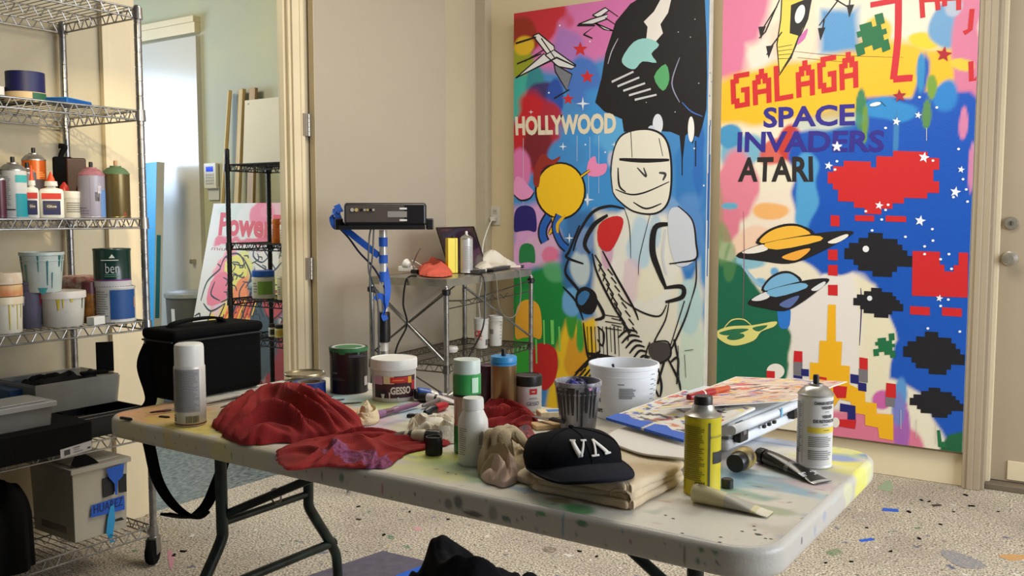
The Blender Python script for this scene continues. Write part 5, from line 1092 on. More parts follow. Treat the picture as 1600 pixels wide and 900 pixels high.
# bits near the left end
def shard_thing(name, label, cat, x, y, L, w, rz, col, h=.004, rough=.5): 
    t = tag(G().prism([(-L/2, -w/2), (L*.3, -w/2), (L/2, 0), (L*.2, w/2), (-L/2, w*.4)], 0, h).build(name, mat(name+'_%d_%d_%d' % col, col, rough), bev=min(h, w)*.2), label, cat); t.location = at(x, y, z=TZ); t.rotation_euler.z = rz; return t
shard_thing('charcoal_stick', 'short charcoal stick at the far left corner of the table', 'charcoal', 198, 656, .045, .009, .1, (26, 26, 28), .007)
shard_thing('charcoal_stick', 'small flat charcoal chip left of the white spray can', 'charcoal', 258, 652, .034, .012, .2, (40, 36, 34), .003)
B2('dark red pencil brush left of the white spray can', 234, 648, 278, 643, .0035, (66, 20, 24), (40, 30, 30), bl=.01, fl=.008)
# ---------------------------------------------------------------- navy cap
navy = mat('navy_twill', (8, 10, 18), .9, spec=.15, bump=.2, bscale=600)
cp = at(893, 723, z=CT); cap = thing('baseball_cap', 'navy baseball cap with white VA letters resting on the folded canvas', 'cap', (cp.x, cp.y, CT))
cap.rotation_euler = (0, 0, math.radians(-38))     # local +x points out of the brim
n1, n2 = 60, 22; vs = []; fs = []
CL_, CW_, CHt = .108, .098, .066
def crown(a, b):
    """a around, b from base (0) to button (1)"""
    e = math.cos(b*PI/2)**.75; x = CL_*e*math.cos(a); y = CW_*e*math.sin(a); z = CHt*math.sin(b*PI/2)**.8
    sq = 1-.42*max(0, -math.cos(a))*b                      # collapsed at the back
    z *= sq*(1-.10*math.exp(-((a-PI)/.5)**2)); x -= .006*b
    w = noise.noise(Vector((x*18, y*18, z*18)))*.006*(1-.5*max(0, math.cos(a))); 
    return Vector((x+w, y+w*.7, max(z+w, 0)+.004))
for i in range(n2+1):
    for j in range(n1): vs.append(crown(2*PI*j/n1, i/n2))
for i in range(n2):
    for j in range(n1): fs.append((i*n1+j, i*n1+(j+1) % n1, (i+1)*n1+(j+1) % n1, (i+1)*n1+j))
g = G(); g.add(vs, fs); o = g.build('crown', navy, cap, ang=80); m = o.modifiers.new('s', 'SOLIDIFY'); m.thickness = .003
g = G()
for k in range(6): a = k*PI/3; g.tube([crown(a, i/14)*1.0+Vector((0, 0, .0008)) for i in range(15)], .0011, 5, cap=False)
g.build('panel_seams', navy, cap); g = G(); g.lathe([(0, 0), (.006, .001), (.005, .004), (0, .006)], 14); b_ = g.build('button', navy, cap); b_.location = crown(0, 1)
g = G(); vs = []; fs = []; nb, mb = 28, 10
for i in range(mb+1):
    for j in range(nb+1):
        a = (j/nb-.5)*PI*.98; bx, by = CL_*math.cos(a)*.97, CW_*math.sin(a)*1.0; ex = CL_*math.cos(a)+.078*math.cos(a)**.6 if abs(math.cos(a)) > 1e-6 else bx; ey = CW_*math.sin(a)*1.02
        s_ = i/mb; x = bx+(ex-bx)*s_; y = by+(ey-by)*s_; vs.append((x, y, .014+.012*math.cos(a)-.30*y*y/.09*.5-.010*s_*s_))
for i in range(mb):
    for j in range(nb): fs.append((i*(nb+1)+j, i*(nb+1)+j+1, (i+1)*(nb+1)+j+1, (i+1)*(nb+1)+j))
g.add([(x, y, max(z, .0035)) for x, y, z in vs], fs); o = g.build('brim', mat('navy_brim', (18, 20, 32), .85, spec=.15, bump=.15, bscale=500), cap, ang=80); m = o.modifiers.new('s', 'SOLIDIFY'); m.thickness = .004; m.offset = 1
g = G()
def capface(u, v):
    a = u/.082; b = min(.95, max(.02, .44+v/.105)); q = crown(a, b); n_ = (crown(a+.02, b)-q).cross(crown(a, b+.02)-q).normalized(); return q+n_*.003
def bar(pts, w):
    # subdivided bar on the crown surface
    q = [Vector((*p_, 0)) for p_ in pts]; vs = []; fs = []; k = 8
    for i in range(k+1):
        p_ = q[0].lerp(q[1], i/k); d = (q[1]-q[0]).normalized(); n_ = Vector((-d.y, d.x, 0))*w/2; vs += [tuple(capface(*(p_+n_).xy)), tuple(capface(*(p_-n_).xy))]
    for i in range(k): fs.append((2*i, 2*i+1, 2*i+3, 2*i+2))
    g.add(vs, fs)
H2 = .017
for s0, sg in ((-.017, 1), (.020, -1)):     # V, then an inverted V without crossbar
    bar([(s0-.013, sg*H2), (s0, -sg*H2)], .0085 if sg > 0 else .004); bar([(s0+.013, sg*H2), (s0, -sg*H2)], .004 if sg > 0 else .0085)
    for e in (-.013, .013): bar([(s0+e-.007, sg*H2), (s0+e+.007, sg*H2)], .0035)
o = g.build('letter_patch', mat('white_embroidery', (214, 210, 204), .8), cap); m = o.modifiers.new('s', 'SOLIDIFY'); m.thickness = .0014; m.offset = 0
# ---------------------------------------------------------------- white tray, plastic case, artworks
wt = [at(x, y, z=CT+.004) for x, y in ((948,686),(985,668),(1070,664),(1110,690),(1085,716),(1040,716),(990,708))]
c_ = sum(wt, Vector())/len(wt); ws = smooth_path([p_-c_ for p_ in wt], 6, True)
o = G().prism([(p_.x, p_.y) for p_ in ws], 0, .005).build('plastic_sheet', mat('white_tray', (226, 220, 212), .35), bev=.002); o.location = c_; tag(o, 'thin rounded white plastic sheet between the navy cap and the artworks', 'plastic sheet')
k0, k1 = at(1146, 708, z=TZ), at(1242, 664, z=TZ); dk = (k1-k0); dk.z = 0; KL = dk.length
case = thing('plastic_case', 'white plastic carrying case with black latches under the artworks', 'case', (k0.x, k0.y, TZ), math.atan2(dk.y, dk.x))
whc = mat('glossy_white_case', (222, 226, 232), .3); KH = .07
G().box(-.02, KL+.02, .004, .27, .004, KH*.48).build('lower_shell', whc, case, bev=.012, seg=3); G().box(-.02, KL+.02, 0, .27, KH*.52, KH).build('lid', whc, case, bev=.012, seg=3)
G().box(-.015, KL+.015, .006, .26, KH*.46, KH*.54).build('seam', mat('case_gap_grey', (120, 124, 130), .5), case, smooth=False)  # grey filler strip in the joint between the two shells
for x in (.01, KL-.035): l = G().box(x, x+.045 if x < .1 else x+.03, -.012, .01, KH*.30, KH*.95).build('latch', black_pl, case, bev=.005); G().box(x+.012, x+.030 if x < .1 else x+.02, -.0135, -.011, KH*.55, KH*.8).build('latch_label', mat('grey_tab', (110, 108, 112), .4), l, bev=.001)
G().tube([(-.02+.0, -.004, KH*.8), (KL*.5, -.010, KH*.84), (KL+.01, -.004, KH*.8)], .011, 12).build('handle', whc, case)
for i in range(3): G().box(KL*.42+i*.03, KL*.42+i*.03+.012, -.008, .0, KH*.42, KH*.54).build('clip', black_pl, case, bev=.002)
G().box(KL*.60, KL*.60+.008, -.0222, -.02, KH*.7, KH*1.0).build('blue_mark', flat((110, 180, 220)), case, smooth=False)
def artwork(name, label, cs, th, seed, blobs, border, base=(226, 222, 214), res=.003):
    """thin board over four corners: a-b near edge, d-c far edge"""
    a, b, c, d = [Vector(v) for v in cs]; t = thing(name, label, 'artwork', a); o_ = a.copy(); up_ = Vector((0, 0, 1))
    Q = lambda u, v, w=0: (a.lerp(b, u)).lerp(d.lerp(c, u), v)-o_+up_*w
    W_ = (b-a).length; Hh = (d-a).length; g = G(); n = 6; vs = []; fs = []
    for w in (0, th):
        for i in range(n+1):
            for j in range(n+1): vs.append(Q(i/n, j/n, w))
    m = (n+1)**2
    for i in range(n):
        for j in range(n): q0 = i*(n+1)+j; fs += [(q0, q0+1, q0+n+2, q0+n+1), (m+q0, m+q0+n+1, m+q0+n+2, m+q0+1)]
    bd = [i*(n+1) for i in range(n+1)]+[n*(n+1)+j for j in range(1, n+1)]+[i*(n+1)+n for i in range(n-1, -1, -1)]+[j for j in range(n-1, 0, -1)]
    for i in range(len(bd)): p0, p1 = bd[i], bd[(i+1) % len(bd)]; fs.append((p0, p1, m+p1, m+p0))
    g.add(vs, fs); g.build('board', mat('board_white', (226, 224, 218), .6), t, smooth=False)
    c2 = Canvas(border, W_-border, border, Hh-border, res, base, seed); rg = random.Random(seed)
    for i in range(blobs):
        u, v = rg.uniform(0, W_), rg.uniform(0, Hh); c2.blob(u, v, rg.uniform(.006, .03), rg.uniform(.003, .010), rg.choice([(206,60,50),(236,200,70),(60,90,180),(110,90,150),(30,26,36),(60,40,40),(214,120,80),(190,140,180),(236,220,110),(240,236,226),(236,230,216)]), .9, rot=rg.uniform(-.4, .9), rough=.5, cells=60, soft=.25)
    def fn(X, Y):
        u, v = X/W_, Y/Hh; A, B, Cc, D = [np.array(p-o_) for p in (a, b, c, d)]; u = u[:, None]; v = v[:, None]
        P = (A*(1-u)+B*u)*(1-v)+(D*(1-u)+Cc*u)*v; return P[:, 0], P[:, 1], P[:, 2]+th+.0006
    c2.build('painted_picture', attr_mat('picture_%d' % seed, .35), t, fn); return t, Q
A_, B_a, C_a, D_a = at(948, 656, z=TZ+.062), at(1072, 692, z=TZ+.060), at(1180, 640, z=TZ+.082), at(1070, 612, z=TZ+.082)
t, Q = artwork('artwork', 'colourful street scene artwork edged with blue tape, under the top sheet', (A_, B_a, C_a, D_a), .005, 5, 150, .008)
def tape_strip(u0, u1, w=.16):
    g = G(); vs = []; fs = []
    for i in range(5):
        u = u0+(u1-u0)*i/4; vs += [Q(u, -.008, .0), Q(u, -.008, .0062), Q(u, w*(.8+.2*math.sin(i*2)), .0064)]
    for i in range(4):
        for j in range(2): fs.append((3*i+j, 3*i+j+1, 3*i+j+4, 3*i+j+3))
    g.add(vs, fs); g.build('blue_tape', blue_tape, t, smooth=False)
tape_strip(0, .46); tape_strip(.50, .98)
cs = (at(1014, 641, z=TZ+.094), at(1238, 627, z=TZ+.094), at(1324, 597, z=TZ+.094), at(1150, 589, z=TZ+.106))
t, Q = artwork('artwork', 'comic art print with white border on top of the stack', cs, .0012, 9, 200, .008, base=(214, 190, 170))
# red marker on top
m0, m1 = at(1076, 621, z=TZ+.104), at(1138, 606, z=TZ+.106); t = thing('marker_pen', 'red paint marker lying on the top art print', 'marker', m0); d = (m1-m0); u = d.normalized()
rm = mat('red_marker', (160, 24, 34), .3); G().tube([u*0, u*.003, u*.055], [.007, .009, .009], 16).build('cap', rm, t); G().tube([u*.055, u*.060], .0093, 16).build('white_ring', white_pl, t); G().tube([u*.060, u*.10], .0088, 16).build('barrel', rm, t); G().tube([u*.10, u*(d.length)], [.0088, .0065], 16).build('orange_end', mat('orange_end', (190, 80, 40), .4), t)
# ---------------------------------------------------------------- yellow tin, varnish can, tubes on the right
p, r, h = cyl(1068, 1125, 618, 777, TZ); t = thing('solvent_tin', 'round yellow tin with black screw cap at the front right', 'tin', p, face_rz(p))
ym = mat('yellow_tin', (206, 190, 24), .35, noisy=.08, scale=20); hb = h*.80
G().lathe([(0, 0), (r*.97, 0), (r*1.0, .002), (r*1.0, .006), (r*.985, .008), (r*.985, hb-.006), (r, hb-.004), (r, hb), (r*.97, hb)], 44).build('tin_body', ym, t)
G().lathe([(r*.985, hb), (r*1.0, hb+.002), (r*.8, hb+.006), (r*.62, hb+.012), (r*.56, hb+.020), (r*.54, hb+.022), (r*.50, hb+.022), (r*.5, h*.9), (0, h*.9)], 40).build('shoulder', tin, t)
G().lathe([(r*.44, hb+.02), (r*.50, hb+.022), (r*.50, h-.004), (r*.46, h), (0, h)], 32).build('screw_cap', mat('brown_black_cap', (30, 24, 22), .4), t)
fine_print(t, r, -62, 8, h*.16, h*.72, 26, flat((140, 128, 20)), hfrac=.5); label_patch(t, r, 18, 24, .008, hb-.008, (60, 70, 70)); label_patch(t, r, 34, 84, h*.34, h*.46, (20, 24, 30));  barcode(t, r, -22, 8, .012, .03); label_patch(t, r, 26, 84, h*.60, h*.62, (150, 140, 20)); label_patch(t, r, -72, -66, .01, hb*.9, (170, 156, 20))
t, r, h = spray('tall silver-topped varnish spray can reading DAMAR VARNISH with black nozzle', 1245, 1298, 585, 733, TZ, mat('white_can_print', (216, 214, 212), .35), coneh=.1)
zb = .0
words(t, r, [('DAMAR RETOUCH', 40, h*.72, r*1.55, h*.036, .05), ('VARNISH', 42, h*.672, r*.78, h*.036, .05), ('VERNIS', 42, h*.575, r*.66, h*.036, .05), ('DE RETOUCHE', 36, h*.525, r*1.5, h*.036, .05)], flat((60, 58, 60)))
label_patch(t, r, -24, 84, h*.395, h*.455, (222, 196, 60), text='yellow stripe'); fine_print(t, r, -20, 64, h*.24, h*.36, 6, flat((130, 128, 126))); fine_print(t, r, -20, 64, h*.10, h*.21, 5, flat((130, 128, 126))); fine_print(t, r, -78, -46, h*.16, h*.72, 26, flat((110, 108, 108))); label_patch(t, r, -82, -60, h*.03, h*.2, (110, 108, 112))
fine_print(t, r, 30, 56, h*.415, h*.435, 1, flat((120, 100, 20))); fine_print(t, r, 34, 52, h*.618, h*.634, 1, flat((110, 108, 108))); fine_print(t, r, 26, 50, h*.478, h*.494, 1, flat((110, 108, 108))); fine_print(t, r, 0, 60, h*.78, h*.80, 1, flat((150, 148, 148))); label_patch(t, r, -45, -42, .01, h*.74, (190, 188, 186))
t, L = ptube('paint_tube', 'black paint tube with silver crimp, cap toward the yellow bottle', P_(1186, 722), P_(1286, 756), .0165, blk, capb, .020, .98, flatw=1.5, bands=((.48, .56, mat('grey_band', (90, 92, 96), .35)), (.56, .72, blk), (.93, 1.1, silver)))
g = G(); text_map(g, 'BLACK', .05, .016, lambda u, v: (L*.80+v*.9, u, 0), .03)
g.v = [Vector((v.x, v.y, .0165*(1-((v.x-.026)/(L-.026))**1.6)*1.92+.0012)) for v in g.v]; g.build('lettering', flat((200, 200, 204)), t)
p = P_(1148, 742); q = P_(1180, 722); d = q-p; t = thing('paint_bottle', 'short yellow-bodied bottle lying down with its black cap toward us', 'bottle', (p.x, p.y, TZ+.024), math.atan2(d.y, d.x))
g = G(); g.M = Matrix.Rotation(PI/2, 4, 'Y'); g.lathe([(0, 0), (.018, 0), (.0195, .002), (.0195, .026), (0, .026)], 28); g.build('screw_cap', black_pl, t); g = G(); g.M = Matrix.Rotation(PI/2, 4, 'Y'); g.lathe([(.012, .024), (.021, .028), (.0235, .034), (.0235, .062), (.02, .068), (0, .068)], 30); g.build('bottle_body', mat('mustard_bottle', (196, 170, 90), .4, noisy=.5, scale=30, col2=(60, 50, 40)), t)
t, L = ptube('paint_tube', 'cream coloured half-used paint tube lying at the front edge', P_(1079, 783), P_(1203, 806), .0175, mat('cream_tube', (208, 196, 150), .45, noisy=.15, scale=20), capb, .006, .9, cap=False, flatw=1.1, bands=((.45, .8, mat('greige_tube', (170, 164, 150), .4)), (.85, 1.1, mat('cream_crimp', (216, 208, 186), .5))))
g = G(); text_map(g, 'IIIIIII', .02, .008, lambda u, v: (L*.16+u*.8, v*1.2-.004, .0352), .0); g.build('barcode', ink, t)
p = P_(1124, 762); t = thing('bottle_cap', 'small black cap behind the yellow tin', 'cap', p+Vector((.012, .01, 0))); G().lathe([(0, 0), (.012, 0), (.012, .016), (.010, .018), (0, .018)], 20).build('shell', black_pl, t)
# ================================================================ rack contents (shelf surface heights in ZS)
def on(px, X, z): p = at(px, 337, X=X); p.z = z; return p
S2, S3, S4, S5, S6 = [z+.0025 for z in ZS[1:]]
def rk(x0, x1, X, yt, z):
    """upright round thing on a shelf whose depth position is known"""
    p = on((x0+x1)/2, X, z); r = (x1-x0)/2*depth(p)/F_PX; rr = at((x0+x1)/2, yt, d=1)-_o; t = math.hypot(p.x, p.y)/math.hypot(rr.x, rr.y); return p, r, CAM_H+rr.z*t-z
_cyl = cyl
def cyl(x0, x1, yt, yb, z, X=None): return rk(x0, x1, X, yt, z) if X is not None else _cyl(x0, x1, yt, yb, z)
# shelf two
p, r, h = rk(18, 78, -3.06, 142, S2); h = .032; t = thing('tape_roll', 'roll of cream masking tape with green label, below the navy tape', 'tape', p, face_rz(p))
G().lathe([(r*.6, 0), (r, 0), (r, h), (r*.6, h), (r*.6, 0)], 36).build('tape', mat('cream_tape', (206, 180, 140), .6), t); G().patch(r, 18, 70, .004, h-.002, .0006).build('green_label', flat((30, 90, 60)), t); G().lathe([(r*.56, 0), (r*.6, 0), (r*.6, h), (r*.56, h), (r*.56, 0)], 36).build('cardboard_core', mat('core_card', (150, 130, 100), .8), t)
q2 = p.copy(); q2.z += h; r2 = r*.93; h2 = at(48, 115, X=p.x).z-q2.z; t = thing('tape_roll', 'wide navy tape roll stacked on the cream roll, upper shelf', 'tape', q2, face_rz(p))
G().lathe([(r2*.6, 0), (r2, 0), (r2, h2), (r2*.6, h2), (r2*.6, 0)], 36).build('tape', mat('navy_roll', (14, 20, 78), .5), t); G().lathe([(r2*.56, 0), (r2*.6, 0), (r2*.6, h2), (r2*.56, h2), (r2*.56, 0)], 36).build('cardboard_core', mat('core_card', (150, 130, 100), .8), t)
p, r, h = rk(-8, 14, -2.99, 136, S2); t = thing('jar', 'small black jar with a white lid at the left frame edge, upper shelf', 'jar', p); G().lathe([(0, 0), (r*1.05, 0), (r*1.05, h*.2), (0, h*.2)], 24).build('base', black_pl, t); G().lathe([(r, h*.2), (r, h), (0, h)], 24).build('lid', white_pl, t)
p = on(4, -3.16, S2); t = tag(G().box(-.09, .07, -.05, .05, 0, .05).build('black_box', black_mt, bev=.006), 'dark box behind the tape rolls, upper shelf', 'box'); t.location = p
p = on(112, -3.02, S2); t = thing('plastic_case', 'thin translucent blue plastic case on the upper shelf', 'case', p, math.radians(-62)); G().box(-.075, .075, -.045, .045, 0, .018).build('case_body', mat('blue_translucent', (30, 96, 176), .15, noisy=.3, scale=20), t, bev=.003); G().box(-.074, .074, -.044, .044, .018, .021).build('case_lid', mat('light_blue_lid', (70, 140, 206), .12), t, bev=.001)
# shelf three
t, r, h = spray('maroon spray can cut by the left frame edge, middle shelf', -12, 11, 264, 0, S3, (90, 40, 52), X=-3.0)
t, r, h = spray('white and teal spray can with a bare silver top', 4, 42, 245, 0, S3, mat('white_teal_can', (206, 204, 200), .4), X=-3.0)
label_patch(t, r, 8, 84, .004, h*.40, (24, 150, 160)); label_patch(t, r, 8, 80, h*.58, h*.70, (60, 170, 170)); fine_print(t, r, -60, -10, h*.2, h*.68, 16, flat((150, 148, 146))); fine_print(t, r, -50, 20, h*.12, h*.16, 1, ink)
t, r, h = spray('slim grey spray can between the teal can and the glue', 33, 58, 254, 0, S3, (120, 120, 122), X=-3.14)
t, r, h = spray('orange spray can with dark lower label at the back', 39, 73, 231, 0, S3, mat('orange_can', (206, 96, 30), .3, .3), X=-3.16)
label_patch(t, r, -90, 60, .003, h*.55, (60, 40, 32)); fine_print(t, r, -20, 60, h*.58, h*.66, 3, flat((230, 150, 70)))
def glue(label, x0, x1, yt, X, wide):
    p, r, h = rk(x0, x1, X, yt, S3); t = thing('glue_bottle', label, 'glue bottle', p, face_rz(p), None); hs = h*.62 if wide else h*.56
    g = G(); k = 30; vs = []; fs = []; prof = [(.96, 0), (1, .004), (1, hs*.9), (.9, hs), (.36, hs+.006), (.36, hs+.02), (0, hs+.02)]
    for s_, z in prof:
        for j in range(k): a = 2*PI*j/k; c, s2 = math.cos(a), math.sin(a); vs.append((r*s_*math.copysign(abs(c)**.6, c), r*s_*(.55 if wide else .85)*math.copysign(abs(s2)**.7, s2), z))
    for i in range(len(prof)-1):
        for j in range(k): fs.append((i*k+j, i*k+(j+1) % k, (i+1)*k+(j+1) % k, (i+1)*k+j))
    g.add(vs, fs); g.build('bottle_body', mat('glue_white', (222, 220, 210), .35), t)
    G().lathe([(0, hs+.010), (r*.52, hs+.010), (r*.55, hs+.012), (r*.5, hs+.026), (0, hs+.026)], 24).build('white_collar', white_pl, t)
    G().lathe([(0, hs+.026), (r*.36, hs+.026), (r*.30, hs+.034), (.002, h-.002), (0, h)], 20).build('orange_cap', mat('orange_cap', (226, 76, 34), .35), t)
    y = -r*(.55 if wide else .85)-.0012; w = r*.78
    G().box(-w, w, y, y+.001, hs*.66, hs*.86).build('red_label', flat((206, 50, 40)), t, smooth=False); G().box(-w*.9, w*.9, y, y+.001, hs*.12, hs*.60).build('blue_label', flat((38, 42, 90)), t, smooth=False); G().box(-w*.7, w*.5, y-.0004, y, hs*.30, hs*.52).build('label_panel', flat((70, 60, 66)), t, smooth=False)
    g = G(); text_map(g, 'Glue', w*1.0, hs*.09, lambda u, v: (u, y-.0008, hs*.41+v), .03); g.build('lettering', flat((220, 210, 200)), t); return t
glue('taller slim white glue bottle with orange cap', 42, 61, 258, -2.98, False); glue('broad flat white glue bottle with red and blue label', 64, 99, 268, -2.97, True)
t, r, h, rf = tub('jar', 'white jar with printed label between the glue and the lilac can', 'jar', 97, 130, 299, 0, S3, (206, 202, 190), (216, 212, 202), rb=.97, X=-3.02); fine_print(t, rf, -30, 60, h*.2, h*.6, 5, flat((120, 114, 106)))
p = on(102, -3.09, S3); t = thing('glue_bottle', 'small bottle with red tip behind the white jar', 'glue bottle', p); G().lathe([(0, 0), (.02, 0), (.02, .09), (.01, .10), (0, .10)], 20).build('bottle_body', white_pl, t); G().lathe([(.016, .095), (.014, .11), (.003, .125), (0, .125)], 16).build('red_tip', mat('red_tip', (200, 50, 44), .4), t)
# trigger tool / dark drill-like block
p = on(112, -3.15, S3); t = thing('heat_gun', 'dark brown and black power tool standing at the back of the middle shelf', 'power tool', p, face_rz(p)); bz = at(112, 246, X=-3.15).z-S3
G().box(-.055, .01, -.04, .04, 0, bz).build('black_body', black_mt, t, bev=.008); G().box(-.012, .052, -.045, .035, 0, bz-.004).build('brown_body', mat('oxblood_plastic', (70, 40, 38), .4, noisy=.3), t, bev=.006)
G().tube(smooth_path([(-.03, 0, bz-.005), (-.022, 0, bz+.02), (-.012, 0, bz+.036), (-.034, 0, bz+.04)], 4), .009, 10).build('hook_handle', black_mt, t)
t, r, h = spray('pale lilac spray can with pink-stained shoulder', 125, 164, 253, 0, S3, mat('lilac_can', (150, 146, 164), .4, .1), X=-2.985, shoulder=mat('pink_shoulder', (170, 110, 122), .5, noisy=.3, scale=60))
label_patch(t, r, 40, 84, .004, h*.5, (96, 134, 190)); words(t, r, [('paint', 34, h*.5, .012, .05)], flat((200, 196, 206))); barcode(t, r, 14, 34, h*.3, h*.46); fine_print(t, r, -70, -10, h*.06, h*.2, 3, flat((110, 106, 130))); label_patch(t, r, -8, -6, .004, h*.72, (120, 116, 140))
t, r, h = spray('olive gold spray can with a green shoulder and tan nozzle', 163, 203, 251, 0, S3, mat('olive_can', (120, 104, 66), .3, .6, noisy=.3, scale=20, stretch=(1, 1, .1)), X=-2.975, shoulder=mat('sage_shoulder', (84, 110, 76), .5), nozzle=(180, 140, 100))
g = G(); g.add([(r*1.004*math.sin(a), -r*1.004*math.cos(a), z) for a, z in ((.5, .012), (.64, .022), (.78, .012), (.64, .002))], [(0, 1, 2, 3)]); g.build('hazard_mark', flat((150, 50, 40)), t)
# shelf four
t, r, h, rf = tub('paint_tub', 'frosted tub with teal drips stacked on the yellow dripped tub', 'tub', 30, 95, 387, 0, S4+.135, (170, 182, 178), open_=True, rb=.80, X=-3.03, body_m=mat('frosted_tub', (186, 196, 190), .35, noisy=.1))
zz_ = t.location.z; drips(t, rf, [(-70, h*.9, .012, h*.4, (60, 130, 130)), (-50, h*.7, .008, h*.5, (70, 140, 130)), (-10, h*.92, .005, h*.4, (40, 120, 120)), (14, h*.8, .006, h*.62, (30, 110, 110)), (28, h*.5, .004, h*.4, (30, 110, 110)), (52, h*.94, .012, h*.3, (30, 100, 100)), (66, h*.9, .005, h*.4, (60, 130, 120)), (0, h*.12, .03, .02, (50, 130, 130))])
p0 = Vector(t.location)
t, r, h, rf = tub('paint_tub', 'white lidded tub with yellow and red paint drips', 'tub', 58, 126, 454, 0, S4, (206, 202, 190), (214, 206, 196), rb=.86, X=-3.02); dz = S4+h-zz_
p0.z = S4+h; bpy.data.objects['paint_tub'].location = p0
drips(t, rf, [(-10, h*.84, .012, h*.36, (206, 180, 60)), (2, h*.84, .006, h*.30, (206, 180, 60)), (24, h*.86, .016, h*.16, (196, 176, 70)), (60, h*.8, .006, h*.3, (60, 80, 70)), (-50, h*.96, .03, .016, (170, 60, 70)), (-20, h*.97, .03, .012, (150, 50, 60)), (40, h*.97, .02, .012, (40, 90, 100)), (6, h*.96, .014, .01, (200, 120, 120))])
t, r, h, rf = tub('paint_tub', 'white tub with yellow drips and a crusty lid at the left frame edge', 'tub', -26, 27, 463, 0, S4, (214, 208, 190), (216, 200, 170), rb=.9, X=-2.995); drips(t, rf, [(16, h*.9, .006, h*.8, (200, 180, 80)), (44, h*.9, .004, h*.8, (206, 184, 60)), (30, h*.9, .012, .02, (200, 184, 80)), (62, h*.9, .006, h*.5, (190, 176, 90))]); tz = t.location.copy(); tz.z += h
t = thing('lid_stack', 'tub lids with orange paint crust stacked on the left white tub', 'lid stack', tz); 
for k in range(2): G().lathe([(r*.98, .002+k*.038), (r*1.0, .002+k*.038), (r*(1.0-.03*k), .034+k*.038), (r*.95, .038+k*.038), (0, .038+k*.038)], 36).build('lid', mat('crusty_lid_%d' % k, [(206, 170, 120), (204, 180, 150)][k], .6, noisy=.5, scale=24, col2=[(190, 110, 60), (222, 216, 200)][k]), t)
t, r, h, rf = tub('plastic_cup', 'smoky clear cup with dark purple paint inside', 'cup', 22, 60, 440, 0, S4, (110, 106, 124), open_=True, rb=.8, X=-3.05, body_m=mat('smoky_cup', (96, 92, 112), .3, noisy=.35, scale=10, alpha=.85)); drips(t, rf, [(60, h*.8, .02, h*.3, (120, 30, 44)), (-30, h*.7, .012, h*.2, (180, 176, 186))])
G().lathe([(0, .004), (r*.74, .004), (r*.78, h*.5), (0, h*.5)], 24).build('dark_paint', mat('black_paint_wet', (20, 20, 26), .2), t)
t, r, h, rf = tub('paint_tub', 'white tub splattered with dark red paint at the back', 'tub', 93, 148, 431, 0, S4, (206, 190, 180), (206, 190, 180), rb=.94, X=-3.2, body_m=mat('red_splatter_tub', (206, 190, 180), .5, noisy=1, scale=46, col2=(150, 30, 40)), lidm=mat('red_splatter_tub', (0, 0, 0)))
t, r, h, rf = tub('paint_jar', 'amber jar with maroon lid between the tubs and the stacked cans', 'jar', 124, 147, 440, 0, S4, (150, 90, 30), (90, 30, 40), rb=.98, X=-3.04, lid_h=.035, body_m=mat('amber_jar', (150, 96, 36), .2, noisy=.7, scale=30, col2=(60, 30, 24)))
wcm = mat('white_blue_can', (200, 198, 192), .35)
t, r, h = paint_can('white paint can with a wide blue panel, lower of the stacked pair', 146, 205, 447, 0, S4, wcm, X=-3.0)
label_patch(t, r, -14, 68, .012, h*.92, (24, 74, 136), text='blue wrap panel'); fine_print(t, r, -70, -18, .02, h*.9, 11, flat((140, 138, 136))); label_patch(t, r, 62, 68, h*.4, h*.7, (200, 140, 80), .001)
zt = S4+h
t, r, h = paint_can('dark green paint can with white script, upper of the stacked pair', 145, 200, 388, 0, zt, mat('forest_can', (18, 50, 44), .25), X=-3.0, lidc=(60, 60, 60))
words(t, r, [('ben', 0, h*.50, .045, .035, -.01)], flat((206, 210, 206))); label_patch(t, r, -78, 78, .0, h*.16, (196, 192, 192)); label_patch(t, r, -60, 78, h*.16, h*.20, (110, 40, 110)); fine_print(t, r, -34, 34, h*.68, h*.73, 1, flat((190, 196, 190))); fine_print(t, r, -24, 24, h*.26, h*.36, 2, flat((90, 130, 110)))
g = G(); g.add([(r*1.006*math.sin(a), -r*1.006*math.cos(a), z) for a, z in ((-.16, h*.76), (.16, h*.76), (0, h*.86))], [(0, 1, 2)]); g.build('triangle_mark', flat((200, 206, 200)), t)
t = thing('small_box', 'tiny white carton at the front of the shelf below the stacked cans', 'box', on(144, -2.955, S4), math.radians(-70)); G().box(-.028, .028, -.015, .015, 0, .028).build('carton', mat('white_card', (224, 222, 214), .7), t, bev=.001); G().box(-.02, .005, -.0158, -.015, .006, .02).build('print', flat((130, 60, 60)), t, smooth=False)
# shelf five: flat black box, bins, trays
zb = S5
blkbox = mat('black_corrugated', (9, 9, 10), .8, spec=.15)
XF = RX1+.085; y1 = at(145, 700, X=XF).y; bt = at(110, 664, X=XF).z-zb
t = thing('black_box', 'large flat black box with a white shipping label, overhanging the fifth shelf', 'box', (XF-.19, y1-.26, zb), 0)
G().box(-.19, .19, -.26, .26, 0, bt).build('box_body', blkbox, t, bev=.004)
lp_ = [at(x, y, X=XF+.0008)-Vector(t.location) for x, y in ((94, 703), (143, 688), (144, 702), (95, 717))]; g = G(); g.add(lp_, [(0, 1, 2, 3)]); l = g.build('shipping_label', flat((196, 194, 196)), t, smooth=False)
g = G(); e1 = lp_[1]-lp_[0]; e2 = lp_[3]-lp_[0]; P4 = lambda u, v: lp_[0]+e1*u+e2*v+Vector((.0008, 0, 0))
for u0, u1, v0, v1 in ((.12,.30,.22,.8),(.40,.62,.2,.28),(.42,.60,.45,.5),(.40,.70,.7,.76),(.85,.95,.6,.8)): g.add([P4(u0, v0), P4(u1, v0), P4(u1, v1), P4(u0, v1)], [(0, 1, 2, 3)])
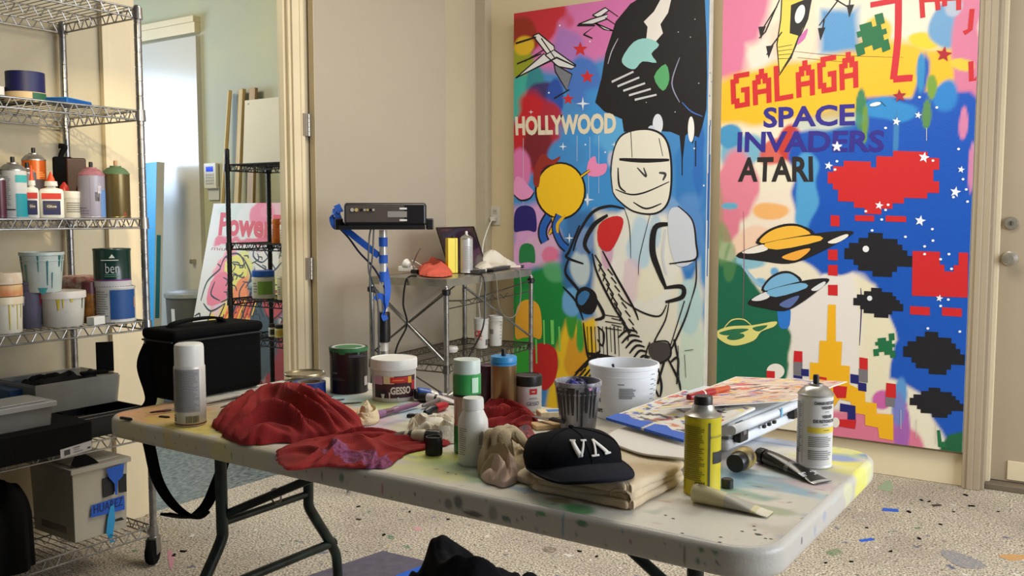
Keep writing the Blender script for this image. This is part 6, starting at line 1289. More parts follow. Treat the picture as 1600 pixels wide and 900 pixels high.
o = g.build('label_print', flat((70, 68, 72)), l, smooth=False); o['kind'] = 'stuff'
top5 = zb+bt
def bin_(name, label, cat, cen, rz, L, W, H, m, lid=None, open_=True, th=.003, rim=.008, flare=1.06, parent_only=False):
    t = thing(name, label, cat, cen, rz); g = G(); vs = []; fs = []; r0 = [(x*L/2, y*W/2) for x, y in ((-1, -1), (1, -1), (1, 1), (-1, 1))]
    def ring(s_, z, ins=0): return [(x*s_-math.copysign(ins, x), y*s_-math.copysign(ins, y), z) for x, y in r0]
    rings = [ring(1, 0), ring(flare, H-rim), ring(flare, H-rim, -rim), ring(flare, H, -rim), ring(flare, H, th), ring(1, th, th)]
    for q in rings: vs += q
    for i in range(5):
        for j in range(4): fs.append((4*i+j, 4*i+(j+1) % 4, 4*i+4+(j+1) % 4, 4*i+4+j))
    fs += [(3, 2, 1, 0), (20, 21, 22, 23)]; g.add(vs, fs); g.build('bin_body', m, t, bev=.005); 
    if lid: g = G(); e = rim+.002; g.box(-L/2*flare-e, L/2*flare+e, -W/2*flare-e, W/2*flare+e, H-.012, H+.006); g.box(-L/2*.9, L/2*.9, -W/2*.9, W/2*.9, H+.006, H+.011); g.build('lid', lid, t, bev=.005)
    return t
cb = mat('cloudy_bin', (150, 150, 146), .3, alpha=.6, noisy=.1); cbl = mat('cloudy_bin_lid', (170, 168, 164), .35, alpha=.75)
pL = at(22, 664, X=-2.99); t = bin_('food_container', 'small clear lidded container on the black box at the left frame edge', 'container', (-2.97, at(16, 640, X=-2.95).y, top5), math.radians(90), .20, .15, .075, mat('clear_container', (150, 150, 150), .2, alpha=.5), mat('clear_container_lid', (176, 176, 176), .25, alpha=.7))
yc = at(160, 600, X=-3.1).y
t = bin_('storage_tray', 'black plastic tray of odds and ends on the fifth shelf', 'tray', (-3.15, 1.855, zb+.0), math.radians(90), .24, .36, .085, mat('black_tray', (10, 11, 16), .35), rim=.01)
for k, (dx, dy, a, L_, c) in enumerate(((.05,-.02,.4,.16,(170,166,150)),(.06,.05,-.3,.14,(60,120,180)),(-.02,.02,1.2,.18,(120,110,96)),(.08,-.06,.1,.12,(190,186,180)))):
    o = tag(G().tube([(-L_/2, 0, 0), (L_/2, 0, 0)], .006, 8).build('craft_stick', mat('stick_%d' % k, c, .5)), ['pale stick', 'blue stick', 'brown stick', 'white stick'][k]+' lying in the black plastic tray', 'stick'); o.location = (-3.13+dx, 1.855+dy, zb+.016+.012*k); o.rotation_euler.z = a
zc = zb+.092
t = bin_('storage_bin', 'clear plastic bin overflowing with black scraps', 'storage bin', (-3.19, 1.80, zc), math.radians(90), .30, .24, .105, cb, rim=.006)
G().box(-.12, .12, -.09, .09, .004, .05).build('dark_contents', mat('dark_scraps', (34, 30, 28), .7, noisy=.8, scale=20, col2=(90, 70, 60)), t, bev=.01)
o = cloth('black_fabric', [(-3.17+a, 1.79+b) for a, b in ((-.08, -.11), (.0, -.12), (.085, -.11), (.09, 0), (.085, .11), (0, .12), (-.08, .11), (-.09, 0))], zc+.07, .075, mat('black_cloth', (14, 13, 14), .9, bump=.3), seed=31, folds=14, amp=.8, peaks=[(-3.1, 1.66, .03, 1.0), (-3.1, 1.86, .02, .6)]); tag(o, 'heap of black fabric piled in the clear bin', 'fabric')
t = tag(G().prism([(-.03, 0), (.03, 0), (.03, .005), (-.03, .005)], 0, .11).build('black_card', black_mt), 'upright black card standing in the clear bin', 'card'); t.location = (*on(156, -3.14, 0).xy, zc+.105); t.rotation_euler = (0, 0, 1.0)
t = tag(G().box(-.045, .045, -.02, .02, 0, .012).build('black_sheet', black_mt, bev=.003), 'small flat black piece on the rim of the clear bin', 'plastic piece'); t.location = (-3.1, 1.88, zc+.108); t.rotation_euler.z = 1.3
t = tag(G().box(-.12, .12, -.10, .10, 0, .035).build('blue_folder', mat('blue_folder', (30, 76, 130), .4), bev=.004), 'blue plastic folder behind the small clear container', 'folder'); t.location = (*on(20, -3.27, 0).xy, top5+.052); 
t2 = tag(G().box(-.13, .13, -.12, .12, 0, .05).build('grey_box', mat('grey_board_box', (70, 68, 66), .7), bev=.003), 'dark grey box below the blue folder', 'box'); t2.location = (t.location.x, t.location.y, top5)
# bottom shelf
zs = S6+.0
YBa, YBb = at(118, 800, X=-2.97).y, at(204, 780, X=-2.97).y
t = bin_('storage_bin', 'tall cloudy storage bin with blue tape label on the bottom shelf', 'storage bin', (-3.12, (YBa+YBb)/2, zs), math.radians(90), (YBb-YBa)/1.06, .26, at(150, 728, X=-2.98).z-zs, mat('cloudy_tall_bin', (206, 198, 180), .4, alpha=.8, noisy=.12, scale=6), mat('cloudy_tall_lid', (196, 190, 176), .4, alpha=.85))
G().box(-.10, .10, -.10, .10, .005, .14).build('contents', mat('bin_contents', (150, 140, 130), .8, noisy=.8, scale=12, col2=(90, 84, 84)), t, bev=.02)
M_ = t.matrix_basis.inverted() if False else (Matrix.Translation(t.location) @ Matrix.Rotation(math.radians(90), 4, 'Z')).inverted()
def onbin(pts, X, name, m, off=0, lb=None):
    g = G(); g.flatpoly([M_ @ at(x, y, X=X+off) for x, y in pts]); o = g.build(name, m, t, smooth=False); s_ = o.modifiers.new('s', 'SOLIDIFY'); s_.thickness = .001; s_.offset = 0
    if lb: lab(o, lb)
    return o
XB = -3.12+.13*1.06+.002
onbin([(166,733),(194,724),(192,744),(184,752),(183,773),(180,773),(179,756),(170,746)], XB+.011, 'blue_tape', blue_tape, .0)
onbin([(143,790),(194,774),(195,796),(142,809)], XB, 'blue_tape', blue_tape, .001, 'blue tape with handwriting')
g = G(); q0, q1, q3 = [M_ @ at(x, y, X=XB+.003) for x, y in ((147, 803), (192, 789), (147, 790))]; e1 = (q1-q0); e2 = (q3-q0)
text_map(g, 'HUAREZ', 1, 1, lambda u, v: q0+e1*(u+.5)+e2*(v+.5), -.01); g.build('handwriting', flat((20, 24, 60)), t)
for pts in ([(160,748),(176,744),(181,760),(178,772),(162,778)], [(186,742),(197,740),(198,768),(187,770)], [(180,812),(190,808),(194,812),(180,815)]): onbin(pts, XB, 'black_mark', flat((22, 22, 26)), .0008)
onbin([(172,792),(178,788),(180,810),(176,840),(179,846),(172,848),(166,832),(168,812)], XB, 'cyan_paint_drip', flat((40, 150, 206)), .003)
t = thing('duffel_bag', 'black soft bag slumped on the bottom shelf at the left frame edge', 'bag', (-3.12, 1.335, zs)); o = cloth('bag_body', [(a, b) for a, b in ((-.2, -.24), (.0, -.26), (.2, -.22), (.235, 0), (.225, .19), (0, .21), (-.2, .2), (-.22, 0))], 0, .36, black_mt, seed=37, folds=5, amp=.12, q=.22, dm=.1, parent=t)
t = thing('black_strap', 'loose black strap hanging between the black box and the tall bin', 'strap', (0, 0, 0)); G().ribbon(smooth_path([tuple(at(x, y, X=-2.99)) for x, y in ((116, 716), (132, 722), (142, 728), (152, 736))], 4), .05, .004, (0, 1, 0)).build('webbing', black_mt, t); t.location = (0, 0, 0)
# ================================================================ things on the cart
CT_ = CZ+.003
def cpos(px, py): p = at(px, py, z=CT_); return p
lp0 = cpos(706, 424); lt = thing('laptop', 'open black laptop with a dim screen on the wire cart', 'laptop', (*cpos(742, 421).xy, CT_)); lt.rotation_euler.z = face_rz(lt.location)
lt.location.x += 0
BL_p, BR_p = at(703, 422, z=CT_+.014), at(760, 414, z=CT_+.014); vv = _rt*(-.072)+Vector((0, 0, .222))+Vector((_fw.x, _fw.y, 0)).normalized()*.05
scr = [BL_p+vv, BR_p+vv, BR_p, BL_p]
ll = lt.location; RM = Matrix.Rotation(-lt.rotation_euler.z, 3, 'Z'); sl = [RM @ (p-ll) for p in scr]
n_ = (sl[1]-sl[0]).cross(sl[3]-sl[0]).normalized()
if n_.y > 0: n_ = -n_
g = G(); g.add([p for p in sl]+[p-n_*.006 for p in sl], [(0, 1, 2, 3), (7, 6, 5, 4), (0, 4, 5, 1), (1, 5, 6, 2), (2, 6, 7, 3), (3, 7, 4, 0)]); g.build('screen_lid', black_pl, lt, smooth=False)
cen = sum(sl, Vector())/4; q = [cen+(p-cen)*.9+n_*.0008 for p in sl]; g = G(); g.add(q, [(0, 1, 2, 3)]); g.build('screen', mat('dark_screen', (60, 48, 34), .12, noisy=.8, scale=9, col2=(40, 20, 34)), lt, smooth=False)
bx = (sl[2]-sl[3]).normalized(); by = Vector((0, 0, 1)).cross(bx); 
if by.y > 0: by = -by
Lk = (sl[2]-sl[3]).length; g = G(); b4 = [sl[3], sl[2], sl[2]+by*.16, sl[3]+by*.16]; b4 = [Vector((p.x, p.y, .001)) for p in b4]
g.add(b4+[p+Vector((0, 0, .014)) for p in b4], [(0, 1, 2, 3), (7, 6, 5, 4), (0, 4, 5, 1), (1, 5, 6, 2), (2, 6, 7, 3), (3, 7, 4, 0)]); g.build('keyboard_base', mat('laptop_grey', (60, 60, 62), .4), lt, smooth=False)
def con(x0, x1, yt, yb): return _cyl(x0, x1, yt, yb, CT_)
p, r, h = con(697, 719, 372, 427); p.z = CT_; t = thing('solvent_tin', 'rectangular bright yellow tin on the wire cart', 'tin', p, face_rz(p)+.35); w = r*.95
G().box(-w, w*.55, -w*.6, w*.6, 0, h).build('tin_body', mat('bright_yellow_tin', (226, 206, 0), .35), t, bev=.002); G().box(w*.15, w*.19, -w*.615, -w*.59, 0, h).build('seam', flat((60, 60, 20)), t, smooth=False); G().lathe([(0, h), (w*.22, h), (w*.22, h+.012), (0, h+.012)], 16).build('cap', black_pl, t)
t, r, h = spray('silver-white spray can beside the yellow tin on the cart', 719, 739, 361, 427, CT_, mat('silver_white_can', (190, 190, 188), .35, .3), nozzle=(220, 220, 216)); fine_print(t, r, -20, 60, h*.1, h*.65, 14, flat((160, 160, 160)))
coral = mat('coral_cotton', (196, 84, 66), .9, bump=.3, bscale=300)
o = cloth('rag', [tuple(cpos(x, y))[:2] for x, y in ((652,424),(660,417),(680,416),(700,420),(706,430),(694,433),(672,433),(656,430))], CT_, .075, coral, seed=41, folds=24, amp=.7); tag(o, 'coral red rag on the near left corner of the cart', 'rag')
o = cloth('rag', [tuple(cpos(x, y))[:2] for x, y in ((738,417),(752,412),(775,411),(800,413),(806,417),(785,420),(762,424),(745,424))], CT_, .07, mat('white_cotton', (220, 212, 198), .9, bump=.3, bscale=300), seed=44, folds=18, amp=.75, peaks=[(*tuple(cpos(765, 417))[:2], .06, .5)]); tag(o, 'white rag draped over the right half of the cart top', 'rag')
t = thing('power_adapter', 'white power adapter at the left end of the cart top', 'adapter', cpos(634, 424), .4); G().box(-.035, .045, -.03, .03, 0, .03).build('casing', white_pl, t, bev=.006); G().tube(smooth_path([(.04, 0, .015), (.07, .01, .012), (.09, -.01, .03), (.07, -.03, .05), (.04, -.02, .06)], 4), .003, 6).build('cable', white_pl, t)
t = thing('marker_pen', 'white capped marker lying on the cart in front of the laptop', 'marker', cpos(748, 425), .2); G().tube([(-.04, 0, .008), (.05, 0, .008)], .008, 12).build('barrel', white_pl, t); G().tube([(.05, 0, .008), (.085, 0, .008)], .0085, 12).build('cap', black_pl, t)
t = thing('marker_pen', 'pale marker near the far right corner of the cart', 'marker', cpos(800, 419), .9); G().tube([(-.04, 0, .008), (.05, 0, .008)], .008, 12).build('barrel', mat('pale_marker', (214, 200, 186), .4), t); G().tube([(.05, 0, .008), (.07, 0, .008)], .0085, 12).build('cap', black_pl, t)
t = tag(G().prism([(-.05, -.02), (.05, -.025), (.055, .02), (-.045, .025)], 0, .006).build('paper_scrap', mat('white_paper', (230, 228, 220), .8)), 'crumpled white paper at the far right end of the cart', 'paper'); t.location = cpos(820, 413)
t = thing('clip_lamp', 'small silver and white clip lamp behind the laptop', 'lamp', at(686, 396, z=CT_+.06)); t.location = cartp(.28, .36, CT_); G().tube(smooth_path([(0, 0, 0), (-.01, 0, .05), (.015, 0, .10), (.03, .01, .13)], 4), .004, 8).build('arm', chrome, t); g = G(); g.lathe([(0, 0), (.014, .002), (.026, .03), (.024, .034), (0, .03)], 20); o = g.build('shade', white_pl, t); o.location = (-.035, 0, .04); o.rotation_euler = (0, -1.2, 0); G().box(-.02, .02, -.012, .012, 0, .02).build('clip', black_pl, t, bev=.003)
# adjustable arm and white cord by the outlet
t = thing('power_cable', 'white cord running from the wall outlet down behind the cart', 'cord', (0, 0, 0)); op_ = Vector((-3.335, 4.745, op.z-.02)); G().tube(smooth_path([tuple(op_), tuple(op_+Vector((0, -.04, -.02))), (*at(756, 380, Y=4.6).xy, 1.12), tuple(at(753, 405, Y=4.55)), tuple(at(752, 440, Y=4.5)), tuple(at(748, 470, Y=4.5)), tuple(at(752, 520, Y=4.5)), (*at(752, 600, Y=4.5).xy, .3)], 6), .004, 6).build('cord', white_pl, t); G().box(-.015, .015, -.03, 0, -.014, .014).build('plug', white_pl, t, bev=.004, loc=tuple(op_))
# cart shelf: two measuring tubs
zl = .5675
for i, (x0, x1, yt, yb, lb) in enumerate(((740, 764, 497, 545, 'white paint bucket with large red letters on the cart shelf'), (763, 786, 493, 541, 'frosted measuring tub with side marks behind the lettered bucket'))):
    t, r, h, rf = tub('measuring_tub', lb, 'tub', x0, x1, yt, yb, zl, (226, 222, 214), open_=True, rb=.82, body_m=mat('frosted_tub_white', (222, 220, 212), .4, alpha=.85))
    if i == 0: words(t, rf, [('CE', -30, h*.5, r*1.1, h*.22, .05)], flat((206, 60, 50))); fine_print(t, rf, -50, 10, h*.28, h*.36, 2, flat((200, 80, 70))); label_patch(t, rf, 40, 70, h*.1, h*.3, (90, 84, 84))
    else:
        g = G()
        for k in range(6): g.patch(rf, 40, 60, h*(.25+k*.11), h*(.265+k*.11), .001)
        g.build('graduation_marks', ink, t)['kind'] = 'stuff'; label_patch(t, rf, -60, -20, h*.4, h*.56, (130, 124, 118))
t = tag(G().lathe([(0, 0), (.028, .004), (.034, .02), (.028, .034), (0, .036)], 20).build('white_bowl', white_pl), 'small white pot on the cart shelf behind the brace', 'pot'); t.location = at(706, 551, z=zl)
# cables hanging from the cart
for nm, lb, pts, r in (('black_cable', 'black cable looping down from the laptop past the front post', [(.34, .10, CZ+.006), (.34, .02, CZ+.006), (.335, -.014, CZ-.01), (.34, -.02, .87), (.30, -.03, .72), (.16, -.035, .60), (.02, -.04, .50), (-.12, -.06, .30), (-.16, -.02, .02), (-.1, .1, .01)], .0045),
    ('black_cable', 'black cable hanging from the left end of the cart top', [(.08, .22, CZ+.006), (.02, .22, CZ+.006), (-.014, .22, CZ-.02), (-.02, .23, .85), (-.02, .21, .75), (-.03, .27, .62), (-.03, .29, .4), (-.04, .28, .02), (-.05, .2, .01)], .0045),
    ('grey_cable', 'thin grey cable loop hanging behind the cart brace', [(.74, .02, CZ+.004), (.74, -.012, CZ-.01), (.73, -.02, .82), (.66, -.02, .74), (.55, -.02, .75), (.48, -.02, .82), (.47, -.012, CZ-.01), (.47, .02, CZ+.004)], .003)):
    t = thing(nm, lb, 'cable', (0, 0, 0)); G().tube(smooth_path([tuple(cartp(*p)) for p in pts], 6), r, 6).build('cable', black_pl if nm[0] == 'b' else mat('grey_cable', (120, 116, 110), .5), t)
# ================================================================ projector stand with projector
D_ = 4.25; pb = at(600, 500, d=D_); stn = thing('projector_stand', 'silver pole stand wrapped in blue tape, in front of the wire cart', 'stand', (pb.x, pb.y, 0), face_rz(pb))
ztop = at(600, 358, d=D_).z
G().tube([(0, 0, .45), (0, 0, ztop-.004)], .0185, 20).build('upper_pole', mat('white_pole', (206, 202, 194), .3, .3), stn); G().tube([(0, 0, .16), (0, 0, at(605, 548, d=D_).z)], .026, 20).build('lower_pole', mat('polished_alu', (190, 190, 194), .18, .9), stn)
zc_ = at(600, 500, d=D_).z; G().lathe([(.019, zc_+.04), (.028, zc_+.035), (.030, zc_-.06), (.028, zc_-.10), (.019, zc_-.105)], 20).build('locking_collar', black_pl, stn)
for k in range(3):
    a = k*2*PI/3+PI/2; G().tube([(0.0, 0, .40), (.20*math.cos(a), .20*math.sin(a), .01)], .009, 10).build('leg', mat('polished_alu', (190, 190, 194), .18, .9), stn); 
G().lathe([(.026, .38), (.038, .38), (.038, .43), (.026, .43)], 18).build('leg_hub', black_pl, stn)
g = G(); zt_ = [at(600, y, d=D_).z for y in (372, 385, 398, 411)]
for z0, z1, nm in ((zt_[1], zt_[0]+.004, 0), (zt_[3], zt_[2], 0), (at(600, 440, d=D_).z, at(600, 424, d=D_).z, 0)): q_ = G(); q_.lathe([(.0186, z0), (.0205, z0+.001), (.0205, z1), (.0186, z1)], 20); q_.build('tape_band', blue_tape, stn)
Wl = Matrix.Rotation(-stn.rotation_euler.z, 3, 'Z'); SP = lambda x, y, dd=D_-.03: Wl @ (at(x, y, d=dd)-Vector((pb.x, pb.y, 0)))
for pts, w in (([(524,326),(534,352),(552,368),(572,384),(592,400)], .03), ([(524,326),(519,340),(524,354),(536,352)], .028), ([(596,404),(602,424),(606,450),(604,474),(598,492)], .03), ([(586,468),(594,462),(603,474),(600,492),(603,500)], .026), ([(532,332),(526,320)], .03)):
    G().ribbon(smooth_path([tuple(SP(*p)) for p in pts], 6), w, .0012, (.3, .2, 1)).build('blue_tape', blue_tape, stn)
G().ribbon(smooth_path([tuple(SP(*p)) for p in ((528,354),(545,372),(562,395),(585,420),(604,455))], 5), .009, .002, (.5, 0, 1)).build('dark_strap', mat('navy_strap', (24, 26, 60), .6), stn)
w2 = 66*D_/F_PX; G().box(-w2*1.02, w2*.96, -.11, .13, ztop, ztop+.004).box(-w2*1.02, w2*.96, -.115, -.11, ztop, ztop+.018).build('tray', black_pl, stn, smooth=False)
pjr = thing('projector', 'black video projector with rear ports on the pole stand tray', 'projector', (pb.x, pb.y, ztop+.0045), face_rz(pb)); ph = at(600, 319, d=D_).z-ztop
pc = (604-600)*D_/F_PX; hw = 62*D_/F_PX
G().box(pc-hw, pc+hw, -.10, .12, .012, ph).build('housing', mat('projector_black', (24, 22, 24), .28), pjr, bev=.014, seg=3)
G().box(pc-hw*.95, pc+hw*.45, -.102, -.099, .028, ph-.012).build('port_panel', mat('taupe_panel', (74, 66, 62), .35), pjr, bev=.002)
g = G()
for i, x in enumerate((-.80, -.70, -.58, -.5, -.43, -.36, -.29)): g = G(); g.M = Matrix.Translation((pc+hw*x, -.103, ph-.032)) @ Matrix.Rotation(PI/2, 4, 'X'); g.lathe([(0, 0), (.0055 if i > 1 else .008, 0), (.0055 if i > 1 else .008, .004), (.003, .004), (.003, .001), (0, .001)], 14); g.build('port', mat('port_%d' % (i % 3), [(200, 196, 186), (210, 190, 120), (30, 30, 32)][i % 3], .35, .3), pjr)
G().box(pc+hw*.05, pc+hw*.52, -.1035, -.101, ph-.065, ph-.038).build('rating_plate', flat((130, 126, 122)), pjr, smooth=False); 
for z in (ph-.026, ph-.078): G().box(pc+hw*.34, pc+hw*.52, -.104, -.101, z-.004, z+.004).build('white_sticker', flat((214, 210, 206)), pjr, smooth=False)
for x in (-.8, .8): G().tube([(pc+hw*x, -.06, -.0), (pc+hw*x, -.06, .014)], .009, 12).build('foot', black_pl, pjr)
g = G(); 
for i in range(6): g = G(); g.box(pc-hw*.9, pc+hw*.9, -.1015, -.0995, .014+i*.002, .0148+i*.002); g.build('vent_slot', ink, pjr, smooth=False) if i < 2 else None
for sx, x in ((-1, 532), (1, 672)):
    q_ = SP(x, 342, D_); G().prism([(q_.x-.02, -.03), (q_.x+.014, -.03), (q_.x+.014, .03), (q_.x-.02, .03)], ztop-.002, ztop+.05).build('side_clamp', black_pl, stn, bev=.006)
for i, pts in enumerate((((585,322),(584,360),(582,400),(578,440),(582,500),(584,560),(580,600)), ((582,350),(577,372),(576,420),(582,440),(590,470),(592,520),(590,600)))):
    t = thing('black_cable', ['power cable dropping straight from the projector ports', 'second cable drooping beside the projector power cable'][i], 'cable', (0, 0, 0)); G().tube(smooth_path([tuple(at(x, y, d=D_-.13)) for x, y in pts], 5), .004, 6).build('cable', black_pl, t)
# ================================================================ the far room
bc = thing('blue_canvas', 'tall narrow sky-blue canvas leaning by the far door', 'canvas', (-5.66, 3.72, 0)); bc.rotation_euler = (-.05, 0, -.25)
ph_ = 1.63; G().box(0, .33, 0, .05, .0, ph_).build('canvas', mat('canvas_side_grey', (196, 196, 190), .7), bc, smooth=False); G().box(.001, .329, -.0012, 0, .001, ph_-.001).build('painted_face', mat('sky_blue_paint', (40, 160, 222), .45, noisy=.12, scale=5), bc, smooth=False)
G().prism([(.3301, .008), (.3315, .008), (.3315, .035), (.3301, .035)], .6, 1.15).build('teal_smear', flat((20, 110, 130)), bc)
p = Vector((-5.09, 3.40, 0)); t = thing('bucket', 'cream bucket with a bright blue rim standing in the far room', 'bucket', p); G().lathe([(0, 0), (.125, 0), (.15, .48), (0, .48)], 32).build('bucket_body', mat('cream_bucket', (200, 200, 176), .5, noisy=.15), t); G().lathe([(.15, .47), (.158, .47), (.158, .5), (.14, .505), (0, .49)], 32).build('blue_lid', mat('blue_rim', (20, 110, 170), .45), t)
p = Vector((-5.09, 3.76, 0)); t = thing('trash_can', 'grey plastic bin with a silver domed lid in the far room', 'bin', p, face_rz(p)); hh_ = at(275, 462, d=depth(p)).z; G().lathe([(0, 0), (.115, 0), (.14, hh_), (0, hh_)], 36).build('bin_body', mat('grey_bin', (84, 82, 82), .4), t); G().lathe([(.146, hh_-.004), (.150, hh_), (.150, hh_+.022), (.13, hh_+.034), (.06, hh_+.042), (0, hh_+.044)], 36).build('lid', mat('silver_lid', (170, 172, 176), .3, .6), t); G().patch(lambda z: .115+.025*z/hh_, -50, -38, hh_-.17, hh_-.07, .001).build('white_sticker', flat((210, 210, 206)), t)
for i, (xo, w, lb) in enumerate(((0, .07, 'pale wooden moulding leaning on the far wall, leftmost of three'), (.10, .08, 'wide wooden moulding leaning on the far wall, middle of three'), (.19, .06, 'dark edged wooden moulding leaning on the far wall, rightmost of three'))):
    top_ = Vector((at(366, 140, Y=3.93).x-.07+xo*1.2, 3.95, at(366, 140, Y=3.93).z-.0)); base_ = Vector((top_.x-.10+xo*.5, 3.80+.02*i, .004)); d = top_-base_; L_ = d.length
    t = thing('wood_moulding', lb, 'wood strip', base_, 0, 'wood mouldings leaning on the far wall'); q_ = d.to_track_quat('Z', 'Y'); t.rotation_mode = 'QUATERNION'; t.rotation_quaternion = q_
    g = G(); g.box(-w/2, w/2, -.009, .009, 0, L_); g.build('plank', mat('pine_%d' % i, [(206, 178, 120), (196, 166, 106), (170, 136, 84)][i], .55, noisy=.3, scale=8, stretch=(4, 4, .3)), t, bev=.002); G().box(-w*.15, w*.15, -.013, -.009, 0, L_).build('raised_bead', mat('pine_light', (222, 198, 148), .5), t, bev=.0015); G().box(-w*.5, -w*.38, -.012, -.009, 0, L_).build('edge_bead', mat('pine_dark', (150, 116, 66), .6), t)  # raised bead in paler pine, edge bead in darker pine
# black wire shelf unit by the doorway
bs = thing('black_wire_shelf', 'narrow black wire shelf unit holding paint jars just beyond the doorway', 'shelving', (-4.0, 3.22, 0)); bw = mat('black_wire', (14, 14, 15), .4, .2)
zz = [1.545, 1.127, .83, .625, .2]
for z in zz:
    fr = wire_shelf(bs, .47, .28, z, bw, dense=.035)
for x in (0, .47):
    for y in (0, .28): post(bs, x, y, 0, 1.63, bw, .013)
t = thing('primed_board', 'blank white primed panel standing on the black wire shelf', 'panel', (-4.07, 3.38, 1.5475)); t.rotation_euler = (-.07, 0, 0); G().box(0, .34, 0, .02, 0, .36).build('panel_body', mat('primed_white', (222, 218, 204), .7, noisy=.04, scale=6), t, bev=.002); G().lathe([(0, 0), (.004, 0), (.004, .003), (0, .003)], 10).build('screw', tin, t); t.children[-1].location = (.03, -.001, .34); t.children[-1].rotation_euler = (PI/2, 0, 0)
def onbs(px, z, Y=3.33): p = at(px, 337, Y=Y); p.z = z+.0025; return p
def jar(label, x0, x1, hpx, z, col, lid, lidf=.8, cat='jar', name='paint_jar', mark=None):
    p = onbs((x0+x1)/2, z); k = depth(p)/F_PX; r = (x1-x0)/2*k; h = hpx*k; t = thing(name, label, cat, p, face_rz(p)); G().lathe([(0, 0), (r*.96, 0), (r, .004), (r, h*lidf-.004), (r*.9, h*lidf), (0, h*lidf)], 28).build('jar_body', mat('jar_%d_%d_%d' % col, col, .4), t); G().lathe([(r*.96, h*lidf), (r*.98, h*lidf+.002), (r*.98, h-.002), (r*.94, h), (0, h)], 28).build('lid', mat('jlid_%d_%d_%d' % lid, lid, .4), t)
    if mark: G().patch(r, -30, 50, h*.15, h*lidf*.8, .0007).build('label', flat(mark), t)
    fine_print(t, r, -60, -32, h*.2, h*.6, 4, flat((130, 128, 120)))
jar('tall orange and cream bottle on the upper black shelf', 424, 438, 38, 1.127, (206, 110, 40), (226, 130, 60), cat='bottle', name='paint_bottle', mark=(220, 120, 50)); jar('cream and orange bottle right of the tall orange one', 437, 452, 37, 1.127, (216, 200, 170), (206, 120, 60), cat='bottle', name='paint_bottle')
jar('wide jar with blue lid and leafy green label', 392, 427, 43, .83, (206, 206, 190), (24, 90, 190), .78, mark=(110, 150, 60)); jar('cream jar beside the blue-lidded jar', 431, 454, 36, .83, (214, 202, 176), (206, 196, 176), .88, mark=(206, 196, 168))
for i, (a, b, c, m) in enumerate(((416, 426, (220, 216, 200), (40, 40, 44)), (426, 441, (222, 206, 130), (206, 170, 60)), (441, 455, (214, 206, 190), (170, 140, 110)))): jar(['tiny white jar at the left of the lowest row', 'tiny jar with yellow label in the lowest row', 'tiny cream jar at the right of the lowest row'][i], a, b, 20, .625, c, (36, 34, 34), .72, mark=m)
t = tag(G().box(-.17, .10, -.004, .004, 0, .42).build('red_board', mat('dark_red_board', (130, 40, 34), .6, noisy=.5, scale=8, col2=(50, 60, 64))), 'dark red painted board leaning under the black shelf', 'board'); t.location = (-3.8, 3.14, 0.0); t.rotation_euler = (-.06, 0, 0)
# ================================================================ floor bits and foreground
mt = [at(x, y, z=0) for x, y in ((470, 905), (598, 862), (690, 884), (660, 935))]; c_ = sum(mt, Vector())/4
t = tag(G().prism([(p.x-c_.x, p.y-c_.y) for p in mt][::-1], 0, .004).build('floor_mat', mat('grey_violet_mat', (96, 90, 104), .95, noisy=.25, scale=24)), 'grey-violet mat lying on the carpet under the table', 'mat'); t.location = c_
q_ = [at(x, y, z=.0045) for x, y in ((618, 900), (660, 884), (668, 905), (640, 915))]; c2 = sum(q_, Vector())/4
t = tag(G().prism([(p.x-c2.x, p.y-c2.y) for p in q_][::-1], 0, .002).build('blue_sheet', blue_tape), 'piece of bright blue sheet on the mat beside the black jacket', 'sheet'); t.location = c2
for x, y, w, l, a, lb in ((1391, 797, .035, .022, .3, 'larger blue tape scrap on the carpet right of the table'), (1354, 844, .035, .012, .9, 'slim blue tape scrap on the carpet nearest the table corner')):
    t = tag(G().prism([(-w, -l), (w*.9, -l*.8), (w, l), (-w*.8, l*.9)], 0, .0015).build('tape_scrap', blue_tape), lb, 'tape scrap'); t.location = at(x, y, z=0); t.rotation_euler.z = a
def stain(name, label, pts, col):
    q_ = [at(x, y, z=.0006) for x, y in pts]; c = sum(q_, Vector())/len(q_); s_ = smooth_path([Vector((p.x-c.x, p.y-c.y, 0)) for p in q_], 4, True)
    o = tag(G().prism([(p.x, p.y) for p in s_], 0, .0006).build(name, mat('stain_%d_%d_%d' % col, col, .9, noisy=.4, scale=90, col2=(170, 156, 134))), label, 'paint stain'); o.location = c
stain('paint_stain', 'pink paint streak on the carpet by the rack caster', [(262,862),(268,860),(272,876),(268,890),(264,882)], (206, 110, 160))
stain('paint_stain', 'green paint spot on the carpet right of the table corner', [(1290,862),(1306,858),(1316,863),(1302,868)], (70, 120, 80))
stain('paint_stain', 'mint green stain on the carpet by the ledge', [(1372,762),(1388,750),(1396,762),(1388,768)], (120, 170, 130))
stain('paint_stain', 'orange and red stain at the right edge of the carpet', [(1560,868),(1585,866),(1606,870),(1590,876),(1572,874)], (206, 140, 40))
stain('paint_stain', 'dark brown spot on the carpet beyond the middle of the table', [(846,858),(858,854),(870,859),(860,864)], (84, 76, 66))
stain('paint_stain', 'pale pink spot on the carpet beyond the black jacket', [(646,825),(655,823),(660,827),(652,830)], (206, 140, 160))
stain('paint_stain', 'blue grey smudge on the carpet near the bottom right', [(1470,860),(1500,864),(1540,884),(1510,888),(1482,876)], (110, 120, 140))
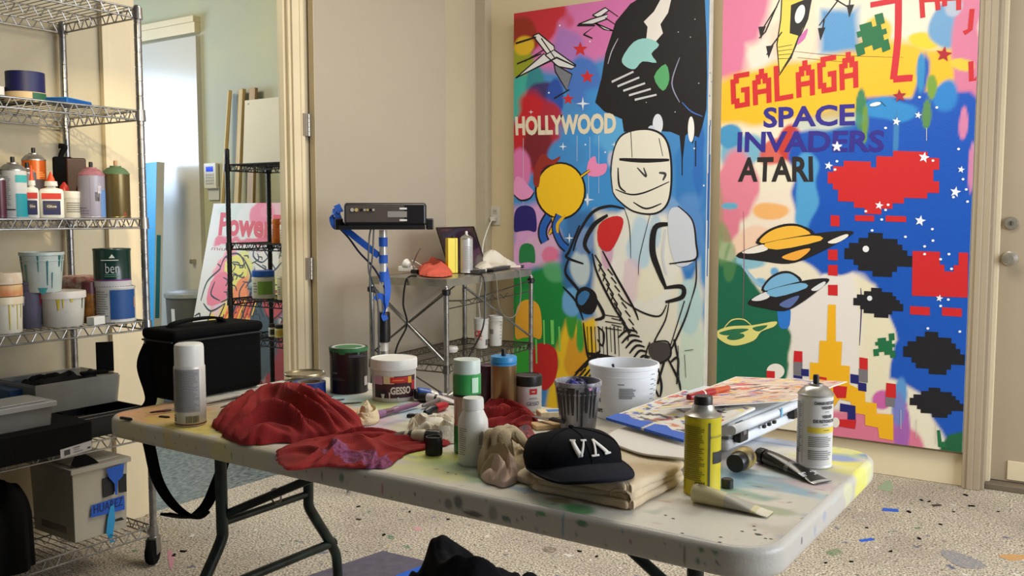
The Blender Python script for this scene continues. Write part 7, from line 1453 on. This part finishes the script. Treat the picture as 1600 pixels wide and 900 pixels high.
rg = random.Random(8); deb = [(1463,790,.03),(1440,782,.016),(1452,784,.012),(1509,774,.02),(1518,791,.022),(1350,812,.012),(1436,842,.016),(1392,862,.014),(1354,825,.01),(1420,800,.02),(1490,800,.01),(1560,800,.008),(1330,878,.012),(1290,880,.01),(286,862,.02),(300,838,.024),(272,868,.018),(560,792,.014),(640,800,.012),(700,812,.012),(560,812,.016),(600,836,.014),(720,860,.01),(905,862,.014),(932,870,.01),(540,770,.012),(760,800,.012),(790,812,.014),(745,790,.01),(1470,820,.012)]
proto = None
for i, (x, y, s_) in enumerate(deb):
    g = G(); k = 6; rr = random.Random(i); g.prism([(s_*math.cos(a*PI/3)*(1.5 if a % 3 else .7)*rr.uniform(.6, 1), s_*.4*math.sin(a*PI/3)*rr.uniform(.6, 1)) for a in range(k)], 0, .004)
    o = tag(g.build('debris', [black_mt, mat('debris_brown', (70, 54, 44), .8), mat('debris_pale', (206, 200, 190), .8)][0 if i % 5 else 1 + (i % 2)]), 'small dried paint crumb on the speckled carpet', 'debris', 'paint crumbs on the carpet'); o.location = at(x, y, z=.0005); o.rotation_euler.z = rr.uniform(0, 3)
# black jacket over a stool in the near foreground
jc = at(752, 905, d=1.30); t = thing('stool', 'round stool under the black jacket at the bottom edge', 'stool', (jc.x, jc.y, 0)); G().lathe([(0, .60), (.16, .60), (.165, .61), (.16, .635), (0, .638)], 32).build('seat', mat('stool_wood', (120, 90, 60), .5), t)
for k in range(4): a = k*PI/2+.6; G().tube([(.10*math.cos(a), .10*math.sin(a), .60), (.17*math.cos(a), .17*math.sin(a), 0)], .012, 10).build('leg', chrome, t)
u_ = Vector((math.cos(YAW), math.sin(YAW), 0)); v_ = Vector((-math.sin(YAW), math.cos(YAW), 0)); f2 = lambda a, b: tuple((jc+u_*a+v_*b))[:2]
z9 = .638; hk = at(700, 858, d=1.30).z-z9
o = cloth('jacket', [f2(a, b) for a, b in ((-.115, -.10), (0, -.13), (.09, -.12), (.15, -.06), (.15, .02), (.09, .06), (0, .08), (-.09, .07), (-.125, 0))], z9, hk*1.0, mat('black_jacket', (8, 8, 12), .85, spec=.15, bump=.15, bscale=200), seed=52, folds=9, amp=.22, q=.22, R=50, dm=.0, peaks=[(*f2(-.062, -.01), .035, .22), (*f2(-.012, -.01), .03, .12), (*f2(.1, 0), .06, -.10)]); tag(o, 'black jacket heaped on the stool at the bottom edge of the picture', 'jacket')
